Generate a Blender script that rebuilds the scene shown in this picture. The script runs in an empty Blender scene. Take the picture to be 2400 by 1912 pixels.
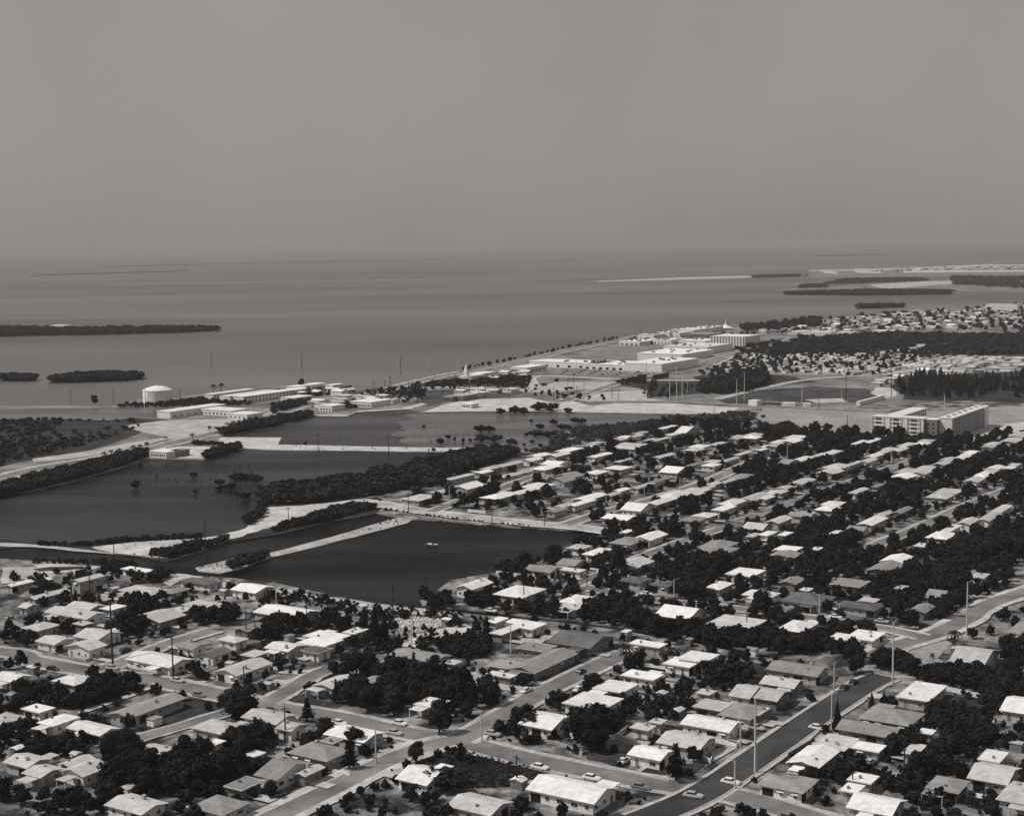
import bpy, bmesh, math, random
import numpy as np
from mathutils import Matrix, Vector

# ------------------------------------------------------------------ camera
FPX, CX, CY, HZ, CAMH, ROLL = 3500.0, 1200.0, 956.0, 575.0, 140.0, math.radians(-0.8)
PITCH = math.atan((CY - HZ) / FPX)
fwd = np.array([0, math.cos(PITCH), -math.sin(PITCH)])
_u = np.array([0, math.sin(PITCH), math.cos(PITCH)])
_r = np.array([1.0, 0, 0])
rgt = _r * math.cos(ROLL) + _u * math.sin(ROLL)
upv = _u * math.cos(ROLL) - _r * math.sin(ROLL)
sc = bpy.context.scene
col = sc.collection
cam_d = bpy.data.cameras.new('camera')
cam = bpy.data.objects.new('camera', cam_d)
col.objects.link(cam)
cam_d.sensor_width = 36.0
cam_d.lens = 36.0 * FPX / 2400.0
cam_d.clip_start = 1.0
cam_d.clip_end = 200000.0
cam.matrix_world = Matrix(((rgt[0], upv[0], -fwd[0], 0), (rgt[1], upv[1], -fwd[1], 0),
                           (rgt[2], upv[2], -fwd[2], CAMH), (0, 0, 0, 1)))
sc.camera = cam

# ------------------------------------------------------------------ sky, sun, exposure
SUN_AZ = math.radians(263.0)      # compass style: 0 = away from camera (+Y), 90 = right (+X)
SUN_EL = math.radians(50.0)
world = bpy.data.worlds.new('World')
sc.world = world
world.use_nodes = True
wn = world.node_tree
wn.nodes.clear()
w_out = wn.nodes.new('ShaderNodeOutputWorld')
w_bg = wn.nodes.new('ShaderNodeBackground')
w_sky = wn.nodes.new('ShaderNodeTexSky')
w_sky.sky_type = 'NISHITA'
w_sky.sun_disc = False
w_sky.sun_elevation = SUN_EL
w_sky.sun_rotation = SUN_AZ
w_sky.air_density = 1.0
w_sky.dust_density = 3.0
w_bw = wn.nodes.new('ShaderNodeRGBToBW')          # black-and-white film
w_mix = wn.nodes.new('ShaderNodeMix')
w_mix.data_type = 'RGBA'
w_mix.inputs['Factor'].default_value = 0.80       # even veil of haze over the whole sky
SKYV = 3.15
HAZE_D = 6.2e-5
w_mix.inputs['B'].default_value = (SKYV, SKYV * 0.94, SKYV * 0.905, 1)
wn.links.new(w_sky.outputs[0], w_bw.inputs[0])
wn.links.new(w_bw.outputs[0], w_mix.inputs['A'])
w_tc = wn.nodes.new('ShaderNodeTexCoord')          # faint unevenness of the haze, the same all round the sky
w_ns = wn.nodes.new('ShaderNodeTexNoise')
w_ns.inputs['Scale'].default_value = 4.0
w_ns.inputs['Detail'].default_value = 3.0
w_mr = wn.nodes.new('ShaderNodeMapRange')
w_mr.inputs['From Min'].default_value = 0.3
w_mr.inputs['From Max'].default_value = 0.7
w_mr.inputs['To Min'].default_value = 0.93
w_mr.inputs['To Max'].default_value = 1.07
w_sc = wn.nodes.new('ShaderNodeVectorMath')
w_sc.operation = 'SCALE'
wn.links.new(w_tc.outputs['Generated'], w_ns.inputs['Vector'])
wn.links.new(w_ns.outputs['Fac'], w_mr.inputs[0])
wn.links.new(w_mix.outputs['Result'], w_sc.inputs[0])
wn.links.new(w_mr.outputs[0], w_sc.inputs['Scale'])
wn.links.new(w_sc.outputs[0], w_bg.inputs[0])
w_bg.inputs[1].default_value = 0.10
wn.links.new(w_bg.outputs[0], w_out.inputs[0])

sun_d = bpy.data.lights.new('sun', 'SUN')
sun_d.energy = 3.4
sun_d.angle = math.radians(0.5)
sun_d.color = (1.0, 0.955, 0.92)
sun = bpy.data.objects.new('sun', sun_d)
col.objects.link(sun)
sdir = Vector((math.sin(SUN_AZ) * math.cos(SUN_EL), math.cos(SUN_AZ) * math.cos(SUN_EL), math.sin(SUN_EL)))
sun.rotation_euler = sdir.to_track_quat('Z', 'Y').to_euler()
sun.location = (0, 0, 400)
sc.view_settings.view_transform = 'Standard'
sc.view_settings.look = 'None'
sc.view_settings.exposure = 0.0
sc.view_settings.gamma = 1.0
sc.view_settings.use_curve_mapping = False

rng = random.Random(11)
nr = np.random.default_rng(7)

# ------------------------------------------------------------------ photo <-> ground
ORG = {'r1': (60, 1240), 'r2': (60, 1540), 'r3': (640, 1240), 'r4': (640, 1540), 'r5': (1220, 1240),
       'r6': (1220, 1540), 'r7': (1780, 1240), 'r8': (1780, 1540), 'm1': (60, 700), 'm2': (60, 980),
       'm3': (640, 780), 'm4': (640, 1020), 'm5': (1220, 700), 'm6': (1220, 980), 'm7': (1780, 700),
       'm8': (1780, 980), 'a': (60, 500), 'b': (1200, 500), 'f': (0, 0)}
SCL = {'a': 1.7967, 'b': 1.7967, 'f': 1.0}
def fx(z, x, y):
    s = SCL.get(z, 3.5933)
    return ORG[z][0] + x / s, ORG[z][1] + y / s
def unpx(x, y, zz=0.0):
    d = fwd + rgt * (x - CX) / FPX - upv * (y - CY) / FPX
    t = (zz - CAMH) / d[2]
    return np.array([d[0] * t, d[1] * t, zz])
def G(z, x, y, zz=0.0):
    return unpx(*fx(z, x, y), zz)
def proj(P):
    d = np.array([P[0], P[1], P[2] - CAMH])
    t = d @ fwd
    return CX + FPX * (d @ rgt) / t, CY - FPX * (d @ upv) / t
AZA = math.radians(33.0)
AV = np.array([math.sin(AZA), math.cos(AZA)])     # street direction running away to the upper right
BV = np.array([math.cos(AZA), -math.sin(AZA)])    # cross-street direction running to the lower right
ROTZ = math.radians(57.0)

# ------------------------------------------------------------------ materials
def mat(name, lo, hi=None, scale=0.4, rough=0.85, spec=0.15, detail=5.0, rnd=0.12, scale2=None, stretch=None, bump=0.0, coords='Object', s2=(0.72, 1.22), ramp=(0.32, 0.68)):
    m = bpy.data.materials.new(name)
    m.use_nodes = True
    nt = m.node_tree
    b = nt.nodes['Principled BSDF']
    b.inputs['Roughness'].default_value = rough
    b.inputs['Specular IOR Level'].default_value = spec
    hi = lo if hi is None else hi
    tc = nt.nodes.new('ShaderNodeTexCoord')
    src = tc.outputs[coords]
    if coords == 'World':
        src = None
    if stretch:
        mp = nt.nodes.new('ShaderNodeMapping')
        mp.inputs['Scale'].default_value = stretch
        nt.links.new(src, mp.inputs[0])
        src = mp.outputs[0]
    n = nt.nodes.new('ShaderNodeTexNoise')
    n.inputs['Scale'].default_value = scale
    n.inputs['Detail'].default_value = detail
    n.inputs['Roughness'].default_value = 0.62
    nt.links.new(src, n.inputs['Vector'])
    r = nt.nodes.new('ShaderNodeValToRGB')
    r.color_ramp.elements[0].position = ramp[0]
    r.color_ramp.elements[1].position = ramp[1]
    r.color_ramp.elements[0].color = (lo, lo, lo, 1)
    r.color_ramp.elements[1].color = (hi, hi, hi, 1)
    nt.links.new(n.outputs['Fac'], r.inputs[0])
    outc = r.outputs[0]
    if scale2:
        n2 = nt.nodes.new('ShaderNodeTexNoise')
        n2.inputs['Scale'].default_value = scale2
        n2.inputs['Detail'].default_value = 4.0
        nt.links.new(src, n2.inputs['Vector'])
        mr = nt.nodes.new('ShaderNodeMapRange')
        mr.inputs['From Min'].default_value = 0.3
        mr.inputs['From Max'].default_value = 0.7
        mr.inputs['To Min'].default_value = s2[0]
        mr.inputs['To Max'].default_value = s2[1]
        nt.links.new(n2.outputs['Fac'], mr.inputs[0])
        mx = nt.nodes.new('ShaderNodeVectorMath')
        mx.operation = 'SCALE'
        nt.links.new(outc, mx.inputs[0])
        nt.links.new(mr.outputs[0], mx.inputs['Scale'])
        outc = mx.outputs[0]
    if rnd:
        oi = nt.nodes.new('ShaderNodeObjectInfo')
        mr = nt.nodes.new('ShaderNodeMapRange')
        mr.inputs['To Min'].default_value = 1 - rnd
        mr.inputs['To Max'].default_value = 1 + rnd
        nt.links.new(oi.outputs['Random'], mr.inputs[0])
        mx = nt.nodes.new('ShaderNodeVectorMath')
        mx.operation = 'SCALE'
        nt.links.new(outc, mx.inputs[0])
        nt.links.new(mr.outputs[0], mx.inputs['Scale'])
        outc = mx.outputs[0]
    nt.links.new(outc, b.inputs['Base Color'])
    if bump:
        bp = nt.nodes.new('ShaderNodeBump')
        bp.inputs['Strength'].default_value = bump
        bp.inputs['Distance'].default_value = 0.2
        nt.links.new(n.outputs['Fac'], bp.inputs['Height'])
        nt.links.new(bp.outputs[0], b.inputs['Normal'])
    return m
M = {}
M['land'] = mat('yard_ground', 0.032, 0.36, 0.07, 0.95, 0.05, 11, 0, 0.35, s2=(0.55, 1.3), ramp=(0.41, 0.66))
M['scrubland'] = mat('scrub_ground', 0.018, 0.06, 0.05, 0.95, 0.05, 9, 0, 0.6)
M['lawn'] = mat('lawn', 0.022, 0.06, 0.12, 0.95, 0.05, 8, 0.15, 0.8)
M['farland'] = mat('far_ground', 0.055, 0.30, 0.022, 0.95, 0.05, 9, 0, 0.3)
M['vacant'] = mat('vacant_lot_ground', 0.03, 0.10, 0.03, 0.95, 0.05, 9, 0, 0.35)
M['sand'] = mat('marl_sand', 0.36, 0.64, 0.07, 0.95, 0.05, 9, 0.04, 0.4, s2=(0.7, 1.12))
M['sanddim'] = mat('dusty_marl', 0.27, 0.52, 0.07, 0.95, 0.05, 8, 0.06, 0.6)
M['lotgrey'] = mat('graded_lot', 0.20, 0.33, 0.02, 0.95, 0.05, 8, 0.04, 0.3)
M['asphalt'] = mat('old_asphalt', 0.12, 0.24, 0.09, 0.9, 0.1, 7, 0.05, 0.05)
M['newasphalt'] = mat('dark_asphalt', 0.03, 0.07, 0.07, 0.85, 0.15, 7, 0.05, 0.04)
M['concrete'] = mat('concrete', 0.34, 0.48, 0.5, 0.9, 0.1, 6, 0.08)
for k, a, b_ in (('w', 0.66, 0.80), ('l', 0.42, 0.56), ('m', 0.23, 0.32), ('d', 0.10, 0.16)):
    M['roof_' + k] = mat('roof_' + {'w': 'white_gravel', 'l': 'light_grey', 'm': 'mid_grey', 'd': 'dark_shingle'}[k],
                         a, b_, 0.22, 0.9, 0.1, 9, 0.13, 0.55, s2=(0.80, 1.08))
for k, a, b_ in (('w', 0.62, 0.76), ('l', 0.32, 0.44), ('m', 0.15, 0.21), ('d', 0.06, 0.10)):
    M['wall_' + k] = mat('wall_' + {'w': 'white_stucco', 'l': 'pale_stucco', 'm': 'grey_block', 'd': 'dark_board'}[k],
                         a, b_, 0.5, 0.9, 0.1, 6, 0.08, 2.5)
M['trim'] = mat('white_trim', 0.62, 0.72, 1.0, 0.7, 0.2, 3, 0.05)
M['glass'] = mat('window_glass', 0.015, 0.03, 0.5, 0.12, 0.5, 2, 0.3)
M['dark'] = mat('dark_opening', 0.012, 0.02, 0.5, 0.8, 0.1, 2, 0.2)
M['door'] = mat('door_paint', 0.12, 0.2, 0.8, 0.6, 0.2, 2, 0.5)
M['leaf'] = mat('foliage_dark', 0.008, 0.036, 0.55, 0.85, 0.05, 4, 0.35)
M['leaf2'] = mat('foliage_casuarina', 0.009, 0.024, 0.7, 0.9, 0.03, 4, 0.3)
M['leafpale'] = mat('foliage_dusty', 0.022, 0.06, 0.5, 0.9, 0.05, 4, 0.35)
M['mangrove'] = mat('foliage_mangrove', 0.010, 0.040, 0.12, 0.85, 0.05, 6, 0.0, 0.5)
M['bark'] = mat('bark', 0.03, 0.07, 2.0, 0.95, 0.05, 5, 0.2)
M['polewood'] = mat('creosoted_wood', 0.025, 0.05, 1.0, 0.9, 0.1, 4, 0.2)
M['poleconc'] = mat('spun_concrete', 0.42, 0.55, 0.8, 0.85, 0.1, 4, 0.1)
M['rubble'] = mat('broken_coral_rock', 0.25, 0.55, 0.8, 0.95, 0.05, 6, 0.2, 3.0)
for k, a in (('w', 0.7), ('l', 0.4), ('d', 0.03), ('m', 0.16)):
    M['car_' + k] = mat('car_paint_' + k, a, a * 1.05, 1.0, 0.25, 0.5, 2, 0.1)
M['chrome'] = mat('chrome', 0.55, 0.6, 1.0, 0.2, 0.9, 2, 0)
M['tyre'] = mat('tyre_rubber', 0.015, 0.02, 1.0, 0.9, 0.1, 2, 0)
M['tank'] = mat('tank_white_paint', 0.72, 0.82, 0.15, 0.6, 0.2, 6, 0, 0.6)

def water_mat(name, lo, hi, scale, stretch, rough, bstr, bscale, spec=0.42):
    m = bpy.data.materials.new(name)
    m.use_nodes = True
    nt = m.node_tree
    b = nt.nodes['Principled BSDF']
    b.inputs['Roughness'].default_value = rough
    b.inputs['IOR'].default_value = 1.33
    b.inputs['Specular IOR Level'].default_value = spec
    tc = nt.nodes.new('ShaderNodeTexCoord')
    mp = nt.nodes.new('ShaderNodeMapping')
    mp.inputs['Scale'].default_value = stretch
    mp.inputs['Rotation'].default_value = (0, 0, math.radians(-7))
    nt.links.new(tc.outputs['Object'], mp.inputs[0])
    n = nt.nodes.new('ShaderNodeTexNoise')
    n.inputs['Scale'].default_value = scale
    n.inputs['Detail'].default_value = 7
    nt.links.new(mp.outputs[0], n.inputs['Vector'])
    r = nt.nodes.new('ShaderNodeValToRGB')
    r.color_ramp.elements[0].position = 0.40
    r.color_ramp.elements[1].position = 0.60
    r.color_ramp.elements[0].color = (lo, lo, lo, 1)
    r.color_ramp.elements[1].color = (hi, hi, hi, 1)
    nt.links.new(n.outputs['Fac'], r.inputs[0])
    nt.links.new(r.outputs[0], b.inputs['Base Color'])
    n2 = nt.nodes.new('ShaderNodeTexNoise')
    n2.inputs['Scale'].default_value = bscale
    n2.inputs['Detail'].default_value = 4
    nt.links.new(tc.outputs['Object'], n2.inputs['Vector'])
    bp = nt.nodes.new('ShaderNodeBump')
    bp.inputs['Strength'].default_value = bstr
    bp.inputs['Distance'].default_value = 0.5
    nt.links.new(n2.outputs['Fac'], bp.inputs['Height'])
    nt.links.new(bp.outputs[0], b.inputs['Normal'])
    return m
M['sea'] = water_mat('sea_water', 0.055, 0.125, 0.0013, (0.30, 1.4, 1), 0.35, 0.25, 0.12)
M['pond'] = water_mat('pond_water', 0.003, 0.020, 0.012, (0.45, 1.6, 1), 0.32, 0.4, 0.35, 0.02)
M['pond3'] = water_mat('wide_pond_water', 0.006, 0.034, 0.008, (0.5, 1.6, 1), 0.32, 0.4, 0.35, 0.045)
M['pond4'] = water_mat('upper_pond_water', 0.022, 0.060, 0.009, (0.5, 1.8, 1), 0.32, 0.4, 0.35, 0.06)
M['shallow'] = water_mat('salt_pond_shallows', 0.045, 0.11, 0.012, (0.6, 1.6, 1), 0.3, 0.2, 0.35)

# ------------------------------------------------------------------ helpers
def tag(o, label=None, cat=None, group=None, kind=None):
    if label: o['label'] = label
    if cat: o['category'] = cat
    if group: o['group'] = group
    if kind: o['kind'] = kind
    return o
def empty(name, loc, rz=0.0):
    o = bpy.data.objects.new(name, None)
    o.location = loc
    o.rotation_euler = (0, 0, rz)
    o.empty_display_size = 0.5
    col.objects.link(o)
    return o
class MB:
    def __init__(s):
        s.v, s.f, s.mi, s.cur = [], [], [], 0
    def quad(s, *pts):
        i = len(s.v)
        s.v += [tuple(p) for p in pts]
        s.f.append(tuple(range(i, i + len(pts))))
        s.mi.append(s.cur)
    def box(s, x0, x1, y0, y1, z0, z1):
        i = len(s.v)
        s.v += [(x0, y0, z0), (x1, y0, z0), (x1, y1, z0), (x0, y1, z0), (x0, y0, z1), (x1, y0, z1), (x1, y1, z1), (x0, y1, z1)]
        for f in ((0, 3, 2, 1), (4, 5, 6, 7), (0, 1, 5, 4), (1, 2, 6, 5), (2, 3, 7, 6), (3, 0, 4, 7)):
            s.f.append(tuple(i + k for k in f))
            s.mi.append(s.cur)
    def hexa(s, b, t):                     # b, t: four points each, same winding (ccw from above)
        i = len(s.v)
        s.v += [tuple(p) for p in b] + [tuple(p) for p in t]
        for f in ((0, 3, 2, 1), (4, 5, 6, 7), (0, 1, 5, 4), (1, 2, 6, 5), (2, 3, 7, 6), (3, 0, 4, 7)):
            s.f.append(tuple(i + k for k in f))
            s.mi.append(s.cur)
    def tube(s, p0, p1, r0, r1, n=8, cap=True):
        p0, p1 = Vector(p0), Vector(p1)
        q = (p1 - p0).to_track_quat('Z', 'Y')
        i = len(s.v)
        for p, r in ((p0, r0), (p1, r1)):
            for k in range(n):
                a = 2 * math.pi * k / n
                s.v.append(tuple(p + q @ Vector((r * math.cos(a), r * math.sin(a), 0))))
        for k in range(n):
            s.f.append((i + k, i + (k + 1) % n, i + n + (k + 1) % n, i + n + k))
            s.mi.append(s.cur)
        if cap:
            s.f.append(tuple(i + n + k for k in range(n)))
            s.f.append(tuple(i + n - 1 - k for k in range(n)))
            s.mi += [s.cur, s.cur]
    def mesh(s, name, mats):
        me = bpy.data.meshes.new(name)
        me.from_pydata(s.v, [], s.f)
        for m in (mats if isinstance(mats, (list, tuple)) else [mats]):
            me.materials.append(m)
        if s.cur or any(s.mi):
            me.polygons.foreach_set('material_index', s.mi)
        me.update()
        return me
    def build(s, name, mats, parent=None):
        return put(name, s.mesh(name, mats), parent)
def put(name, me, parent=None, loc=None, rz=None):
    o = bpy.data.objects.new(name, me)
    if parent: o.parent = parent
    if loc is not None: o.location = loc
    if rz is not None: o.rotation_euler = (0, 0, rz)
    col.objects.link(o)
    return o
def npmesh(name, v, quads, m):
    me = bpy.data.meshes.new(name)
    n = len(quads)
    me.vertices.add(len(v))
    me.vertices.foreach_set('co', np.asarray(v, np.float32).ravel())
    me.loops.add(n * 4)
    me.loops.foreach_set('vertex_index', np.asarray(quads, np.int32).ravel())
    me.polygons.add(n)
    me.polygons.foreach_set('loop_start', np.arange(0, n * 4, 4, dtype=np.int32))
    me.polygons.foreach_set('loop_total', np.full(n, 4, np.int32))
    me.materials.append(m)
    me.update(calc_edges=True)
    return me
def inpoly(x, y, poly):
    c = False
    j = len(poly) - 1
    for i in range(len(poly)):
        xi, yi = poly[i][0], poly[i][1]
        xj, yj = poly[j][0], poly[j][1]
        if (yi > y) != (yj > y) and x < (xj - xi) * (y - yi) / (yj - yi) + xi:
            c = not c
        j = i
    return c
def W(*pts):
    """photo points ('zone',x,y[,x,y...]) -> list of ground points"""
    out, last, lz = [], None, None
    for p in pts:
        z = p[0]
        for k in range(1, len(p), 2):
            q = fx(z, p[k], p[k + 1])
            if last is not None and lz != z and abs(q[0] - last[0]) < 45 and abs(q[1] - last[1]) < 12:
                continue          # the same spot given twice where two map tiles meet
            out.append(unpx(*q)[:2])
            last, lz = q, z
    return out
def rough_edge(poly, step, amp, seed=1):
    rr = random.Random(seed)
    out = []
    n = len(poly)
    for i in range(n):
        a, b = np.array(poly[i]), np.array(poly[(i + 1) % n])
        L = float(np.hypot(*(b - a)))
        k = max(1, min(40, int(L / step)))
        nn = np.array([-(b - a)[1], (b - a)[0]]) / max(L, 1e-6)
        for j in range(k):
            t = j / k
            d = 0 if j == 0 else rr.uniform(-amp, amp)
            out.append(tuple(a + (b - a) * t + nn * d))
    return out
LAYER = [0]
def sheet(name, poly, z, m, skirt=0.0, kind='structure', step=None, amp=0.0, label=None, cat=None, group=None, seed=1):
    if step: poly = rough_edge(poly, step, amp, seed)
    bm = bmesh.new()
    vs = [bm.verts.new((p[0], p[1], z)) for p in poly]
    f = bm.faces.new(vs)
    f.normal_update()
    if f.normal.z < 0: f.normal_flip()
    if skirt:
        cx = sum(p[0] for p in poly) / len(poly)
        lo = []
        n = len(poly)
        for i, p in enumerate(poly):
            a, b = poly[i - 1], poly[(i + 1) % n]
            lo.append(bm.verts.new((p[0], p[1], z - skirt)))
        for i in range(n):
            bm.faces.new((vs[i], vs[(i + 1) % n], lo[(i + 1) % n], lo[i]))
    bmesh.ops.triangulate(bm, faces=[f])
    bmesh.ops.recalc_face_normals(bm, faces=bm.faces[:])
    me = bpy.data.meshes.new(name)
    bm.to_mesh(me)
    bm.free()
    me.materials.append(m)
    o = put(name, me)
    tag(o, label, cat, group, kind)
    return o
def patch(name, poly, m, step=6.0, amp=0.8, **kw):
    LAYER[0] += 1
    return sheet(name, poly, 0.05 + 0.004 * LAYER[0], m, 0.0, kw.pop('kind', 'structure'), step, amp, seed=LAYER[0], **kw)
def smooth_line(pts, n=6):
    pts = [np.array(p, float) for p in pts]
    if len(pts) < 3: return pts
    out = []
    for i in range(len(pts) - 1):
        p0, p1, p2, p3 = pts[max(i - 1, 0)], pts[i], pts[i + 1], pts[min(i + 2, len(pts) - 1)]
        for j in range(n):
            t = j / n
            out.append(0.5 * (2 * p1 + (p2 - p0) * t + (2 * p0 - 5 * p1 + 4 * p2 - p3) * t * t + (3 * p1 - p0 - 3 * p2 + p3) * t ** 3))
    out.append(pts[-1])
    return out
def offset_pts(line, off):
    out = []
    for i, p in enumerate(line):
        a, b = line[max(i - 1, 0)], line[min(i + 1, len(line) - 1)]
        d = (b - a) / max(np.hypot(*(b - a)), 1e-6)
        out.append(p + np.array([-d[1], d[0]]) * off)
    return out
ROADS = []
def road(name, pts, width, m, shoulder=0.0, sm='sanddim', kerb=0.0, wob=0.4):
    line = smooth_line(pts)
    ROADS.append((line, width / 2 + min(shoulder, 2.0)))
    if shoulder:
        LAYER[0] += 1
        rr = random.Random(LAYER[0])
        hw = width / 2 + shoulder
        dense = []
        for i in range(len(line) - 1):
            L = np.hypot(*(line[i + 1] - line[i]))
            k = max(1, min(30, int(L / 4)))
            dense += [line[i] + (line[i + 1] - line[i]) * j / k for j in range(k)]
        dense.append(line[-1])
        l_ = offset_pts(dense, 1.0)
        mb = MB()
        z = 0.05 + 0.004 * LAYER[0]
        L, R = [], []
        for p, q in zip(dense, l_):
            nrm = q - p
            L.append(p + nrm * (hw + rr.uniform(-wob, wob)))
            R.append(p - nrm * (hw + rr.uniform(-wob, wob)))
        for i in range(len(dense) - 1):
            mb.quad((*R[i], z), (*R[i + 1], z), (*L[i + 1], z), (*L[i], z))
        tag(mb.build(name.replace('street', 'verge').replace('boulevard', 'verge') if 'street' in name or 'boulevard' in name else 'verge', M[sm]), kind='structure')
    LAYER[0] += 1
    z = 0.05 + 0.004 * LAYER[0]
    mb = MB()
    Lp, Rp = offset_pts(line, width / 2), offset_pts(line, -width / 2)
    for i in range(len(line) - 1):
        mb.quad((*Rp[i], z), (*Rp[i + 1], z), (*Lp[i + 1], z), (*Lp[i], z))
    ro = tag(mb.build(name, M[m]), kind='structure')
    if kerb:
        for s in (1, -1):
            a, b = offset_pts(line, s * (width / 2)), offset_pts(line, s * (width / 2 + kerb))
            kb = MB()
            for i in range(len(line) - 1):
                p, q, r2, t = a[i], a[i + 1], b[i + 1], b[i]
                if s < 0: p, q, r2, t = t, r2, q, p
                zb, zt = z - 0.05, z + 0.13
                kb.hexa([(*p, zb), (*q, zb), (*r2, zb), (*t, zb)], [(*p, zt), (*q, zt), (*r2, zt), (*t, zt)])
            kb.build('kerb', M['concrete'], ro)
    return ro
ORDN = ['first', 'second', 'third', 'fourth', 'fifth', 'sixth', 'seventh', 'eighth', 'ninth', 'tenth', 'eleventh', 'twelfth',
        'thirteenth', 'fourteenth', 'fifteenth', 'sixteenth', 'seventeenth', 'eighteenth', 'nineteenth', 'twentieth',
        'twenty-first', 'twenty-second', 'twenty-third', 'twenty-fourth', 'twenty-fifth', 'twenty-sixth', 'twenty-seventh', 'twenty-eighth', 'twenty-ninth', 'thirtieth']

# ================================================================== SETTING
def big(name, x0, x1, y0, y1, z, m):
    mb = MB()
    mb.quad((x0, y0, z), (x1, y0, z), (x1, y1, z), (x0, y1, z))
    return tag(mb.build(name, M[m]), kind='structure')
big('sea', -60000, 60000, -3000, 90000, -0.62, 'sea')
# inland salt ponds (one sheet; the land lies over it)
sheet('pond_water', W(('f', -500, 1420), ('r1', -400, 60), ('m2', -300, 690), ('m2', 50, 560, 1030, 300), ('m3', 0, 770, 330, 660, 1500, 600, 2156, 560),
                      ('m5', 1300, 950, 1250, 1080), ('m6', 300, 300), ('m6', 760, 1080), ('r5', 300, 330), ('r3', 1500, 720), ('r1', 2000, 520, 900, 420)),
      -0.5, M['pond'])
sheet('wide_pond_water', W(('m2', -300, 690), ('m2', 50, 560, 1030, 300, 1600, 180, 2156, 200), ('m3', 700, 970, 1400, 985, 1800, 985), ('m4', 1700, 200, 1000, 360, 0, 540), ('m2', 2040, 760, 1700, 1000, 1000, 1040, 50, 1080, -300, 1040)), -0.49, M['pond3'])
sheet('upper_pond_water', W(('m2', 1640, 200, 1660, 120), ('m3', 0, 770, 330, 660, 1500, 600, 2156, 560), ('m5', 1300, 950, 1250, 1080), ('m6', 300, 300), ('m3', 1800, 985, 700, 972, 0, 965)), -0.485, M['pond4'])
sheet('salt_pond_shallows', W(('m3', 1050, 900, 1100, 690, 1500, 640, 2156, 600), ('m5', 1260, 940, 1200, 1060), ('m6', 320, 280), ('m3', 1800, 1010, 1300, 960)),
      -0.47, M['shallow'], step=14, amp=9)

sheet('canal_water', W(('r3', 1400, 660), ('r5', 0, 715, 600, 770, 1350, 880), ('r7', 400, 1060), ('r7', 400, 1140), ('r5', 1350, 960, 600, 840, 0, 770), ('r3', 1400, 720)), -0.46, M['pond'])
# land bodies (each a slab whose edge drops into the water)
sheet('ground', W(('f', -700, 2300), ('r1', -500, 225), ('r1', 50, 262, 400, 275, 650, 312, 1000, 345, 1250, 375, 1700, 405, 2156, 462),
                  ('r3', 640, 585, 1000, 640, 1250, 668, 1490, 690), ('r5', 0, 752, 600, 815, 1350, 930), ('r7', 0, 1075, 200, 1085), ('r7', 1400, 1190), ('f', 2380, 1600), ('f', 3300, 1560), ('f', 3300, 2300)),
      0.0, M['land'], skirt=1.2, step=12, amp=0.9)
sheet('ground', W(('f', 3300, 1700), ('f', 2380, 1660), ('r7', 1400, 1240), ('r7', 300, 1095, 0, 1040), ('r5', 1350, 895, 600, 790, 0, 728), ('r3', 1500, 662, 1260, 640, 1240, 600, 1400, 500, 1490, 430, 1640, 400, 1880, 360, 2050, 310),
                  ('r5', 30, 292, 170, 270, 320, 150, 420, 120, 600, 90, 700, 20), ('m6', 680, 990, 0, 925), ('m4', 1400, 718, 1130, 705, 1050, 690), ('m4', 860, 655, 880, 520, 700, 535, 0, 560),
                  ('m4', -150, 500, 0, 470, 400, 425, 800, 365, 1300, 240, 1560, 195, 1720, 140), ('m6', 0, 275, 250, 255, 255, 200, 300, 130, 420, 95, 1000, 45), ('m5', 1000, 1010, 1250, 975, 1700, 970, 1900, 880), ('m7', 0, 820), ('f', 3300, 800)),
      0.01, M['land'], skirt=1.2, step=25, amp=1.2, seed=2)
sheet('ground', W(('r1', -500, 190), ('r1', 50, 142, 500, 182, 900, 228, 1190, 272, 1450, 200, 1700, 112, 2156, 40), ('m4', 300, 770, 500, 725, 850, 665), ('m4', 950, 560, 880, 515, 700, 540, 270, 580, 0, 590),
                  ('m2', 2040, 690, 1960, 760, 1850, 860, 1700, 935, 1500, 985, 700, 1005, 230, 1065, 50, 1040), ('m2', -500, 1000)),
      0.02, M['scrubland'], skirt=1.2, step=12, amp=1.0, seed=3)
# path causeway between the two dark ponds, with its spit
sheet('ground', W(('r1', 1430, 320, 1600, 280, 1790, 230, 2040, 200), ('m4', 0, 965, 600, 820, 1050, 690), ('m4', 1200, 690, 1130, 735, 700, 850, 0, 1020), ('r1', 2040, 255, 1800, 330, 1640, 368, 1460, 350)),
      -0.15, M['sanddim'], skirt=0.8, step=8, amp=0.7, seed=4)
# white causeway between the upper ponds
sheet('ground', W(('m2', 1400, 200, 1600, 160, 2156, 162), ('m3', 60, 880, 115, 910, 40, 940, 700, 955, 1400, 968, 1780, 968), ('m3', 1760, 1005, 1400, 1000, 700, 990, 0, 985), ('m2', 1850, 252, 1560, 300, 1500, 350)),
      0.03, M['sand'], skirt=1.0, step=25, amp=1.5, seed=5)
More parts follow.
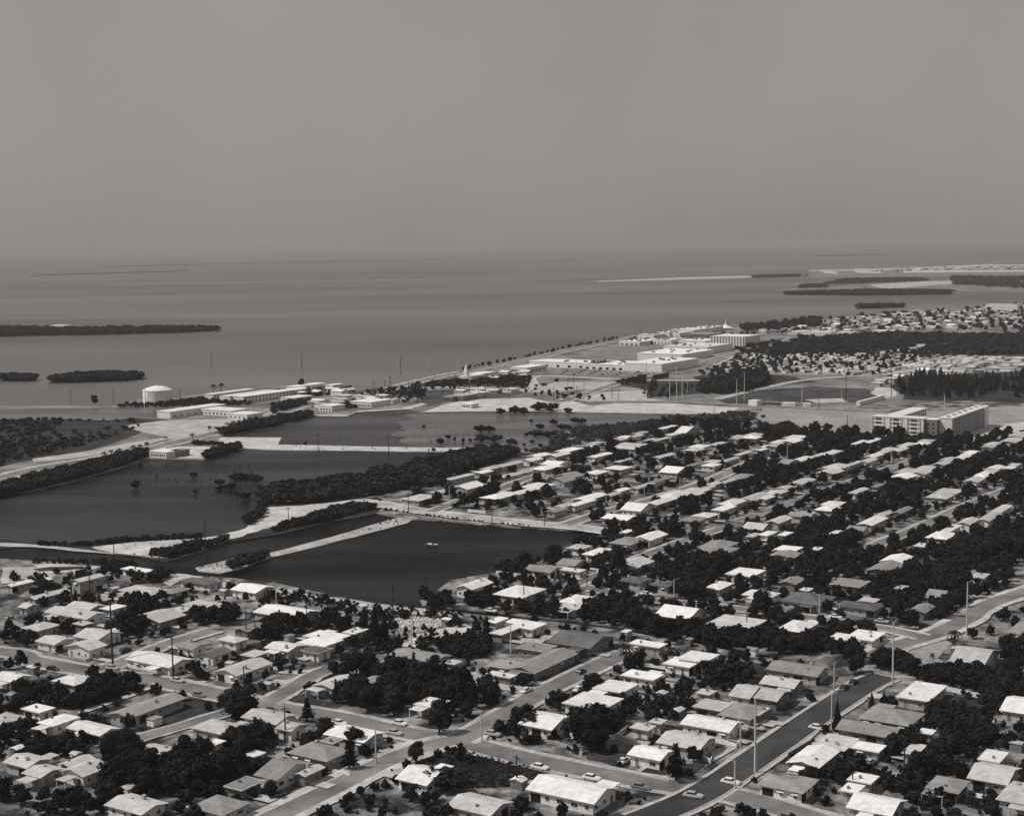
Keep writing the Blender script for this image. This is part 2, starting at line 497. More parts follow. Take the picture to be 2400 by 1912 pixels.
# left mainland with the boulevard
sheet('ground', W(('m2', -500, 690), ('m2', 50, 612, 400, 530, 800, 420, 1030, 345, 1500, 350, 1620, 210, 1640, 155), ('m3', 0, 800, 200, 745, 330, 700), ('m3', 340, 700, 620, 705, 700, 668, 1150, 645, 1270, 672, 2156, 655),
                  ('m5', 0, 955, 560, 962, 1230, 972, 1500, 978, 1840, 960), ('m5', 2156, 880), ('m7', 500, 940), ('f', 3300, 860), ('f', 3300, 672), ('m7', 2050, 52, 1900, 68, 1200, 105, 830, 140, 450, 175, 0, 212), ('m5', 1360, 268, 1050, 296, 830, 342, 400, 428, 0, 518),
                  ('m3', 1540, 335, 1200, 412, 700, 528, 650, 480, 570, 435, 0, 440), ('m1', 1560, 800, 1250, 815, 960, 840, 800, 888, 560, 898, 50, 902), ('m1', -600, 905)),
      0.04, M['farland'], skirt=1.2, step=60, amp=3, seed=6)
LAYER[0] = 0
sheet('lagoon_water', W(('m1', -600, 930, 50, 922, 560, 922, 780, 916, 1260, 916, 1235, 965, 1150, 1000, 950, 1002, 650, 1015, 50, 1012, -600, 1020)), 0.05, M['shallow'])
patch('vacant_lot', W(('m1', -600, 1035, 50, 1018, 650, 1022, 950, 1008, 1200, 1020), ('m2', 1150, 40, 1000, 110, 800, 190, 560, 265, 60, 350, -600, 480)), M['scrubland'], 25, 8)
patch('sand_patch', W(('m2', 850, 60, 1150, 20, 1980, 10, 1650, 95, 1400, 150, 1010, 225, 700, 290, 60, 370, 60, 340, 520, 280, 850, 210, 1200, 160, 1000, 120)), M['sanddim'], 25, 7)
patch('sand_patch', W(('m2', -500, 590), ('m2', 50, 470, 300, 430, 620, 350, 640, 375, 300, 455, 50, 505)), M['sand'], 20, 2)
patch('sand_patch', W(('m2', 1040, 330, 1060, 270, 1300, 235, 1560, 240, 1560, 290, 1490, 338)), M['sand'], 15, 2)
patch('sand_patch', W(('f', 215, 1282, 300, 1272, 456, 1262, 512, 1256, 560, 1243, 600, 1222, 604, 1199, 626, 1188, 706, 1185, 854, 1168, 885, 1172, 905, 1190, 871, 1190, 797, 1201, 672, 1227, 615, 1240, 547, 1262, 500, 1278, 440, 1293, 390, 1308, 330, 1303, 250, 1292)), M['sand'], 6, 1.4)
patch('sand_patch', W(('r1', -300, 110), ('r1', 50, 128, 400, 160, 750, 200, 760, 212, 400, 185, 50, 150), ('r1', -300, 140)), M['sanddim'], 10, 1.0)
patch('beach', W(('m3', 1250, 668, 1430, 605, 1660, 560, 2156, 548), ('m5', 0, 842, 300, 880, 420, 855, 600, 905, 800, 880, 1300, 882, 1840, 918, 1760, 968, 1250, 968, 560, 955, 0, 948), ('m3', 2156, 655)), M['sand'], 30, 3)
patch('graded_lot', W(('m5', 1560, 640, 1640, 560, 1900, 470, 2156, 440), ('m7', 0, 500, 300, 475, 1000, 475, 2400, 490, 2400, 620, 1700, 640, 1150, 640, 560, 640, 0, 640)), M['lotgrey'], 25, 6)
patch('graded_lot', W(('m8', 350, 140, 600, 120, 1000, 150, 1560, 170, 1600, 200, 1000, 185, 500, 165)), M['sand'], 15, 3)
patch('beach', W(('m3', 345, 690, 640, 690, 720, 655, 1080, 635, 1250, 590, 1300, 600, 1150, 642, 700, 668, 620, 702, 345, 700)), M['sand'], 25, 2)
patch('graded_lot', W(('m7', 0, 905, 400, 915, 900, 940, 1150, 960, 1500, 940, 2300, 900), ('m8', 2300, 120, 1600, 190, 1000, 160, 500, 140, 250, 120, 0, 70)), M['lotgrey'], 25, 3)
patch('graded_lot', W(('m8', 1600, 130, 1700, 90, 2300, 20, 2300, 150, 1750, 200, 1620, 180)), M['sand'], 15, 2)
patch('playing_field', W(('m7', -350, 850, 0, 770, 450, 740, 900, 760, 1060, 810, 820, 870, 500, 880, 0, 860, -300, 880)), M['vacant'], 20, 2)
patch('sand_patch', W(('m7', 930, 790, 1000, 740, 1130, 760, 1160, 820, 1040, 840)), M['sand'], 15, 2)
patch('sand_patch', W(('m7', 380, 850, 700, 840, 760, 870, 480, 880)), M['sanddim'], 15, 2)
patch('graded_lot', W(('m5', -50, 790, 300, 700, 800, 705, 780, 740, 400, 780)), M['sanddim'], 25, 5)
patch('graded_lot', W(('m5', 420, 850, 650, 790, 1050, 770, 1080, 840, 1250, 855, 800, 876)), M['sanddim'], 25, 5)
patch('scrub_patch', W(('m3', 1250, 490, 1650, 470, 2156, 500), ('m5', 0, 800, 100, 780), ('m3', 1900, 545, 1400, 590, 1200, 585)), M['vacant'], 25, 6)
patch('scrub_patch', W(('m1', 1250, 905, 1560, 850, 2000, 840), ('m3', 0, 540, 300, 540, 680, 500, 640, 470, 300, 500, 0, 500), ('m1', 1900, 815, 1560, 815, 1250, 850)), M['vacant'], 20, 5)
patch('scrub_patch', W(('m3', 700, 500, 1200, 420, 1900, 370, 2156, 400, 2156, 450, 1300, 460, 900, 540)), M['vacant'], 25, 6)
patch('scrub_patch', W(('m5', 800, 720, 1050, 670, 1700, 700, 1500, 800, 1100, 830, 1080, 770)), M['scrubland'], 25, 6)
patch('parking_lot', W(('m5', 140, 610, 400, 590, 980, 580, 1180, 620, 1150, 660, 500, 650)), M['asphalt'], 30, 4)
patch('parking_lot', W(('m5', 480, 480, 850, 400, 1250, 395, 1100, 440, 760, 490)), M['asphalt'], 30, 4)
patch('wooded_ground', W(('m5', 1450, 660, 1750, 610, 2156, 640), ('m7', 300, 640, 500, 700, 0, 740), ('m5', 1700, 760)), M['scrubland'], 25, 6)
patch('wooded_ground', W(('m7', -300, 430, 250, 330, 1100, 290, 2400, 300, 2400, 480, 1700, 490, 1100, 470, 0, 490)), M['scrubland'], 60, 12)
patch('wooded_ground', W(('m7', 1100, 640, 1500, 640, 2400, 600, 2400, 880, 1200, 850)), M['scrubland'], 25, 6)
# bare gravel drive and rubble lot by the pond
patch('gravel_lot', W(('r3', 1020, 1050, 1050, 965, 1200, 890, 1500, 820, 1620, 800, 1740, 860, 1680, 940, 1500, 950, 1350, 905, 1180, 1000)), M['sand'], 4, 0.5)
patch('sand_patch', W(('r3', 0, 500, 150, 512, 400, 560, 900, 630, 1560, 700, 1600, 745, 1200, 720, 900, 690, 500, 650, 380, 600, 0, 560)), M['sanddim'], 5, 1.2)
patch('sand_patch', W(('r3', 500, 620, 760, 625, 980, 690, 700, 720)), M['sand'], 5, 1.0)
patch('sand_patch', W(('r1', 60, 300, 280, 290, 640, 315, 560, 345, 420, 400, 60, 460, 60, 420, 300, 370, 120, 340)), M['sanddim'], 5, 1.0)
patch('sand_patch', W(('r1', 1150, 445, 1280, 375, 1500, 400, 1460, 420, 1300, 440, 1220, 480)), M['sand'], 4, 0.7)
patch('scrub_field', W(('r4', 1250, 850, 1420, 810, 1600, 800, 1800, 820, 2156, 915), ('r6', 300, 1010, 60, 1080), ('r4', 2100, 1120, 1500, 1110, 1490, 960)), M['scrubland'], 4, 0.6)
patch('gravel_lot', W(('r7', 1130, 1040, 1330, 930, 1560, 930, 1620, 960, 1500, 1090, 1580, 1150, 1300, 1150, 1180, 1130)), M['lotgrey'], 4, 0.6)
for z_, pts in (('r2', (1330, 350, 1600, 370, 1660, 440, 1000, 640, 950, 600, 1250, 460)), ('r2', (1240, 195, 1400, 160, 1560, 190, 1440, 240)), ('r2', (1950, 230, 2150, 260, 2000, 320, 1850, 260)),
                ('r4', (70, 370, 300, 290, 420, 410, 300, 430)), ('r6', (540, 800, 640, 760, 960, 820, 900, 930, 560, 860)), ('r6', (1000, 620, 1180, 660, 1150, 730, 960, 700)),
                ('r6', (960, 900, 1200, 940, 1230, 1010, 1020, 970)), ('r8', (1580, 320, 1900, 350, 1900, 480, 1560, 420)), ('r6', (1190, 560, 1380, 590, 1360, 610, 1200, 590)),
                ('r7', (720, 760, 1000, 770, 990, 800, 740, 780)), ('r6', (1880, 40, 2080, 60, 2050, 150, 1900, 120)), ('r5', (1500, 590, 1700, 640, 1650, 680, 1520, 640)),
                ('r6', (1980, 540, 2080, 560, 1960, 700, 1870, 690)), ('r6', (1380, 900, 1560, 900, 1420, 1010, 1360, 990)), ('r8', (640, 850, 1000, 880, 980, 980, 640, 940)), ('r3', (1000, 690, 1180, 690, 1150, 750, 1010, 745))):
    patch('lawn', W((z_,) + pts), M['lawn'], 4, 0.5)
for z_, pts in (('r2', (1370, 240, 1540, 160, 1600, 180, 1440, 245)), ('r4', (0, 80, 380, 130, 300, 160, 0, 130)), ('r4', (0, 190, 190, 200, 60, 250, 0, 240)), ('r6', (980, 960, 1040, 910, 1080, 925, 1010, 970)),
                ('r6', (1600, 800, 1760, 740, 1830, 770, 1640, 870)), ('r8', (520, 650, 640, 640, 870, 690, 700, 770, 430, 745)), ('r6', (860, 950, 1000, 960, 1060, 1060, 930, 1100, 800, 1090, 740, 1040)) if False else ('r5', (860, 1020, 1050, 990, 1000, 1120, 900, 1150)),
                ('r7', (540, 740, 760, 740, 720, 770, 560, 780)), ('r8', (1620, 60, 1800, 70, 2000, 180, 1850, 190, 1700, 100)), ('r4', (1590, 120, 1720, 130, 1820, 190, 2130, 260, 2080, 310, 1700, 220, 1600, 190)),
                ('r8', (240, 950, 360, 970, 340, 1000, 230, 980)), ('r5', (0, 920, 170, 930, 190, 980, 0, 990)), ('r5', (160, 870, 330, 860, 300, 900, 180, 960)),
                ('r4', (860, 780, 980, 790, 1010, 830, 880, 830)), ('r1', (600, 570, 800, 540, 860, 590, 640, 610)), ('r6', (60, 290, 200, 190, 320, 200, 90, 330)), ('r4', (1030, 930, 1200, 900, 1100, 1000, 960, 1030))):
    patch('paved_drive', W((z_,) + pts), M['sanddim'], 3, 0.3)

# ------------------------------------------------------------------ streets
road('street', W(('f', -600, 1500), ('r2', -300, -50), ('r2', 50, 30, 500, 115, 1100, 205, 1700, 335), ('r4', 0, 420, 560, 515, 1080, 635, 1560, 715, 2156, 862), ('r6', 0, 862, 900, 1030, 1450, 1120, 2100, 1250), ('f', 2300, 2050)), 8.5, 'asphalt', 2.2, 'sanddim', 0)
road('street', W(('f', 1500, 1925), ('r8', -500, 1165), ('r8', 12, 830), ('r8', 480, 505, 880, 248), ('r8', 1060, 165)), 9.6, 'newasphalt', 1.5, 'concrete', 0.35)
road('street', W(('r4', 1560, 705), ('r4', 1830, 560, 2156, 360), ('r6', 380, 205, 760, 25), ('r5', 900, 1040)), 8.0, 'asphalt', 2.0, 'sanddim')
road('street', W(('f', 560, 1956), ('r4', 300, 1210, 480, 1122, 900, 905, 1230, 775, 1480, 715)), 7.5, 'asphalt', 3.2, 'sand')
road('street', W(('r4', -60, 395), ('r4', 130, 285, 330, 165, 480, 100)), 6.5, 'asphalt', 1.5, 'sanddim')
road('street', W(('r2', 560, 110), ('r1', 760, 1145, 1200, 970, 1600, 850)), 6.5, 'asphalt', 2.2, 'sanddim')
road('street', W(('r2', 1860, 395), ('r2', 1690, 470, 1300, 590, 940, 690, 600, 800)), 5.5, 'asphalt', 1.2, 'sanddim')
road('footpath', W(('r2', 1090, 225), ('r2', 960, 300, 700, 390, 460, 478)), 2.6, 'sand')
road('pond_street', W(('m4', 840, 570), ('m4', 1350, 655, 2156, 745), ('m6', 0, 875, 420, 915, 760, 960), ('r5', 820, 45)), 9.0, 'sanddim', 3.0, 'sand')
road('street', W(('m4', 1330, 648), ('m4', 1640, 535, 1900, 465), ('m6', 60, 510, 420, 420)), 6.5, 'asphalt', 2.0, 'sanddim')
road('street', W(('m4', 1360, 492), ('m4', 1700, 405, 2080, 318), ('m6', 300, 385)), 5.0, 'sanddim', 1.5, 'sand')
road('street', W(('m6', 380, 900), ('m6', 740, 785, 1100, 690, 1560, 540, 1840, 420), ('m8', 40, 330)), 7.0, 'asphalt', 2.5, 'sanddim')
road('street', W(('r7', 800, 215), ('r7', 1000, 130, 1210, 45), ('m8', 1420, 890), ('m8', 1700, 760, 2100, 600)), 6.5, 'asphalt', 1.8, 'sanddim')
road('street', W(('f', 2700, 1300), ('r7', 2060, 590, 1750, 760, 1500, 880, 1330, 935), ('r7', 1120, 1000, 950, 1090)), 8.0, 'asphalt', 2.6, 'sand')
road('street', W(('r5', 380, 470), ('r5', 620, 510, 1000, 590, 1500, 640), ('r7', 300, 735, 1000, 835, 1180, 870, 1380, 915)), 6.5, 'asphalt', 1.8, 'sanddim')
road('street', W(('r5', 440, 478), ('r5', 740, 360, 1060, 225, 1330, 120), ('m6', 1700, 930)), 6.0, 'asphalt', 1.6, 'sanddim')
road('street', W(('m8', -200, 880), ('m8', 60, 790, 700, 560, 1130, 410, 1500, 300)), 6.0, 'asphalt', 1.0, 'sanddim')
road('boulevard', W(('m2', -500, 600), ('m2', 50, 440, 600, 345, 1000, 268, 1400, 175, 1900, 50), ('m3', 120, 655, 330, 600, 650, 555, 1000, 470, 1200, 418, 1530, 345, 2156, 226), ('m5', 0, 528, 400, 438, 840, 345, 1100, 305, 1500, 280, 2156, 235)), 12.0, 'asphalt', 5.0, 'sanddim', wob=1.5)
road('street', W(('m3', 1180, 470), ('m3', 1500, 462, 2156, 480), ('m5', 130, 655, 900, 685, 1680, 692)), 9.0, 'sanddim', 2.0, 'sand')
road('street', W(('m5', 380, 860), ('m5', 800, 720, 1000, 660, 1300, 590, 1700, 470, 2156, 380), ('m7', 300, 325)), 9.0, 'asphalt', 4.0, 'sanddim')
road('street', W(('m5', 560, 870), ('m5', 1200, 870, 1840, 895), ('m7', 500, 930, 1100, 950)), 8.0, 'asphalt', 2.0, 'sanddim')
road('street', W(('m5', 1650, 850), ('m5', 1900, 790), ('m7', 300, 700, 700, 660, 1060, 640, 1500, 570)), 6.0, 'sanddim', 1.5, 'sand')
road('track', W(('m7', 950, 470), ('m7', 1150, 435, 1340, 410, 1365, 385)), 10, 'sanddim', 3, 'lotgrey', wob=2)
road('track', W(('m7', 1100, 440), ('m7', 1400, 448, 1600, 455)), 9, 'sanddim', 3, 'lotgrey', wob=2)
road('track', W(('m7', 1480, 398), ('m7', 1740, 388, 2000, 400)), 10, 'sanddim', 3, 'lotgrey', wob=2)
patch('sand_patch', W(('r1', -200, 330, 60, 325, 160, 335, 300, 372, 200, 420, 60, 455, -200, 470)), M['sanddim'], 5, 1.2)
patch('scrub_patch', W(('r1', 60, 345, 200, 325, 480, 320, 500, 335, 300, 350, 120, 365)), M['scrubland'], 5, 1.0)

# ================================================================== HOUSES
TONE = {'w': 'white', 'l': 'pale grey', 'm': 'mid grey', 'd': 'dark'}
SHAPE = {'fl': 'flat', 'gA': 'gabled', 'gB': 'gabled', 'h': 'hipped'}
def win_mesh(w, h, mull):
    mb = MB()
    t = 0.09
    mb.box(-w / 2, w / 2, -0.03, 0.05, h / 2 - t, h / 2)
    mb.box(-w / 2 - 0.05, w / 2 + 0.05, -0.09, 0.05, -h / 2 - 0.02, -h / 2 + t - 0.02)
    mb.box(-w / 2, -w / 2 + t, -0.028, 0.05, -h / 2 + t, h / 2 - t)
    mb.box(w / 2 - t, w / 2, -0.028, 0.05, -h / 2 + t, h / 2 - t)
    if mull:
        mb.box(-0.03, 0.03, -0.025, 0.05, -h / 2 + t, h / 2 - t)
    return mb.mesh('window', M['trim'])
def pane_mesh(w, h):
    mb = MB()
    mb.box(-w / 2 + 0.05, w / 2 - 0.05, -0.012, 0.02, -h / 2 + 0.05, h / 2 - 0.05)
    return mb.mesh('pane', M['glass'])
WIN = [(win_mesh(1.3, 1.15, True), pane_mesh(1.3, 1.15)), (win_mesh(2.0, 1.2, True), pane_mesh(2.0, 1.2)), (win_mesh(0.9, 1.0, False), pane_mesh(0.9, 1.0))]
def _door():
    mb = MB(); mb.box(-0.5, 0.5, -0.04, 0.04, -1.05, 1.05); return mb.mesh('door', M['door'])
def _awn():
    mb = MB()
    mb.hexa([(-0.95, -0.75, 0.0), (0.95, -0.75, 0.0), (0.95, 0.02, 0.45), (-0.95, 0.02, 0.45)], [(-0.95, -0.75, 0.06), (0.95, -0.75, 0.06), (0.95, 0.02, 0.53), (-0.95, 0.02, 0.53)])
    return mb.mesh('awning', M['trim'])
def _garage():
    mb = MB()
    mb.box(-1.5, 1.5, -0.04, 0.02, -1.1, 1.1)
    return mb.mesh('garage_opening', M['dark'])
DOOR, AWN, GAR = _door(), _awn(), _garage()
DRIVES = []
HOUSES = []          # (center xy, half a, half b, height)
def house(cx, cy, a, b, roof='gB', tone='l', wall='l', hh=2.75, label=None, group=None, detail=2, name='house', cat='house', ov=0.8, pitch=None, rot=None, awn=0.25, chim=False, seedv=None, z0=0.05):
    """a: size along the A street direction (local x), b: along B (local -y)."""
    rr = random.Random(seedv if seedv is not None else int(cx * 13 + cy * 7))
    hh = hh + (len(HOUSES) % 37) * 0.007
    root = empty(name, (cx, cy, z0), ROTZ if rot is None else rot)
    tag(root, label, cat, group)
    HOUSES.append((cx, cy, a / 2, b / 2, hh))
    x0, x1, y0, y1 = -a / 2 + ov, a / 2 - ov, -b / 2 + ov, b / 2 - ov
    pit = pitch if pitch is not None else rr.uniform(0.20, 0.30)
    th = 0.16
    wb = MB()
    wb.box(x0, x1, y0, y1, -0.05, hh)
    rb = MB()
    X0, X1, Y0, Y1 = -a / 2, a / 2, -b / 2, b / 2
    if roof == 'fl':
        rb.box(X0, X1, Y0, Y1, hh, hh + 0.22)
    elif roof == 'gB':                     # ridge runs along B (local y)
        rz = hh + pit * a / 2
        for s in (-1, 1):
            xe = s * a / 2
            ze = hh - 0.0
            pts = [(xe, Y0, ze), (0, Y0, rz), (0, Y1, rz), (xe, Y1, ze)]
            if s > 0: pts = [pts[1], pts[0], pts[3], pts[2]]
            rb.hexa(pts, [(p[0], p[1], p[2] + th) for p in pts])
        for yy in (y0, y1):
            pk = hh + pit * (a / 2) * (1 - 0) - 0.02
            i = len(wb.v)
            d = 0.12 if yy < 0 else -0.12
            zt = hh + pit * ov - 0.01
            wb.v += [(x0, yy, hh), (x1, yy, hh), (x1, yy, zt), (0, yy, pk), (x0, yy, zt), (x0, yy + d, hh), (x1, yy + d, hh), (x1, yy + d, zt), (0, yy + d, pk), (x0, yy + d, zt)]
            for f in ((0, 1, 2, 3, 4), (9, 8, 7, 6, 5), (2, 7, 8, 3), (3, 8, 9, 4), (1, 6, 7, 2), (4, 9, 5, 0)):
                wb.f.append(tuple(i + k for k in f)); wb.mi.append(0)
    elif roof == 'gA':
        rz = hh + pit * b / 2
        for s in (-1, 1):
            ye = s * b / 2
            pts = [(X0, ye, hh), (X1, ye, hh), (X1, 0, rz), (X0, 0, rz)]
            if s > 0: pts = [pts[3], pts[2], pts[1], pts[0]]
            rb.hexa(pts, [(p[0], p[1], p[2] + th) for p in pts])
        for xx in (x0, x1):
            pk = hh + pit * (b / 2) - 0.02
            i = len(wb.v)
            d = 0.12 if xx < 0 else -0.12
            zt = hh + pit * ov - 0.01
            wb.v += [(xx, y0, hh), (xx, y1, hh), (xx, y1, zt), (xx, 0, pk), (xx, y0, zt), (xx + d, y0, hh), (xx + d, y1, hh), (xx + d, y1, zt), (xx + d, 0, pk), (xx + d, y0, zt)]
            for f in ((0, 1, 2, 3, 4), (9, 8, 7, 6, 5), (2, 7, 8, 3), (3, 8, 9, 4), (1, 6, 7, 2), (4, 9, 5, 0)):
                wb.f.append(tuple(i + k for k in f)); wb.mi.append(0)
    else:                                   # hip
        rz = hh + pit * min(a, b) / 2 + th
        z1 = hh + th
        if a >= b:
            r0, r1 = (-(a - b) / 2 - 0.01, 0), ((a - b) / 2 + 0.01, 0)
        else:
            r0, r1 = (0, -(b - a) / 2 - 0.01), (0, (b - a) / 2 + 0.01)
        rb.v += [(X0, Y0, hh), (X1, Y0, hh), (X1, Y1, hh), (X0, Y1, hh), (X0, Y0, z1), (X1, Y0, z1), (X1, Y1, z1), (X0, Y1, z1), (*r0, rz), (*r1, rz)]
        fs = [(0, 3, 2, 1), (0, 1, 5, 4), (1, 2, 6, 5), (2, 3, 7, 6), (3, 0, 4, 7)]
        fs += [(4, 5, 9, 8), (5, 6, 9), (6, 7, 8, 9), (7, 4, 8)] if a >= b else [(4, 5, 8), (5, 6, 9, 8), (6, 7, 9), (7, 4, 8, 9)]
        rb.f += fs; rb.mi += [0] * len(fs)
    wall_o = wb.build('wall', M['wall_' + wall], root)
    roof_o = rb.build('roof', M['roof_' + tone], root)
    if roof == 'fl' and detail >= 2:
        eb = MB()
        e = 0.12
        for (p, q, r2, t) in ((X0, X1, Y0, Y0 + e), (X0, X1, Y1 - e, Y1), (X0, X0 + e, Y0 + e, Y1 - e), (X1 - e, X1, Y0 + e, Y1 - e)):
            eb.box(p, q, r2, t, hh + 0.21, hh + 0.30)
        eb.build('roof_edge', M['trim'], roof_o)
    if chim or (detail >= 2 and rr.random() < 0.2):
        cb = MB()
        u, v = (rr.uniform(-0.3, 0.3) * a, rr.uniform(-0.3, 0.3) * b)
        cb.box(u - 0.4, u + 0.4, v - 0.4, v + 0.4, hh - 0.2, hh + (1.9 if roof != 'fl' else 1.1))
        cb.build('chimney', M['wall_l'], roof_o)
    if detail >= 2 and min(a, b) > 7 and rr.random() < 0.45:      # open carport or porch on one side
        sx = rr.choice((-1, 1, -1)); L_ = rr.uniform(3.0, 4.2); u0 = rr.uniform(Y0 + 0.5, max(Y0 + 0.6, Y1 - 5.5)); u1 = min(Y1 - 0.2, u0 + rr.uniform(3.5, 6))
        xa, xb = (X0 - L_, X0 + 0.3) if sx < 0 else (X1 - 0.3, X1 + L_)
        cb = MB(); cb.box(xa, xb, u0, u1, hh - 0.32, hh - 0.16); cr = cb.build('carport_roof', M['roof_' + tone], root)
        xe = xa + 0.2 if sx < 0 else xb - 0.2
        for yy in (u0 + 0.2, u1 - 0.2):
            pb = MB(); pb.box(xe - 0.07, xe + 0.07, yy - 0.07, yy + 0.07, -0.05, hh - 0.33); pb.build('post', M['trim'], cr)
    if detail >= 2 and rr.random() < 0.5:
        vb = MB(); u, v = rr.uniform(-0.3, 0.3) * a, rr.uniform(-0.3, 0.3) * b; zz = hh + (0.2 if roof == 'fl' else pit * 0.2 * min(a, b))
        vb.box(u - 0.3, u + 0.3, v - 0.3, v + 0.3, hh, zz + 0.75); vb.build('roof_vent', M['wall_m'], roof_o)
    if detail >= 1 and a > 7 and rr.random() < 0.6:
        dw = rr.uniform(2.6, 3.6); dl = rr.uniform(4, 9); du = rr.uniform(X0 + 2, X1 - 2); sy = rr.choice((-1, 1, -1))
        q0 = (Y0 - dl, Y0 + 0.9) if sy < 0 else (Y1 - 0.9, Y1 + dl)
        DRIVES.append((cx, cy, ROTZ if rot is None else rot, du - dw / 2, du + dw / 2, q0[0], q0[1]))
    if detail >= 1:
        sides = [((x0 - 0.01, None), -math.pi / 2, y0, y1), ((None, y0 - 0.01), 0.0, x0, x1), ((x1 + 0.01, None), math.pi / 2, y0, y1), ((None, y1 + 0.01), math.pi, x0, x1)]
        if detail == 1: sides = sides[:2]
        for si, (fxy, rz_, s0, s1) in enumerate(sides):
            L = s1 - s0
            n = max(1, int(L / 3.3))
            dpos = rr.randrange(n) if si in (0, 1) else -1
            for k in range(n):
                c = s0 + L * (k + 0.5) / n + rr.uniform(-0.25, 0.25)
                loc = (fxy[0] if fxy[0] is not None else c, fxy[1] if fxy[1] is not None else c)
                rows = [1.55] if hh < 4.2 else [1.5, 4.3]
                for ri, zz in enumerate(rows):
                    if k == dpos and ri == 0 and detail >= 2:
                        if rr.random() < 0.45 and L > 7:
                            o = put('garage_opening', GAR, wall_o, (*loc, 1.12), rz_)
                        else:
                            o = put('door', DOOR, wall_o, (*loc, 1.06), rz_)
                        continue
                    wm, pm = WIN[rr.choice((0, 0, 1, 2))]
                    wo = put('window', wm, wall_o if detail >= 1 else root, (*loc, zz), rz_)
                    if detail >= 2:
                        put('pane', pm, wo) if False else put('pane', pm, wall_o, (*loc, zz), rz_)
                        if rr.random() < awn:
                            put('awning', AWN, wall_o, (*loc, zz + 0.45), rz_)
                    else:
                        put('pane', pm, wall_o, (*loc, zz), rz_)
    return root
def house_px(z, L, F, R, roof, tone, wall, label=None, hh=2.75, group=None, detail=2, **kw):
    l, f, r = (G(z, *p, hh)[:2] for p in (L, F, R))
    c = (l + r) / 2
    b = abs(float((f - l) @ BV))
    a = abs(float((r - f) @ AV))
    a, b = min(max(a * 1.07, 4.2), 40), min(max(b * 1.07, 4.2), 40)
    return house(c[0], c[1], a, b, roof, tone, wall, hh, label, group, detail, **kw)

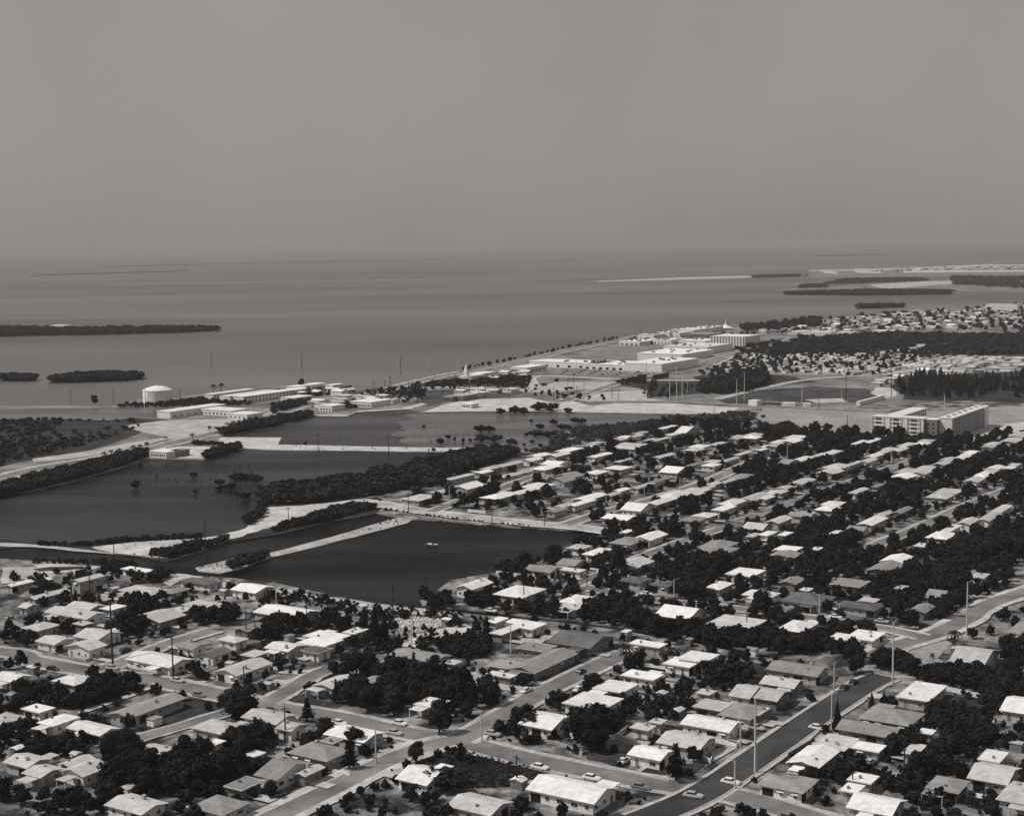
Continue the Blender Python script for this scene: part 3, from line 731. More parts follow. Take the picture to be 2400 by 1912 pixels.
NEAR = [
 # ---- left, between the canal bank and the cross street
 ('r1', (400, 432), (445, 455), (637, 402), 'gA', 'l', 'l', 'tall two-storey gabled house near the left edge below the canal bank', 5.6),
 ('r1', (800, 520), (1085, 560), (1200, 510), 'h', 'l', 'w', 'long pale hip-roofed house with white porch wall, near the left canal bank'),
 ('r1', (1150, 535), (1260, 548), (1378, 500), 'h', 'm', 'l', 'grey hip-roofed house touching the right end of the long pale hip-roofed house'),
 ('r1', (1300, 440), (1560, 475), (1650, 440), 'h', 'd', 'w', 'dark-roofed white-walled house closest to the narrow end of the pond'),
 ('r1', (1755, 510), (1940, 545), (2085, 490), 'gB', 'w', 'w', 'bright white gabled house on the near bank of the dark pond, left end'),
 ('r1', (790, 335), (1000, 365), (1105, 350), 'fl', 'w', 'w', 'low flat white house half hidden by trees right beside the left canal'),
 ('r1', (1310, 640), (1600, 682), (1755, 640), 'h', 'l', 'l', 'broad speckled grey hip roof above a dark round-topped tree, left of the pond'),
 ('r1', (1205, 690), (1310, 712), (1390, 675), 'fl', 'l', 'l', 'small flat-roofed annex at the left corner of the speckled grey hip roof'),
 ('r1', (900, 755), (1160, 792), (1330, 720), 'gA', 'l', 'm', 'wide low pale-roofed house behind the big dark tree left of centre'),
 ('r1', (320, 665), (560, 685), (700, 640), 'gB', 'l', 'l', 'pale roof farthest back in the cluster near the left edge'),
 ('r1', (130, 712), (540, 752), (720, 705), 'gB', 'l', 'w', 'long pale gabled house behind the round shrubs near the left edge'),
 ('r1', (640, 680), (760, 690), (835, 645), 'fl', 'w', 'l', 'small white flat roof beside a palm in the left cluster'),
 ('r1', (-30, 840), (130, 862), (290, 805), 'h', 'l', 'l', 'pale hip-roofed house cut by the left edge, above the white gabled cottages'),
 ('r1', (415, 800), (490, 822), (550, 795), 'fl', 'l', 'm', 'tiny flat-roofed shed between the hedge and the large plain gable at left'),
 ('r1', (430, 915), (640, 945), (790, 870), 'gB', 'l', 'w', 'large plain light gable roof just behind the white cottage with the pointed gable'),
 ('r1', (135, 955), (285, 988), (365, 920), 'gB', 'l', 'w', 'white cottage with four windows in a row, nearest the left edge'),
 ('r1', (370, 985), (525, 1035), (652, 985), 'gA', 'l', 'w', 'white cottage with steep pointed gable facing the street corner at left', 3.4),
 ('r1', (860, 1100), (1215, 1172), (1400, 1100), 'gB', 'w', 'w', 'large bright white gabled house with arched porch at the left street corner'),
 ('r1', (1280, 1000), (1440, 1022), (1520, 970), 'gB', 'm', 'w', 'grey gabled house with white porch columns behind the large bright white corner house'),
 ('r1', (1450, 1062), (1590, 1088), (1725, 1030), 'gA', 'd', 'w', 'dark-roofed cottage with white front wall right of the large bright corner house'),
 ('r1', (1640, 932), (1765, 970), (1850, 930), 'h', 'l', 'w', 'small white-walled house with pale pyramid roof behind the dark-roofed cottage'),
 ('r1', (1770, 840), (1830, 880), (2010, 830), 'gA', 'm', 'm', 'grey gable roof set diagonally among trees left of the pond bank'),
 ('r1', (1890, 702), (2080, 728), (2235, 700), 'gB', 'w', 'l', 'bright low gabled house beside the white mast at the pond bank'),
 ('r3', (-50, 1005), (135, 1042), (255, 985), 'gB', 'w', 'l', 'white gabled house joined to a carport, left of the tall casuarina'),
 ('r1', (1830, 1065), (1935, 1090), (2025, 1045), 'fl', 'l', 'm', 'low pale flat roof left of the white house with carport'),
 ('r2', (1575, 115), (1740, 160), (2090, 70), 'gA', 'l', 'w', 'long pale gabled house with white end wall above the great round tree'),
 ('r2', (285, 215), (460, 260), (520, 180), 'h', 'w', 'l', 'bright hip-roofed cottage beside dark trees below the left street'),
 ('r2', (-40, 450), (140, 476), (250, 430), 'fl', 'w', 'w', 'flat white roof at the left edge above the twin white bungalows'),
 ('r2', (100, 562), (245, 588), (455, 510), 'h', 'w', 'w', 'left of the twin white bungalows in the lower left corner'),
 ('r2', (385, 592), (590, 682), (760, 620), 'gB', 'w', 'w', 'right of the twin white bungalows in the lower left corner'),
 ('r2', (730, 490), (910, 527), (1310, 350), 'gA', 'm', 'l', 'very long narrow grey gabled row house on a lawn at lower left'),
 ('r2', (1440, 592), (1660, 682), (1820, 600), 'h', 'l', 'l', 'pale hip-roofed house with a white terrace below the great round tree'),
 ('r2', (1885, 515), (2130, 592), (2230, 500), 'gB', 'l', 'w', 'light gabled house right under the great round tree on the cross street'),
 ('r4', (40, 602), (140, 642), (270, 585), 'gB', 'l', 'w', 'small light gable on the right side of the house under the great round tree'),
 ('r4', (-90, 1010), (90, 1062), (275, 900), 'gB', 'm', 'w', 'big grey gabled house with white front cut by the bottom edge, left of centre'),
 ('r4', (195, 1000), (270, 1016), (415, 935), 'gA', 'l', 'm', 'narrow light-roofed annex right of the big grey gabled house at the bottom'),
 ('r2', (340, 962), (470, 1035), (660, 940), 'gA', 'l', 'w', 'white-gabled house in the lower left corner seen end-on'),
 ('r2', (270, 912), (400, 932), (590, 850), 'gA', 'l', 'l', 'pale roof tucked behind the white-gabled house in the lower left corner'),
 ('r2', (50, 992), (180, 1042), (250, 930), 'gB', 'l', 'l', 'pale roof in the extreme lower left corner'),
 ('r2', (1540, 722), (1590, 746), (1660, 715), 'fl', 'w', 'w', 'small square white tower among dark trees at the bottom left', 4.6),
 ('r2', (1690, 1100), (1850, 1132), (1990, 1040), 'fl', 'm', 'm', 'plain grey flat roof at the bottom edge left of the big grey gable'),
 ('r2', (1880, 832), (1920, 846), (1990, 805), 'fl', 'w', 'l', 'tiny white shed among trees left of the big grey gable at the bottom'),
 ('r2', (940, 792), (1180, 815), (1310, 765), 'gB', 'l', 'l', 'pale low roof at the lower end of the lane below the long row house'),
 ('r1', (40, 585), (110, 602), (335, 520), 'gA', 'l', 'l', 'long pale roof at the left edge in front of the tall two-storey house'),
 ('r1', (-60, 660), (20, 672), (110, 640), 'gB', 'l', 'l', 'pale roof cut by the left edge above the cluster of long roofs'),
 ('r1', (-150, 480), (-90, 492), (40, 440), 'gA', 'w', 'l', 'white roof beyond the left edge beside the canal'),
 # ---- centre
 ('r3', (1545, 492), (1680, 516), (1840, 455), 'gA', 'w', 'w', 'bright white two-windowed house at the right corner of the dark pond', 3.6),
 ('r3', (1895, 547), (2110, 592), (2254, 510), 'h', 'w', 'l', 'large bright white roof right of the white corner house on the pond'),
 ('r3', (-120, 702), (230, 757), (370, 690), 'gB', 'w', 'l', 'bright gabled house at the pond bank with dark conical trees in front'),
 ('r3', (620, 872), (690, 900), (770, 850), 'fl', 'w', 'l', 'small bright roof left of the tall casuarina'),
 ('r3', (320, 905), (540, 962), (590, 900), 'fl', 'w', 'l', 'white slanting flat roof behind the dark canopy at centre left'),
 ('r3', (230, 972), (470, 1002), (560, 930), 'fl', 'w', 'w', 'white flat roof wing in front of the white slanting roof at centre left'),
 ('r3', (225, 1032), (390, 1052), (510, 1010), 'fl', 'd', 'w', 'dark flat carport canopy with white posts at centre left'),
 ('r3', (1025, 1062), (1360, 1142), (1460, 1075), 'gB', 'm', 'l', 'grey gabled house at the lower end of the pale gravel lot'),
 ('r3', (1465, 1135), (1530, 1150), (1575, 1120), 'fl', 'l', 'l', 'small pale shed right of the grey gabled house by the gravel lot'),
 ('r3', (1790, 775), (1845, 800), (1985, 765), 'fl', 'w', 'l', 'two-storey white flat-roofed block at the head of the gravel lot', 5.0),
 ('r3', (1930, 800), (2159, 862), (2274, 812), 'fl', 'w', 'w', 'long low white flat-roofed house next to the canal, right of the gravel lot'),
 ('r3', (1850, 880), (1940, 902), (2050, 840), 'fl', 'w', 'm', 'low white flat roof in front of the two-storey white block'),
 ('r4', (505, 662), (810, 742), (870, 635), 'gB', 'w', 'l', 'bright gabled house half hidden by a round tree on the cross street at centre left'),
 ('r4', (175, 802), (440, 902), (610, 800), 'h', 'm', 'l', 'big grey hip roof with white awnings at the bottom left of centre'),
 ('r4', (390, 722), (520, 738), (590, 700), 'fl', 'm', 'l', 'small grey lean-to roof behind the big grey hip roof at the bottom'),
 ('r4', (1060, 1032), (1310, 1092), (1490, 970), 'gB', 'w', 'w', 'white house with two dark windows at the bottom edge beside the scrub field'),
 ('r4', (1225, 390), (1330, 450), (1450, 390), 'fl', 'w', 'l', 'bright roof glimpsed through the dark central grove'),
 ('r4', (390, 232), (480, 290), (660, 200), 'gA', 'l', 'l', 'pale roof behind tall thin trees at the left end of the dark grove'),
 ('r4', (780, 200), (830, 240), (900, 190), 'gA', 'm', 'm', 'small grey roof deep in the dark central grove'),
 ('r4', (1830, 75), (2190, 152), (2275, 100), 'fl', 'm', 'm', 'front left wing of the large mid-grey school-like complex at centre'),
 ('r6', (-90, 98), (105, 147), (460, -10), 'gA', 'm', 'm', 'long main wing of the large mid-grey complex at centre, along the street'),
 ('r5', (-60, 1000), (150, 1040), (330, 1000), 'fl', 'm', 'm', 'rear wing of the large mid-grey complex at centre'),
 ('r5', (255, 957), (590, 1017), (765, 915), 'gB', 'd', 'm', 'large dark gabled roof beside the canal at centre'),
 ('r4', (1800, 152), (2000, 187), (2045, 160), 'fl', 'w', 'm', 'narrow bright white canopy in front of the large mid-grey complex', 2.4),
 # ---- right of the pond
 ('r5', (965, 85), (1100, 107), (1210, 50), 'gA', 'w', 'w', 'bright gabled house with white end wall up the street right of the pond'),
 ('r5', (740, 117), (900, 142), (1060, 97), 'h', 'm', 'l', 'mid grey roof left of the bright gabled house right of the pond'),
 ('r5', (395, 160), (500, 182), (590, 150), 'h', 'l', 'w', 'small pale pyramid-roofed house on the pond bank, upper right corner of the pond'),
 ('r5', (545, 216), (640, 232), (745, 175), 'h', 'w', 'w', 'white hip roof right of the small pyramid-roofed house on the pond bank'),
 ('r5', (310, 300), (480, 312), (560, 265), 'gB', 'm', 'l', 'grey gable roof behind the pair of low roofs on the right pond bank'),
 ('r5', (40, 347), (270, 367), (345, 325), 'gB', 'm', 'w', 'low grey roof with dark shrubs in front on the right pond bank'),
 ('r5', (320, 345), (500, 367), (545, 345), 'fl', 'w', 'w', 'white flat carport roof between the grey roof and the street by the pond'),
 ('r5', (1400, 242), (1700, 252), (1800, 150), 'h', 'm', 'l', 'wide grey hip roof left of the tall dark trees at centre right'),
 ('r5', (1480, 160), (1720, 167), (1850, 110), 'h', 'm', 'l', 'grey hip roof behind the wide grey hip roof at centre right'),
 ('r5', (1720, 382), (1950, 402), (2070, 350), 'fl', 'w', 'w', 'bright stepped white roof ringed by black trees at centre right'),
 ('r5', (855, 292), (960, 360), (1030, 290), 'gA', 'l', 'l', 'pale gable behind the tall round-headed tree at centre right'),
 ('r5', (840, 432), (990, 462), (1095, 425), 'h', 'd', 'l', 'left of the two dark hip roofs side by side at centre right'),
 ('r5', (1070, 467), (1220, 492), (1325, 460), 'h', 'd', 'l', 'right of the two dark hip roofs side by side at centre right'),
 ('r5', (1590, 492), (1680, 526), (1755, 465), 'h', 'w', 'l', 'small bright white roof deep in black trees below the stepped white roof'),
 ('r5', (1845, 552), (2080, 582), (2202, 545), 'h', 'w', 'w', 'bright white hip-roofed house with a round dark tree in front'),
 ('r5', (280, 610), (440, 630), (660, 580), 'h', 'w', 'w', 'white hip-roofed house beside the canal street, right of the palm'),
 ('r5', (1180, 722), (1420, 777), (1535, 690), 'gB', 'w', 'w', 'brilliant white five-sided-looking roof with long white side wall by the canal'),
 ('r5', (1550, 802), (1900, 847), (2085, 775), 'fl', 'l', 'm', 'very broad pale flat roof with rounded corner right of the brilliant white roof'),
 ('r5', (325, 662), (450, 685), (590, 640), 'fl', 'l', 'w', 'low house with arched white wall hidden by shrubs next to the canal'),
 ('r5', (870, 965), (1130, 995), (1280, 975), 'fl', 'w', 'l', 'white flat roof at the end of the centre street by the canal'),
 ('r6', (1230, 57), (1430, 102), (1500, 40), 'fl', 'w', 'w', 'front half of the stepped white roofs below the canal'),
 ('r6', (1320, 8), (1530, 55), (1670, -5), 'fl', 'w', 'w', 'rear half of the stepped white roofs below the canal', 3.6),
 ('r6', (860, 162), (1130, 202), (1190, 150), 'fl', 'w', 'w', 'farthest of the three flat white roofs in a row on the centre street'),
 ('r6', (625, 264), (850, 312), (975, 240), 'fl', 'w', 'w', 'middle of the three flat white roofs in a row on the centre street'),
 ('r6', (365, 392), (690, 452), (855, 360), 'fl', 'w', 'w', 'nearest and largest of the three flat white roofs in a row on the centre street'),
 ('r6', (45, 582), (330, 628), (395, 500), 'gB', 'w', 'w', 'white house with a broad front chimney left of the huge black round tree'),
 ('r6', (1475, 307), (1590, 327), (1650, 295), 'fl', 'l', 'l', 'small pale box roof right of the scrubby yard at centre right'),
 ('r6', (1760, 327), (1930, 358), (2070, 265), 'gB', 'l', 'w', 'pale gabled roof behind the pyramid-roofed house on the dark street'),
 ('r6', (1950, 332), (2152, 390), (2257, 305), 'gB', 'l', 'm', 'light gabled roof right of the pyramid-roofed house on the dark street'),
 ('r6', (1470, 422), (1690, 467), (1770, 400), 'fl', 'l', 'm', 'pale flat slab roof left of the pyramid-roofed house on the dark street'),
 ('r6', (1665, 492), (1930, 532), (2090, 430), 'h', 'm', 'w', 'pyramid-roofed grey house facing the dark street'),
 ('r6', (1390, 557), (1740, 657), (1840, 570), 'gB', 'w', 'w', 'bright white gabled house with dark end, below the pyramid-roofed house'),
 ('r6', (930, 602), (1080, 632), (1130, 590), 'fl', 'l', 'w', 'small flat-roofed outbuilding inside the white yard wall'),
 ('r6', (1090, 552), (1160, 576), (1225, 545), 'fl', 'l', 'l', 'little square shed behind the outbuilding inside the white yard wall'),
 ('r6', (1170, 722), (1500, 797), (1640, 690), 'gB', 'l', 'l', 'long pale low-pitched house inside the white yard wall'),
 ('r6', (935, 827), (1190, 888), (1270, 800), 'gB', 'w', 'w', 'white bungalow on the corner with a dark spiky tree in front'),
 ('r6', (40, 1140), (640, 1225), (830, 1095), 'gB', 'w', 'w', 'huge bright white roof cut by the bottom edge at centre'),
 # ---- right foreground
 ('r8', (75, 112), (490, 172), (582, 95), 'gB', 'm', 'l', 'long barn-like grey gabled house at the head of the dark street'),
 ('r8', (20, 217), (265, 282), (370, 220), 'gB', 'l', 'm', 'pale roof directly in front of the long barn-like gabled house'),
 ('r8', (-80, 480), (-10, 502), (62, 445), 'fl', 'l', 'm', 'small pale flat roof beside the kerb of the dark street'),
 ('r8', (1155, 332), (1400, 388), (1575, 265), 'fl', 'w', 'l', 'large stained flat white roof at the top right corner of the dark street'),
 ('r8', (835, 512), (1250, 582), (1390, 480), 'h', 'm', 'd', 'wide dark grey hip roof with white awnings, right side of the dark street'),
 ('r8', (640, 622), (1140, 672), (1225, 590), 'gB', 'm', 'm', 'grey gabled house beside the tall cypress on the dark street'),
 ('r8', (420, 752), (700, 777), (870, 690), 'fl', 'l', 'l', 'pale flat patio roof between the cypress house and the white flat roofs'),
 ('r8', (780, 762), (1000, 812), (1055, 755), 'fl', 'w', 'l', 'white flat roof with white hooded windows below it, right foreground'),
 ('r8', (230, 887), (490, 937), (670, 800), 'gA', 'w', 'm', 'bright ribbed white roof with dark open porch, right side of the dark street'),
 ('r8', (-40, 1090), (370, 1132), (490, 1050), 'h', 'm', 'w', 'grey hip roof at the bottom edge where the dark street leaves the picture'),
 ('r8', (745, 1032), (930, 1077), (1000, 1015), 'fl', 'w', 'l', 'white flat roof near the bottom edge, right foreground'),
 ('r8', (660, 1120), (800, 1150), (905, 1095), 'fl', 'w', 'l', 'white roof corner touching the bottom edge, right foreground'),
 ('r8', (1380, 1092), (1640, 1152), (1790, 1060), 'h', 'm', 'm', 'grey hip roof in the lower right corner, left of the big pale roof'),
 ('r8', (1730, 1002), (2035, 1082), (2230, 960), 'gB', 'l', 'l', 'big pale gabled roof in the lower right corner'),
 ('r8', (1815, 857), (1990, 892), (2120, 820), 'fl', 'w', 'l', 'white flat roof behind the big pale roof in the lower right corner'),
 ('r8', (1365, 632), (1430, 656), (1458, 630), 'fl', 'w', 'l', 'tiny white shed among trees right of the dark hip roof'),
 ('r8', (1220, 802), (1290, 836), (1390, 760), 'fl', 'l', 'l', 'small pale roof under trees right of the hooded-window house'),
 ('r7', (175, 832), (335, 887), (470, 810), 'h', 'w', 'l', 'brilliant white roof above the dark hedge right of the broad pale flat roof'),
 ('r7', (580, 932), (730, 955), (790, 900), 'fl', 'w', 'w', 'left wing of the L-shaped white roof below the side street at right'),
 ('r7', (745, 908), (940, 957), (1040, 890), 'fl', 'w', 'w', 'right wing of the L-shaped white roof below the side street at right'),
 ('r7', (230, 607), (540, 658), (590, 575), 'h', 'd', 'l', 'left dark hip roof on the far side of the side street at right'),
 ('r7', (640, 647), (960, 692), (1045, 650), 'h', 'd', 'l', 'right dark hip roof on the far side of the side street at right'),
 ('r7', (1265, 672), (1340, 735), (1465, 680), 'gA', 'm', 'm', 'grey roof left of the sandy road bend at right'),
 ('r7', (1370, 572), (1500, 602), (1645, 545), 'gB', 'm', 'l', 'grey gabled roof behind dark trees above the sandy road bend'),
 ('r7', (1750, 402), (1870, 422), (1945, 390), 'fl', 'l', 'w', 'pale flat roof with a white end near the right edge'),
 ('r7', (930, 342), (1090, 392), (1190, 320), 'gA', 'm', 'm', 'mid grey roof right below the bright gabled house near the street stub'),
 ('r7', (1030, 267), (1210, 302), (1300, 250), 'gA', 'w', 'w', 'bright white gabled house just below the street stub at right'),
 ('r7', (1310, 142), (1380, 162), (1425, 135), 'fl', 'w', 'l', 'small white roof right of the street stub'),
 ('r7', (1425, 67), (1570, 102), (1640, 50), 'h', 'w', 'l', 'white hip roof surrounded by black trees near the right edge'),
 ('r7', (130, 167), (260, 202), (360, 170), 'fl', 'w', 'w', 'white flat roof just above a grey one, right of the tall dark trees'),
 ('r7', (55, 212), (190, 267), (375, 235), 'gA', 'm', 'm', 'grey diagonal roof below the white flat one, right of the tall dark trees'),
 ('r7', (445, 170), (490, 190), (522, 168), 'fl', 'w', 'l', 'tiny bright roof amid the black tree mass at right'),
 ('r7', (625, 457), (820, 512), (900, 460), 'fl', 'm', 'm', 'grey flat roof framed by black trees at right'),
 ('r7', (850, 602), (960, 632), (1000, 605), 'fl', 'l', 'l', 'small pale roof between the two dark hip roofs and the black trees'),
 ('r7', (345, 515), (400, 532), (445, 512), 'fl', 'w', 'l', 'tiny bright roof behind the left dark hip roof at right'),
 ('r7', (205, 445), (290, 490), (345, 440), 'gA', 'm', 'm', 'small grey gable behind the bright hip-roofed house with a round tree'),
 ('r7', (1570, 1112), (1850, 1152), (2060, 1040), 'gB', 'l', 'l', 'large pale roof at the right edge below the sandy road bend'),
 ('r7', (1150, 500), (1200, 520), (1245, 495), 'fl', 'l', 'l', 'little pale roof deep in the black trees at right'),
 # ---- outside the print's edge, cut by the frame
 ('f', (20, 1790), (70, 1806), (110, 1780), 'gB', 'l', 'l', 'pale gabled house straddling the left end of the bottom rows'),
 ('f', (2360, 1480), (2420, 1495), (2460, 1470), 'h', 'm', 'l', 'grey hip roof at the far right margin beside the sandy road'),
 ('f', (2340, 1660), (2400, 1680), (2450, 1650), 'gB', 'w', 'l', 'white gabled house at the far right margin behind trees'),
 ('f', (2330, 1870), (2420, 1890), (2470, 1850), 'h', 'l', 'l', 'pale hip roof at the bottom right corner'),
 ('f', (250, 1890), (340, 1910), (390, 1880), 'gB', 'l', 'w', 'pale gabled house along the very bottom, left'),
 ('f', (450, 1895), (530, 1912), (580, 1880), 'h', 'm', 'l', 'grey hip roof along the very bottom, left of the sandy street'),
 ('f', (1050, 1890), (1150, 1912), (1200, 1880), 'gB', 'l', 'l', 'pale gabled house along the very bottom, right of the scrub field'),
 ('f', (1980, 1890), (2080, 1912), (2130, 1880), 'gB', 'w', 'l', 'white gabled house along the very bottom right'),
 ('f', (-10, 1590), (30, 1602), (70, 1585), 'gB', 'w', 'w', 'white gabled house at the far left margin below the street'),
 ('f', (-30, 1690), (10, 1702), (50, 1680), 'h', 'l', 'l', 'pale hip roof at the far left margin'),
]
for h_ in NEAR:
    kw = {'hh': h_[8]} if len(h_) > 8 else {}
    house_px(*h_[:8], chim='front chimney' in h_[7], awn=0.7 if 'awning' in h_[7] or 'hooded' in h_[7] else 0.15, **kw)

MID = {
 'row along the mangrove belt': [
  ('m4', (1500, 375), (1560, 382), (1650, 328), 'fl', 'l'), ('m4', (1700, 320), (1780, 327), (1900, 267), 'gA', 'w'), ('m4', (1905, 265), (1980, 272), (2075, 225), 'gA', 'l'),
  ('m6', (20, 360), (110, 370), (225, 305), 'gA', 'w'), ('m6', (230, 322), (320, 332), (500, 255), 'gA', 'w'), ('m6', (535, 242), (600, 250), (690, 203), 'gA', 'w'),
  ('m6', (780, 185), (850, 192), (940, 155), 'gA', 'w'), ('m6', (925, 160), (980, 166), (1062, 118), 'gA', 'w'), ('m6', (1200, 90), (1240, 98), (1282, 66), 'fl', 'w')],
 'first street row past the pond': [
  ('m4', (1110, 540), (1240, 562), (1365, 515), 'h', 'w'), ('m4', (1555, 450), (1670, 467), (1735, 420), 'gA', 'w'), ('m4', (1790, 530), (1920, 548), (2040, 492), 'h', 'w'),
  ('m6', (-70, 642), (20, 652), (108, 602), 'gA', 'w'), ('m6', (45, 582), (170, 607), (252, 562), 'h', 'w'), ('m6', (160, 432), (240, 450), (295, 405), 'h', 'w'),
  ('m6', (190, 392), (330, 402), (412, 372), 'gB', 'w'), ('m6', (245, 527), (370, 552), (495, 485), 'gA', 'l'), ('m6', (590, 462), (640, 487), (695, 455), 'h', 'w'),
  ('m6', (740, 425), (850, 447), (905, 418), 'fl', 'w'), ('m6', (610, 335), (680, 342), (722, 298), 'gA', 'w'), ('m6', (810, 257), (990, 272), (1035, 222), 'gB', 'w'),
  ('m6', (835, 375), (870, 380), (895, 345), 'fl', 'l'), ('m6', (1160, 335), (1210, 347), (1245, 305), 'gA', 'w'), ('m6', (1060, 188), (1090, 194), (1125, 172), 'fl', 'w'), ('m6', (1160, 190), (1190, 197), (1215, 163), 'fl', 'w'),
  ('m6', (1255, 145), (1310, 152), (1352, 120), 'fl', 'w'), ('m6', (1345, 122), (1430, 130), (1472, 95), 'gB', 'w'), ('m6', (1390, 272), (1500, 282), (1578, 232), 'h', 'w'),
  ('m6', (1625, 225), (1665, 236), (1698, 208), 'fl', 'w'), ('m6', (1765, 178), (1830, 186), (1885, 148), 'gA', 'w'), ('m6', (1880, 165), (1985, 180), (2038, 140), 'h', 'w')],
 'second street left row past pond': [
  ('m6', (240, 787), (300, 802), (450, 722), 'gA', 'm'), ('m6', (415, 737), (480, 748), (610, 692), 'gA', 'w'), ('m6', (455, 687), (560, 702), (715, 648), 'gA', 'w'),
  ('m6', (715, 652), (775, 662), (905, 598), 'gA', 'w'), ('m6', (950, 592), (1010, 602), (1110, 555), 'gA', 'l'), ('m6', (1100, 545), (1150, 552), (1235, 505), 'gA', 'l'),
  ('m6', (1200, 455), (1330, 472), (1412, 432), 'gB', 'w'), ('m6', (1415, 408), (1460, 414), (1495, 380), 'fl', 'l'), ('m6', (1555, 402), (1640, 417), (1685, 362), 'h', 'w'),
  ('m6', (1710, 370), (1760, 377), (1805, 335), 'gA', 'w'), ('m6', (1820, 315), (1870, 320), (1922, 285), 'gA', 'w'), ('m8', (0, 275), (30, 282), (65, 235), 'gA', 'w'),
  ('m8', (50, 242), (150, 250), (250, 192), 'gA', 'w'), ('m8', (180, 202), (300, 215), (392, 155), 'gA', 'w')],
 'second street right row past pond': [
  ('m6', (685, 847), (900, 865), (998, 830), 'gB', 'w'), ('m6', (850, 772), (1000, 792), (1132, 750), 'gB', 'w'), ('m6', (1070, 727), (1160, 742), (1262, 692), 'gA', 'w'),
  ('m6', (1210, 662), (1310, 702), (1392, 642), 'h', 'w'), ('m6', (1350, 642), (1490, 662), (1578, 602), 'fl', 'w'), ('m6', (1520, 592), (1580, 602), (1692, 542), 'gA', 'l'),
  ('m6', (1690, 545), (1740, 552), (1800, 518), 'gA', 'l'), ('m6', (1770, 502), (1850, 522), (1942, 482), 'h', 'm'), ('m8', (165, 382), (260, 390), (330, 355), 'gB', 'm'),
  ('m8', (300, 357), (380, 367), (437, 330), 'h', 'w'), ('m8', (465, 322), (510, 328), (545, 300), 'fl', 'l'), ('m8', (545, 305), (605, 320), (660, 280), 'h', 'w'),
  ('m8', (800, 218), (840, 224), (882, 190), 'fl', 'w'), ('m8', (915, 205), (960, 212), (1002, 175), 'fl', 'w')],
 'third row past the pond': [
  ('m6', (860, 965), (895, 972), (932, 945), 'fl', 'w'), ('m6', (1370, 852), (1450, 890), (1640, 820), 'h', 'm'), ('m6', (1630, 767), (1690, 792), (1800, 752), 'fl', 'w'),
  ('m6', (1705, 722), (1800, 747), (1868, 700), 'h', 'w'), ('m6', (1870, 692), (2000, 707), (2080, 645), 'gA', 'w'), ('m8', (0, 682), (60, 697), (155, 622), 'gA', 'w'),
  ('m8', (90, 632), (190, 642), (287, 582), 'gA', 'l'), ('m8', (245, 552), (360, 562), (477, 520), 'gA', 'l'), ('m8', (510, 462), (640, 482), (742, 402), 'gA', 'l'),
  ('m8', (770, 395), (800, 405), (842, 368), 'fl', 'w'), ('m8', (875, 367), (920, 387), (1010, 312), 'gA', 'l'), ('m8', (1010, 287), (1060, 302), (1132, 258), 'h', 'w'),
  ('m8', (1120, 277), (1180, 292), (1302, 218), 'gA', 'w'), ('m8', (1330, 215), (1390, 238), (1452, 195), 'h', 'w')],
 'fourth row past the pond': [
  ('m6', (1840, 927), (2000, 947), (2156, 915), 'gB', 'w'), ('m6', (1915, 1000), (1960, 1012), (2010, 980), 'fl', 'w'), ('m6', (2030, 985), (2090, 1002), (2140, 965), 'h', 'w'),
  ('m8', (60, 885), (180, 895), (262, 845), 'gA', 'l'), ('m8', (230, 817), (400, 842), (492, 812), 'gB', 'm'), ('m8', (175, 985), (215, 995), (262, 965), 'fl', 'w'),
  ('m8', (510, 762), (600, 800), (692, 722), 'h', 'w'), ('m8', (760, 635), (830, 642), (902, 595), 'gA', 'l'), ('m8', (970, 580), (1000, 585), (1030, 555), 'fl', 'l'),
  ('m8', (1130, 497), (1250, 525), (1345, 442), 'gA', 'w'), ('m8', (1290, 465), (1400, 480), (1485, 412), 'gA', 'w'), ('m8', (1470, 392), (1560, 402), (1652, 342), 'gA', 'l'),
  ('m8', (1640, 342), (1720, 352), (1842, 282), 'gA', 'w'), ('m8', (1890, 242), (1950, 262), (2012, 215), 'gA', 'l'), ('f', (2350, 1035), (2380, 1040), (2410, 1018), 'gA', 'w')],
 'fifth row past the pond': [
  ('m8', (600, 975), (650, 985), (695, 955), 'fl', 'w'), ('m8', (700, 932), (830, 952), (962, 930), 'gB', 'm'), ('m8', (820, 892), (930, 912), (1082, 850), 'gA', 'w'),
  ('m8', (945, 832), (1020, 842), (1120, 800), 'gA', 'l'), ('m8', (1110, 800), (1180, 808), (1302, 762), 'gA', 'l'), ('m8', (1420, 662), (1560, 692), (1708, 615), 'h', 'l'),
  ('m8', (1755, 522), (1810, 562), (1935, 482), 'gA', 'w'), ('m8', (1870, 462), (1960, 475), (2060, 410), 'gA', 'w'), ('m8', (2050, 430), (2120, 440), (2200, 390), 'gA', 'w')],
 'sixth row past the pond': [
  ('m8', (1550, 952), (1620, 965), (1685, 910), 'fl', 'w'), ('m8', (1660, 892), (1770, 905), (1850, 860), 'gA', 'l'), ('m8', (1830, 862), (1930, 875), (2040, 815), 'gA', 'l'), ('m8', (1960, 790), (2040, 802), (2120, 745), 'gA', 'w')],
}
def split_long(t):
    z_, L_, F_, R_, rf, tn = t
    l, f, r = (G(z_, *p, 2.75)[:2] for p in (L_, F_, R_))
    a = abs(float((r - f) @ AV)); n = 2 if a > 24 else 1
    if tn == 'w' and rng.random() < 0.38: tn = 'l'
    elif tn == 'l' and rng.random() < 0.35: tn = 'm'
    if n == 1: return [(z_, L_, F_, R_, rf, tn)]
    L_, F_, R_ = (np.array(p, float) for p in (L_, F_, R_)); d = R_ - F_
    return [(z_, tuple(L_), tuple(F_), tuple(F_ + d * 0.44), rf, tn), (z_, tuple(L_ + d * 0.54), tuple(F_ + d * 0.54), tuple(R_), rng.choice((rf, 'h', 'fl')), rng.choice((tn, 'l', 'w')))]
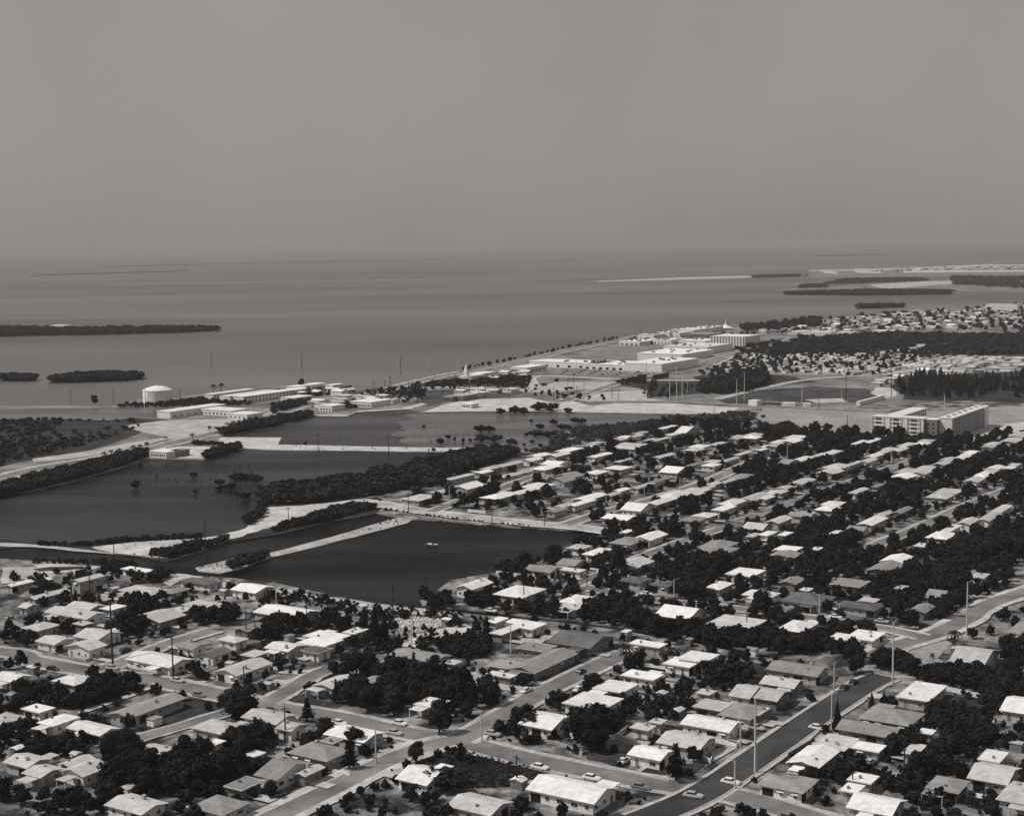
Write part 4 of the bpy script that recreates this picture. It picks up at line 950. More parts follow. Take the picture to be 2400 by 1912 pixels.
for rown, lst in MID.items():
    lst = [u for t in lst for u in split_long(t)]
    lst = sorted(lst, key=lambda t: fx(t[0], *t[2])[0])
    for i, (z_, L_, F_, R_, rf, tn) in enumerate(lst):
        house_px(z_, L_, F_, R_, rf, tn, rng.choice('wll'), '%s %s-roofed house, %s from left in the %s' % (TONE[tn], SHAPE[rf], ORDN[i], rown),
                 group='houses in the blocks beyond the pond', detail=1, pitch=rng.uniform(.12, .3), hh=2.75)

for (cx_, cy_, ro_, u0, u1, v0, v1) in DRIVES:
    LAYER[0] += 1
    mb = MB(); zz = 0.05 + 0.004 * LAYER[0]
    mb.quad((u0, v0, 0), (u1, v0, 0), (u1, v1, 0), (u0, v1, 0))
    o = mb.build('driveway', M[rng.choice(('sanddim', 'sand', 'concrete'))]); o.location = (cx_, cy_, zz); o.rotation_euler = (0, 0, ro_)
    tag(o, kind='structure')

# ================================================================== LANDMARK BUILDINGS
def rect_px(z, L, F, R, hh, deep=None):
    l, f, r = (G(z, *p, hh)[:2] for p in (L, F, R))
    c = (l + r) / 2
    a_, b_ = max(4.0, abs(float((r - f) @ AV))), max(4.0, abs(float((f - l) @ BV)))
    if deep and a_ > deep: a_ = deep; c = (l + f) / 2 + AV * deep / 2
    return c, a_, b_
UW = {}
def uwin(w, h, m='glass'):
    k = (round(w, 2), round(h, 2), m)
    if k not in UW:
        mb = MB(); mb.box(-w / 2, w / 2, -0.06, 0.04, -h / 2, h / 2)
        UW[k] = mb.mesh('window', M[m])
    return UW[k]
def block(root, name, cx, cy, a, b, z0, z1, wall='w', roofm='roof_w', parapet=True):
    """a box wing, its own roof, in the root's local frame"""
    mb = MB(); mb.box(cx - a / 2, cx + a / 2, cy - b / 2, cy + b / 2, z0, z1)
    w = mb.build(name, M['wall_' + wall], root)
    rb = MB(); rb.box(cx - a / 2 - 0.3, cx + a / 2 + 0.3, cy - b / 2 - 0.3, cy + b / 2 + 0.3, z1, z1 + 0.35)
    rb.build('roof', M[roofm], w)
    HOUSES.append(None)
    HOUSES.pop()
    return w
def winrow(par, side, fixed, s0, s1, n, zs, w, h, m='glass', name='window'):
    rz_ = {'-x': -math.pi / 2, '-y': 0.0, '+x': math.pi / 2, '+y': math.pi}[side]
    for zz in zs:
        for k in range(n):
            c = s0 + (s1 - s0) * (k + 0.5) / n
            put(name, uwin(w, h, m), par, (fixed, c, zz) if 'x' in side else (c, fixed, zz), rz_)
# --- apartment block at right
ch = 14.5
c1, a1, b1 = rect_px('m7', (950, 990), (1382, 1012), (1420, 1000), ch)
A0 = G('m7', 950, 990, ch)[:2]; A1 = G('m7', 1382, 1014, ch)[:2]
W0 = G('m7', 1452, 1008, ch)[:2]; W1 = G('m7', 1558, 1012, ch)[:2]; W2 = G('m7', 1905, 905, ch)[:2]
root = empty('apartment_building', (A1[0], A1[1], 0.06), ROTZ)
tag(root, 'five-storey pale apartment building with window columns and a long wing on the graded lot', 'building')
LBV = np.array([-BV[0], -BV[1]])
def loc2(p):
    d = np.array(p) - A1
    return float(d @ AV), float(d @ (-BV))
lx0, ly0 = loc2(A0); wx0, wy0 = loc2(W0); wx1, wy1 = loc2(W1); wx2, wy2 = loc2(W2)
fl = abs(ly0)
mb = block(root, 'front_wing', 6.0, fl / 2, 12.0, fl, 0, ch)
cols = [0.02, 0.07, 0.11, 0.15, 0.20, 0.36, 0.41, 0.45, 0.49, 0.54, 0.70, 0.75, 0.79, 0.83, 0.88]
for q_, zz in enumerate((1.6, 4.5, 7.4, 10.3, 13.0)):
    for ci, c_ in enumerate(cols):
        big_ = ci % 5 in (1, 2, 3)
        put('window', uwin(1.5 if big_ else 0.9, 1.4 if big_ else 1.1), mb, (-0.02, fl * (1 - c_) - 1.0, zz), -math.pi / 2)
for k, c_ in enumerate((0.0, 0.23, 0.34, 0.57, 0.68, 0.92)):
    pb = MB(); pb.box(-0.5, -0.03, fl * (1 - c_) - 0.6, fl * (1 - c_) - 0.2, 0, ch + 1.0)
    pb.build('fin', M['wall_w'], mb)
rw = block(root, 'rear_wing', 12.02 + 30, fl * 0.68, 60.0, 11.0, 0, ch - 0.3)
winrow(rw, '-y', fl * 0.68 - 5.52, 16, 70, 12, (1.6, 4.5, 7.4, 10.3, 12.7), 2.6, 1.9, 'dark')
lk = block(root, 'stair_link', 6.5, -4.5, 9.0, 9.0, 0, ch - 0.5, 'm', 'roof_w')
winrow(lk, '-x', 1.98, -8, -1, 2, (2.0, 5.0, 8.0, 11.0), 1.2, 1.6)
wl = max(60.0, wx2 - wx1); ww = max(9.0, abs(wy0 - wy1))
gw = block(root, 'long_wing', wx0 + wl / 2, -9.03 - ww / 2, wl, ww, 0, ch + 0.4)
winrow(gw, '-y', -9.03 - ww - 0.02, wx0 + 3, wx0 + wl - 10, 18, (1.6, 4.5, 7.4, 10.3, 13.0), 2.3, 2.1, 'dark', 'balcony_opening')
for k in range(19):
    pb = MB(); xx = wx0 + 3 + (wl - 13) * k / 18
    pb.box(xx - 0.25, xx + 0.25, -9.03 - ww - 0.75, -9.03 - ww - 0.03, 0, ch + 0.38)
    pb.build('fin', M['wall_l'], gw)
for k in range(7):
    pb = MB(); xx = wx0 + 6 + (wl - 12) * k / 6
    pb.box(xx - 1.2, xx + 1.2, -9.03 - ww / 2 - 1.2, -9.03 - ww / 2 + 1.2, ch + 0.76, ch + 2.0)
    pb.build('roof_unit', M['wall_l'], gw)
tw = MB(); tw.box(wx0 + wl * 0.84, wx0 + wl * 0.90, -9.03 - ww - 1.6, -9.03 - ww - 0.77, 0, ch + 1.2)
tw.build('stair_tower', M['wall_w'], gw)
APT = [(root.location.x, root.location.y)]

# --- storage tank
bc = G('m1', 1085, 880)[:2]; bc = (bc[0], bc[1] + 13)
root = empty('storage_tank', (bc[0], bc[1], 0.06)); tag(root, 'big white cylindrical storage tank with shallow domed roof on the shore at left', 'tank')
def ring(mb, r, z, n=48): return [(r * math.cos(2 * math.pi * k / n), r * math.sin(2 * math.pi * k / n), z) for k in range(n)]
mb = MB(); RT = 13.3
prev = ring(mb, RT, 0); n = 48
for zt in (2.2, 2.21, 4.4, 4.41, 6.6, 6.61, 8.8, 8.81, 11.0):
    cur = ring(mb, RT - (0.03 if zt * 100 % 10 == 1 else 0.0), zt)
    for k in range(n): mb.quad(prev[k], prev[(k + 1) % n], cur[(k + 1) % n], cur[k])
    prev = cur
mb.build('shell', M['tank'], root)
mb = MB(); prev = ring(mb, RT + 0.15, 11.01)
for r_, z_ in ((RT + 0.15, 11.25), (RT * 0.75, 13.0), (RT * 0.5, 14.1), (RT * 0.22, 14.8), (0.01, 15.0)):
    cur = ring(mb, r_, z_)
    for k in range(n): mb.quad(prev[k], prev[(k + 1) % n], cur[(k + 1) % n], cur[k])
    prev = cur
d_ = mb.build('dome', M['tank'], root)
mb = MB(); mb.tube((0, 0, 14.9), (0, 0, 16.0), 0.7, 0.6, 10); mb.build('vent', M['tank'], d_)
mb = MB(); mb.box(-RT - 0.6, -RT - 0.05, -0.4, 0.4, 0, 11.6); mb.build('ladder', M['concrete'], root)

def bar(name, z, L, F, R, hh, label, cat='building', wall='w', roofm='roof_w', rows=(), nwin=0, side='-y', ww=1.6, wh=1.4, wm='dark', group=None, roof='fl', deep=None, units=0):
    c, a, b = rect_px(z, L, F, R, hh, deep)
    r_ = empty(name, (c[0], c[1], 0.06), ROTZ); tag(r_, label, cat, group)
    HOUSES.append((c[0], c[1], a / 2, b / 2, hh))
    w = block(r_, 'wall', 0, 0, a, b, 0, hh, wall, roofm)
    if nwin:
        if '-y' in side: winrow(w, '-y', -b / 2 - 0.02, -a / 2 + 1, a / 2 - 1, nwin, rows, ww, wh, wm)
        if '-x' in side: winrow(w, '-x', -a / 2 - 0.02, -b / 2 + 1, b / 2 - 1, nwin, rows, ww, wh, wm)
    if units:
        for k in range(units):
            ub = MB(); u, v = rng.uniform(-.42, .42) * a, rng.uniform(-.42, .42) * b; sz = rng.uniform(1.0, 2.2)
            ub.box(u - sz, u + sz, v - sz * .8, v + sz * .8, hh + .36, hh + .36 + rng.uniform(1.2, 2.4)); ub.build('roof_unit', M['wall_m'], w)
    return r_, w, a, b
bar('motel_block', 'm1', (1590, 805), (1620, 815), (1850, 762), 6.0, 'rear two-storey motel bar on the shore, right of the tank', rows=(1.5, 4.4), nwin=14)
bar('motel_block', 'm1', (1740, 822), (1790, 832), (2010, 770), 6.0, 'middle two-storey motel bar on the shore, right of the tank', rows=(1.5, 4.4), nwin=14)
bar('motel_block', 'm1', (1900, 828), (1960, 838), (2260, 745), 6.0, 'front two-storey motel bar with dark galleries on the shore', rows=(1.5, 4.4), nwin=20)
bar('motel_block', 'm3', (0, 445), (60, 452), (560, 432), 5.0, 'long low motel bar along the shore, farthest right of the motel group', rows=(2.0,), nwin=18)
bar('pavilion', 'm3', (460, 440), (500, 446), (575, 432), 5.5, 'small white pavilion with dark openings at the tip of the motel shore', rows=(1.8,), nwin=4)
bar('restaurant', 'm1', (1235, 955), (1330, 965), (1560, 885), 5.5, 'large white sloping-roofed roadside hall below the tank', rows=(1.8,), nwin=8)
bar('restaurant', 'm1', (1450, 930), (1780, 952), (1830, 925), 4.5, 'long white flat canopy building right of the sloping-roofed hall', rows=(1.8,), nwin=10, side='-x-y')
bar('restaurant', 'm1', (1760, 968), (1880, 985), (1940, 960), 4.0, 'small white-roofed shop beside the palm boulevard', rows=(1.6,), nwin=4, side='-x')
bar('store', 'm2', (1060, 285), (1235, 292), (1290, 265), 4.0, 'small white stuccoed building with a row of openings on the pond shore', rows=(1.8,), nwin=8, side='-x', ww=1.0)
bar('store', 'm2', (1260, 275), (1300, 285), (1335, 262), 4.0, 'dark little hut next to the white building on the pond shore', wall='m', roofm='roof_m')
bar('store', 'm3', (140, 545), (215, 558), (260, 530), 5.0, 'white gas station beside the boulevard at the pond head', rows=(1.8,), nwin=3, side='-x')
bar('store', 'm3', (430, 615), (540, 622), (560, 600), 4.5, 'low white shop on the beach at the head of the upper pond', rows=(1.6,), nwin=4, side='-x')
bar('store', 'm3', (680, 580), (860, 590), (960, 560), 4.5, 'long pale shop row behind the beach of the upper pond', rows=(1.6,), nwin=8, side='-x')
bar('shed', 'm3', (1455, 540), (1535, 545), (1540, 530), 4.0, 'dark-sided storage shed behind the white beach', wall='m', roofm='roof_m', rows=(1.6,), nwin=4, side='-x')
bar('shed', 'm3', (1560, 530), (1640, 540), (1650, 515), 4.5, 'grey storage shed right beside the dark-sided shed behind the beach', wall='m', roofm='roof_l', rows=(1.6,), nwin=4, side='-x')
bar('truck_depot', 'm3', (1605, 600), (1700, 604), (1705, 590), 3.5, 'white flat-roofed depot standing on the white beach', rows=(1.6,), nwin=4, side='-x')
# church with steeple by the boulevard
r_, w_, a_, b_ = bar('church', 'm3', (1605, 365), (1690, 372), (1740, 352), 6.0, 'small white church with a pointed steeple beside the bay boulevard', 'church', rows=(2.5,), nwin=5)
mb = MB(); mb.box(-a_ / 2 + 1, -a_ / 2 + 5, -2, 2, 6.36, 11); st = mb.build('steeple', M['wall_w'], r_)
mb = MB(); x_ = -a_ / 2 + 3
for p, q in (((-2, -2), (2, -2)), ((2, -2), (2, 2)), ((2, 2), (-2, 2)), ((-2, 2), (-2, -2))):
    mb.quad((x_ + p[0], p[1], 11.01), (x_ + q[0], q[1], 11.01), (x_, 0, 19))
mb.build('spire', M['trim'], st)
bar('hall', 'm3', (1690, 345), (1770, 352), (1830, 330), 5.0, 'white hall right behind the small steepled church')
bar('hall', 'm3', (2010, 290), (2140, 296), (2290, 272), 5.5, 'white building with four dark bays beside the seawall', rows=(2.2,), nwin=5, side='-x-y', ww=4)
# shopping centre
for i_, t_ in enumerate((
 ('m5', (180, 520), (640, 560), (700, 535), 6.0, 'long white shop arcade with four dark bays nearest the bay road', 6),
 ('m5', (620, 545), (1000, 575), (1100, 540), 6.0, 'long white shop block right of the arcade with four dark bays', 8),
 ('m5', (980, 540), (1235, 560), (1400, 505), 9.0, 'largest plain white store box with grey side wall in the shopping centre', 0),
 ('m5', (1070, 460), (1430, 475), (1540, 430), 8.0, 'white store block behind the largest store box', 0),
 ('m5', (1300, 400), (1640, 415), (1680, 380), 9.0, 'white store block at the rear right of the shopping centre', 0),
 ('m5', (910, 360), (1040, 370), (1090, 345), 5.0, 'low white shop with dark front near the seawall end of the parking lot', 4),
 ('m5', (1050, 300), (1130, 310), (1170, 295), 7.0, 'left of three pale blocks on the bay shore behind the shops', 3),
 ('m5', (1200, 280), (1270, 288), (1290, 275), 9.0, 'middle and tallest of three pale blocks on the bay shore behind the shops', 3),
 ('m5', (1290, 285), (1350, 295), (1380, 280), 8.0, 'right of three pale blocks on the bay shore behind the shops', 3),
 ('m5', (1180, 345), (1290, 355), (1340, 335), 6.0, 'pale shop left of the school halls behind the parking lot', 5),
 ('m5', (1380, 350), (1560, 362), (1650, 340), 6.0, 'white low school wing in front of the dark-fronted hall', 8),
 ('m5', (1365, 260), (1500, 272), (1540, 245), 8.0, 'white gabled school hall left of the round-domed church', 5),
 ('m5', (1530, 240), (1620, 248), (1640, 232), 7.0, 'second white school hall immediately left of the round-domed church', 4))):
    bar('shop_building', *t_[:6], rows=(t_[4] * 0.3,), nwin=t_[6], side='-x', ww=4.0 if t_[6] in (4, 6, 8) else 2.0, wh=t_[4] * 0.4, cat='shop', units=7)
r_, w_, a_, b_ = bar('school_building', 'm5', (1450, 300), (1640, 305), (1660, 285), 8.0, 'dark-fronted school block between the white halls and the ribbed gymnasium', wall='m', roofm='roof_m', rows=(2.0, 5.5), nwin=12, side='-x')
r_, w_, a_, b_ = bar('gymnasium', 'm5', (1650, 315), (1920, 325), (1965, 305), 13.0, 'tall white ribbed gymnasium box with grey side wall near the bay', 'gymnasium')
for k in range(12):
    mb = MB(); yy = -b_ / 2 + b_ * (k + 0.5) / 12
    mb.box(-a_ / 2 - 0.7, -a_ / 2 - 0.03, yy - 0.35, yy + 0.35, 0, 12.9); mb.build('rib', M['wall_m'], w_)
# round domed church
bc = G('m5', 1728, 262)[:2]
root = empty('domed_church', (bc[0], bc[1], 0.06)); tag(root, 'round white church with a flaring conical roof and thin spire on the shore', 'church')
mb = MB(); prev = ring(mb, 9, 0, 32)
cur = ring(mb, 9, 3.0, 32)
for k in range(32): mb.quad(prev[k], prev[(k + 1) % 32], cur[(k + 1) % 32], cur[k])
mb.build('wall', M['wall_w'], root)
mb = MB(); prev = ring(mb, 12.5, 2.9, 32)
for r2, z2 in ((12.5, 3.3), (8, 4.6), (4.5, 6.2), (2.2, 8.2), (1.5, 9.5)):
    cur = ring(mb, r2, z2, 32)
    for k in range(32): mb.quad(prev[k], prev[(k + 1) % 32], cur[(k + 1) % 32], cur[k])
    prev = cur
mb.build('roof', M['tank'], root)
mb = MB(); mb.tube((0, 0, 9.3), (0, 0, 12), 1.2, 0.9, 12); mb.tube((0, 0, 12), (0, 0, 18), 0.6, 0.1, 10); mb.build('spire', M['tank'], root)
# fences / grandstands of the ball field
def wall_line(name, pts, h, t, m, label, cat, group=None, cap=False):
    mb = MB()
    for i in range(len(pts) - 1):
        p, q = np.array(pts[i]), np.array(pts[i + 1])
        d = (q - p) / max(np.hypot(*(q - p)), 1e-6); nn = np.array([-d[1], d[0]]) * t / 2
        b_ = [(*(p - nn), 0), (*(q - nn), 0), (*(q + nn), 0), (*(p + nn), 0)]
        mb.hexa(b_, [(x, y, h) for x, y, _ in b_])
    o = mb.build(name, M[m]); o.location.z = 0.05
    if label: tag(o, label, cat, group)
    return o
wall_line('wall', W(('m7', 200, 905, 300, 905)), 3.0, 6, 'wall_w', 'left of two white dugout blocks at the ball field edge', 'wall')
wall_line('wall', W(('m7', 370, 908, 430, 908)), 3.0, 6, 'wall_w', 'right of two white dugout blocks at the ball field edge', 'wall')
wall_line('wall', W(('m7', 830, 900, 1040, 845)), 3.5, 3, 'wall_w', 'long white outfield wall leading up to the casuarinas', 'wall')
wall_line('wall', W(('m5', 1940, 900, 2010, 905)), 5, 8, 'wall_w', 'small white stand left of the ball field', 'wall')
wall_line('fence', W(('m7', -280, 885, 0, 895, 180, 900)), 2.5, 0.3, 'wall_d', 'dark outfield fence along the left of the ball field', 'fence')
wall_line('fence', W(('m5', 1065, 840, 1080, 770, 1120, 680, 1250, 660)), 5, 0.3, 'wall_d', 'high dark backstop fence at the left of the park trees', 'fence')
wall_line('seawall', W(('m3', 1560, 330, 2156, 210), ('m5', 0, 505, 400, 422, 830, 338)), 1.2, 0.8, 'concrete', 'long low pale seawall edging the bay boulevard', 'wall')
# garden walls near
for z_, pts, h_, m_, lb in (
 ('r6', (805, 690, 960, 745, 1100, 760), 1.6, 'wall_w', 'tall white yard wall left of the long pale low-pitched house'),
 ('r6', (805, 690, 905, 615), 1.5, 'wall_l', 'side return of the tall white yard wall'),
 ('r6', (1500, 840, 1600, 895, 1610, 870), 1.2, 'wall_w', 'white garden wall facing the dark street at the corner bungalow'),
 ('r6', (1630, 715, 1820, 760, 1850, 730), 1.2, 'wall_w', 'white garden wall facing the dark street below the bright gabled house'),
 ('r6', (0, 700, 160, 715, 300, 735, 400, 765, 520, 830), 1.0, 'wall_l', 'curved low wall in front of the white house with the front chimney'),
 ('r6', (540, 890, 900, 980, 1250, 1055), 0.7, 'concrete', 'low white wall along the cross street below the corner bungalow'),
 ('r6', (520, 785, 620, 745), 1.2, 'wall_l', 'thin wire fence line beside the huge black round tree'),
 ('r1', (50, 468, 280, 415, 430, 400), 1.2, 'wall_w', 'long low white wall by the canal bank at the left edge'),
 ('r3', (1880, 378, 2156, 412), 1.5, 'wall_w', 'white slatted wall above the bright roofs right of the pond'),
 ('r8', (1575, 285, 1910, 355), 1.5, 'wall_w', 'white back wall right of the large stained flat roof'),
 ('r5', (0, 415, 290, 445), 1.3, 'wall_l', 'pale wall below the shrubs on the right pond bank'),
 ('r1', (285, 1075, 510, 1115, 640, 1075), 0.9, 'wall_l', 'low wall round the white cottage with the pointed gable'),
 ('r4', (500, 965, 650, 1005), 0.9, 'wall_w', 'low white wall right of the narrow annex at the bottom'),
 ('r8', (320, 1030, 420, 980), 1.0, 'wall_m', 'grey fence beside the kerb at lower right') if False else ('r8', (240, 835, 440, 715), 1.0, 'wall_m', 'grey garden wall beside the kerb by the bright ribbed roof'),
 ('m4', (1640, 645, 1790, 660), 1.5, 'wall_w', 'white wall beside the pond road before the first street'),
 ('r8', (930, 1120, 1110, 990), 1.5, 'wall_d', 'dark board fence near the bottom edge at right'),
 ('r4', (1740, 690, 2156, 790), 0.6, 'concrete', 'low kerb wall along the upper side of the cross street at centre')):
    wall_line('garden_wall' if 'fence' not in lb else 'fence', W((z_,) + pts), h_, 0.25, m_, lb, 'fence' if 'fence' in lb else 'wall')

# ================================================================== POLES
def pole(xb, yb, h, light, label, group, zb=0.05, arm=True):
    kind = 'poleconc' if light else 'polewood'
    r_ = empty('utility_pole', (xb, yb, zb), rng.uniform(0, 3.1)); tag(r_, label, 'pole', group)
    rad = 0.19 + h * 0.008
    mb = MB(); mb.tube((0, 0, -0.3), (0, 0, h), rad, rad * 0.6, 7); mb.build('shaft', M[kind], r_)
    if arm and not light:
        mb = MB(); mb.box(-1.2, 1.2, -0.07, 0.07, h - 0.9, h - 0.72); am = mb.build('crossarm', M['polewood'], r_)
        for x_ in (-1.0, -0.4, 0.4, 1.0):
            mb = MB(); mb.tube((x_, 0, h - 0.72), (x_, 0, h - 0.5), 0.06, 0.04, 5); mb.build('insulator', M['glass'], am)
    elif arm:
        mb = MB(); mb.tube((0, 0, h - 0.3), (1.8, 0, h + 0.15), 0.05, 0.04, 5); am = mb.build('lamp_arm', M[kind], r_)
        mb = MB(); mb.box(1.6, 2.3, -0.14, 0.14, h + 0.08, h + 0.24); mb.build('lamp_head', M['concrete'], am)
    return r_
POLES = {
 'standing in the near-left yards': 'r1 752 76 750 330 d;r1 1515 -89 1520 280 d;r1 742 590 735 1165 d;r2 1225 -180 1245 190 d;r1 1148 480 1150 590 d;r1 1650 400 1650 550 d;r1 1840 690 1860 920 d;r1 540 350 545 600 d;r1 2105 450 2112 640 l;r2 1832 70 1840 240 d',
 'along the near pond bank and gravel lot': 'r3 1008 455 1012 740 d;r3 1285 350 1290 560 d;r3 1620 265 1622 420 d;r3 2113 115 2115 300 d;r3 2110 450 2112 620 d;r3 285 630 285 800 d;r3 1163 790 1168 1000 l;r3 1988 810 2003 1045 l',
 'along the bottom cross street': 'r4 95 410 105 700 d;r4 860 610 868 900 l;r4 1752 440 1757 710 l;r4 2050 820 2055 1100 d;r6 203 210 205 400 l',
 'along the dark asphalt street at lower right': 'r6 1845 540 1853 770 l;r6 1955 340 1975 975 l;r6 1797 870 1805 1110 l;r8 600 310 607 600 l;r8 620 55 628 300 l;r8 1100 -300 1122 235 l;r8 775 950 783 1120 d;r8 1205 760 1218 1000 d',
 'among the houses right of the pond': 'r7 1728 440 1745 890 l;r7 498 545 505 810 l;r7 670 630 672 720 l;r5 558 350 560 490 d;r5 878 200 880 370 d;r5 1240 0 1248 210 d;r5 522 0 525 120 d;r5 1900 690 1905 850 d;r5 1290 420 1293 590 l',
 'along the pond road and its ponds': 'm4 1138 480 1140 650 d;m4 1845 600 1845 730 d;m4 1485 420 1487 560 l;m4 1828 340 1829 470 l;m4 128 600 130 740 d;m4 763 480 765 580 d;m3 378 850 381 990 d;m3 972 850 975 1030 d;m3 1598 920 1600 1040 d',
 'in the blocks beyond the pond road': 'm6 285 190 290 350 d;m6 200 820 205 910 d;m6 963 200 965 350 l;m6 718 640 722 740 l;m6 1040 590 1043 660 l;m6 1338 500 1343 600 l;m6 1628 410 1633 530 l;m6 372 370 375 450 l;m6 65 410 67 540 l;m8 1108 270 1110 390 l;m8 1658 80 1660 220 d;m8 783 60 785 170 d;m8 1725 660 1727 800 l;m8 232 230 235 350 l',
 'round the ball field and apartment lot': 'm7 352 640 358 900 l;m7 162 770 165 920 d;m7 497 780 500 940 d;m7 722 620 728 870 d;m7 688 770 690 920 l;m7 1553 800 1557 960 l;m7 1105 590 1110 830 d;m7 740 980 741 1070 d',
 'in the lots before the shopping centre': 'm5 1060 520 1062 670 l;m5 1255 650 1257 860 l;m5 1313 560 1315 870 l;m5 1360 640 1362 880 l;m5 1565 480 1565 700 l;m5 1882 620 1885 860 l;m5 1817 680 1820 890 l;m5 768 735 770 840 d;m5 826 750 828 860 d;m5 398 680 400 830 d;m5 448 640 450 770 d;m5 533 660 535 780 d;m5 468 500 470 660 l;m5 758 510 762 660 l;m5 180 520 185 650 l;m5 473 730 475 840 d;m5 278 750 280 855 d;m5 1630 910 1630 990 d;m5 1402 650 1405 790 l;m5 1005 210 1008 320 d',
 'near the upper pond head and bay boulevard': 'm3 430 470 434 600 l;m3 512 470 515 580 l;m3 655 470 657 540 l;m3 846 390 848 540 d;m3 783 460 785 520 d;m3 940 400 942 555 d;m3 980 360 983 510 d;m3 993 365 995 510 d;m3 1058 450 1060 570 d;m3 1138 390 1140 460 d;m3 1210 400 1215 580 d;m3 1243 405 1248 560 d;m3 1297 215 1300 350 l;m3 1355 340 1358 470 d;m3 1420 410 1422 570 d;m3 1532 350 1535 490 d;m3 1553 210 1555 330 l;m3 1652 350 1655 550 d;m3 1730 420 1730 560 d;m3 1788 420 1790 530 d;m3 1983 410 1985 550 d;m3 1731 230 1733 330 l',
 'on the tank shore at left': 'm1 380 765 383 880 d;m1 737 765 740 880 d;m1 1300 760 1300 880 d;m1 1010 760 1010 880 d;m1 1085 930 1088 1000 d',
 'standing in the open bay': 'm1 1543 465 1547 585 l;m1 1566 470 1568 585 d;m3 215 170 220 315 l;m3 238 170 242 315 d;m3 1047 210 1052 345 l;m3 1072 200 1074 345 d',
}
for phrase, txt in POLES.items():
    items = []
    for t in txt.split(';'):
        z_, xt, yt, xb, yb, k = t.split()
        items.append((fx(z_, float(xt), float(yt)), fx(z_, float(xb), float(yb)), k))
    cnt = {}
    for tp, bp, k in sorted(items, key=lambda t: t[1][0]):
        sea_ = 'open bay' in phrase
        g = unpx(*bp, -0.6 if sea_ else 0.05)
        D = g[1]
        h = max(4.0, (bp[1] - tp[1]) / FPX * math.hypot(D, CAMH) * 1.0)
        i = cnt.get(k, 0); cnt[k] = i + 1
        pole(g[0], g[1], h, k == 'l', '%s pole, %s from left %s' % ('pale concrete' if k == 'l' else 'dark wooden', ORDN[i], phrase), 'poles ' + phrase, -0.65 if sea_ else 0.05, arm=not sea_)

# ================================================================== CARS AND BOATS
def car(x, y, rz_, paint, label, wagon=False):
    r_ = empty('parked_car', (x, y, 0.25), rz_); tag(r_, label, 'car', 'parked cars')
    mb = MB()
    secs = [(-2.55, .72, .42, .78), (-2.35, .86, .32, .92), (-1.2, .92, .28, .98), (0.9, .92, .28, .98), (2.2, .88, .30, .90), (2.55, .78, .40, .74)]
    rings = [[(x_, -w_, b_), (x_, -w_ * 1.03, (b_ + t_) / 2), (x_, -w_ * .93, t_), (x_, w_ * .93, t_), (x_, w_ * 1.03, (b_ + t_) / 2), (x_, w_, b_)] for x_, w_, b_, t_ in secs]
    for p, q in zip(rings, rings[1:]):
        for k in range(6): mb.quad(p[k], p[(k + 1) % 6], q[(k + 1) % 6], q[k])
    mb.quad(*rings[0]); mb.quad(*reversed(rings[-1]))
    bo = mb.build('body', M['car_' + paint], r_)
    x0 = -2.2 if wagon else -1.75
    mb = MB(); mb.hexa([(x0, -.8, .97), (1.0, -.8, .97), (1.0, .8, .97), (x0, .8, .97)], [(x0 + .35, -.68, 1.42), (0.45, -.68, 1.42), (0.45, .68, 1.42), (x0 + .35, .68, 1.42)])
    mb.build('windows', M['glass'], r_)
    mb = MB(); mb.box(x0 + .28, 0.5, -.7, .7, 1.421, 1.49); mb.build('roof', M['car_' + paint], r_)
    for sx in (-1.55, 1.5):
        for sy in (-.82, .82):
            mb = MB(); mb.tube((sx, sy - .1, .12), (sx, sy + .1, .12), .34, .34, 10); mb.build('wheel', M['tyre'], r_)
    for sx in (-2.6, 2.6):
        mb = MB(); mb.box(sx - .08, sx + .08, -.85, .85, .40, .54); mb.build('bumper', M['chrome'], r_)
    for sy in (-.6, .6):
        mb = MB(); mb.box(2.5, 2.585, sy - .14, sy + .14, .58, .74); mb.build('headlight', M['trim'], bo)
RA, RB = ROTZ, ROTZ - math.pi / 2
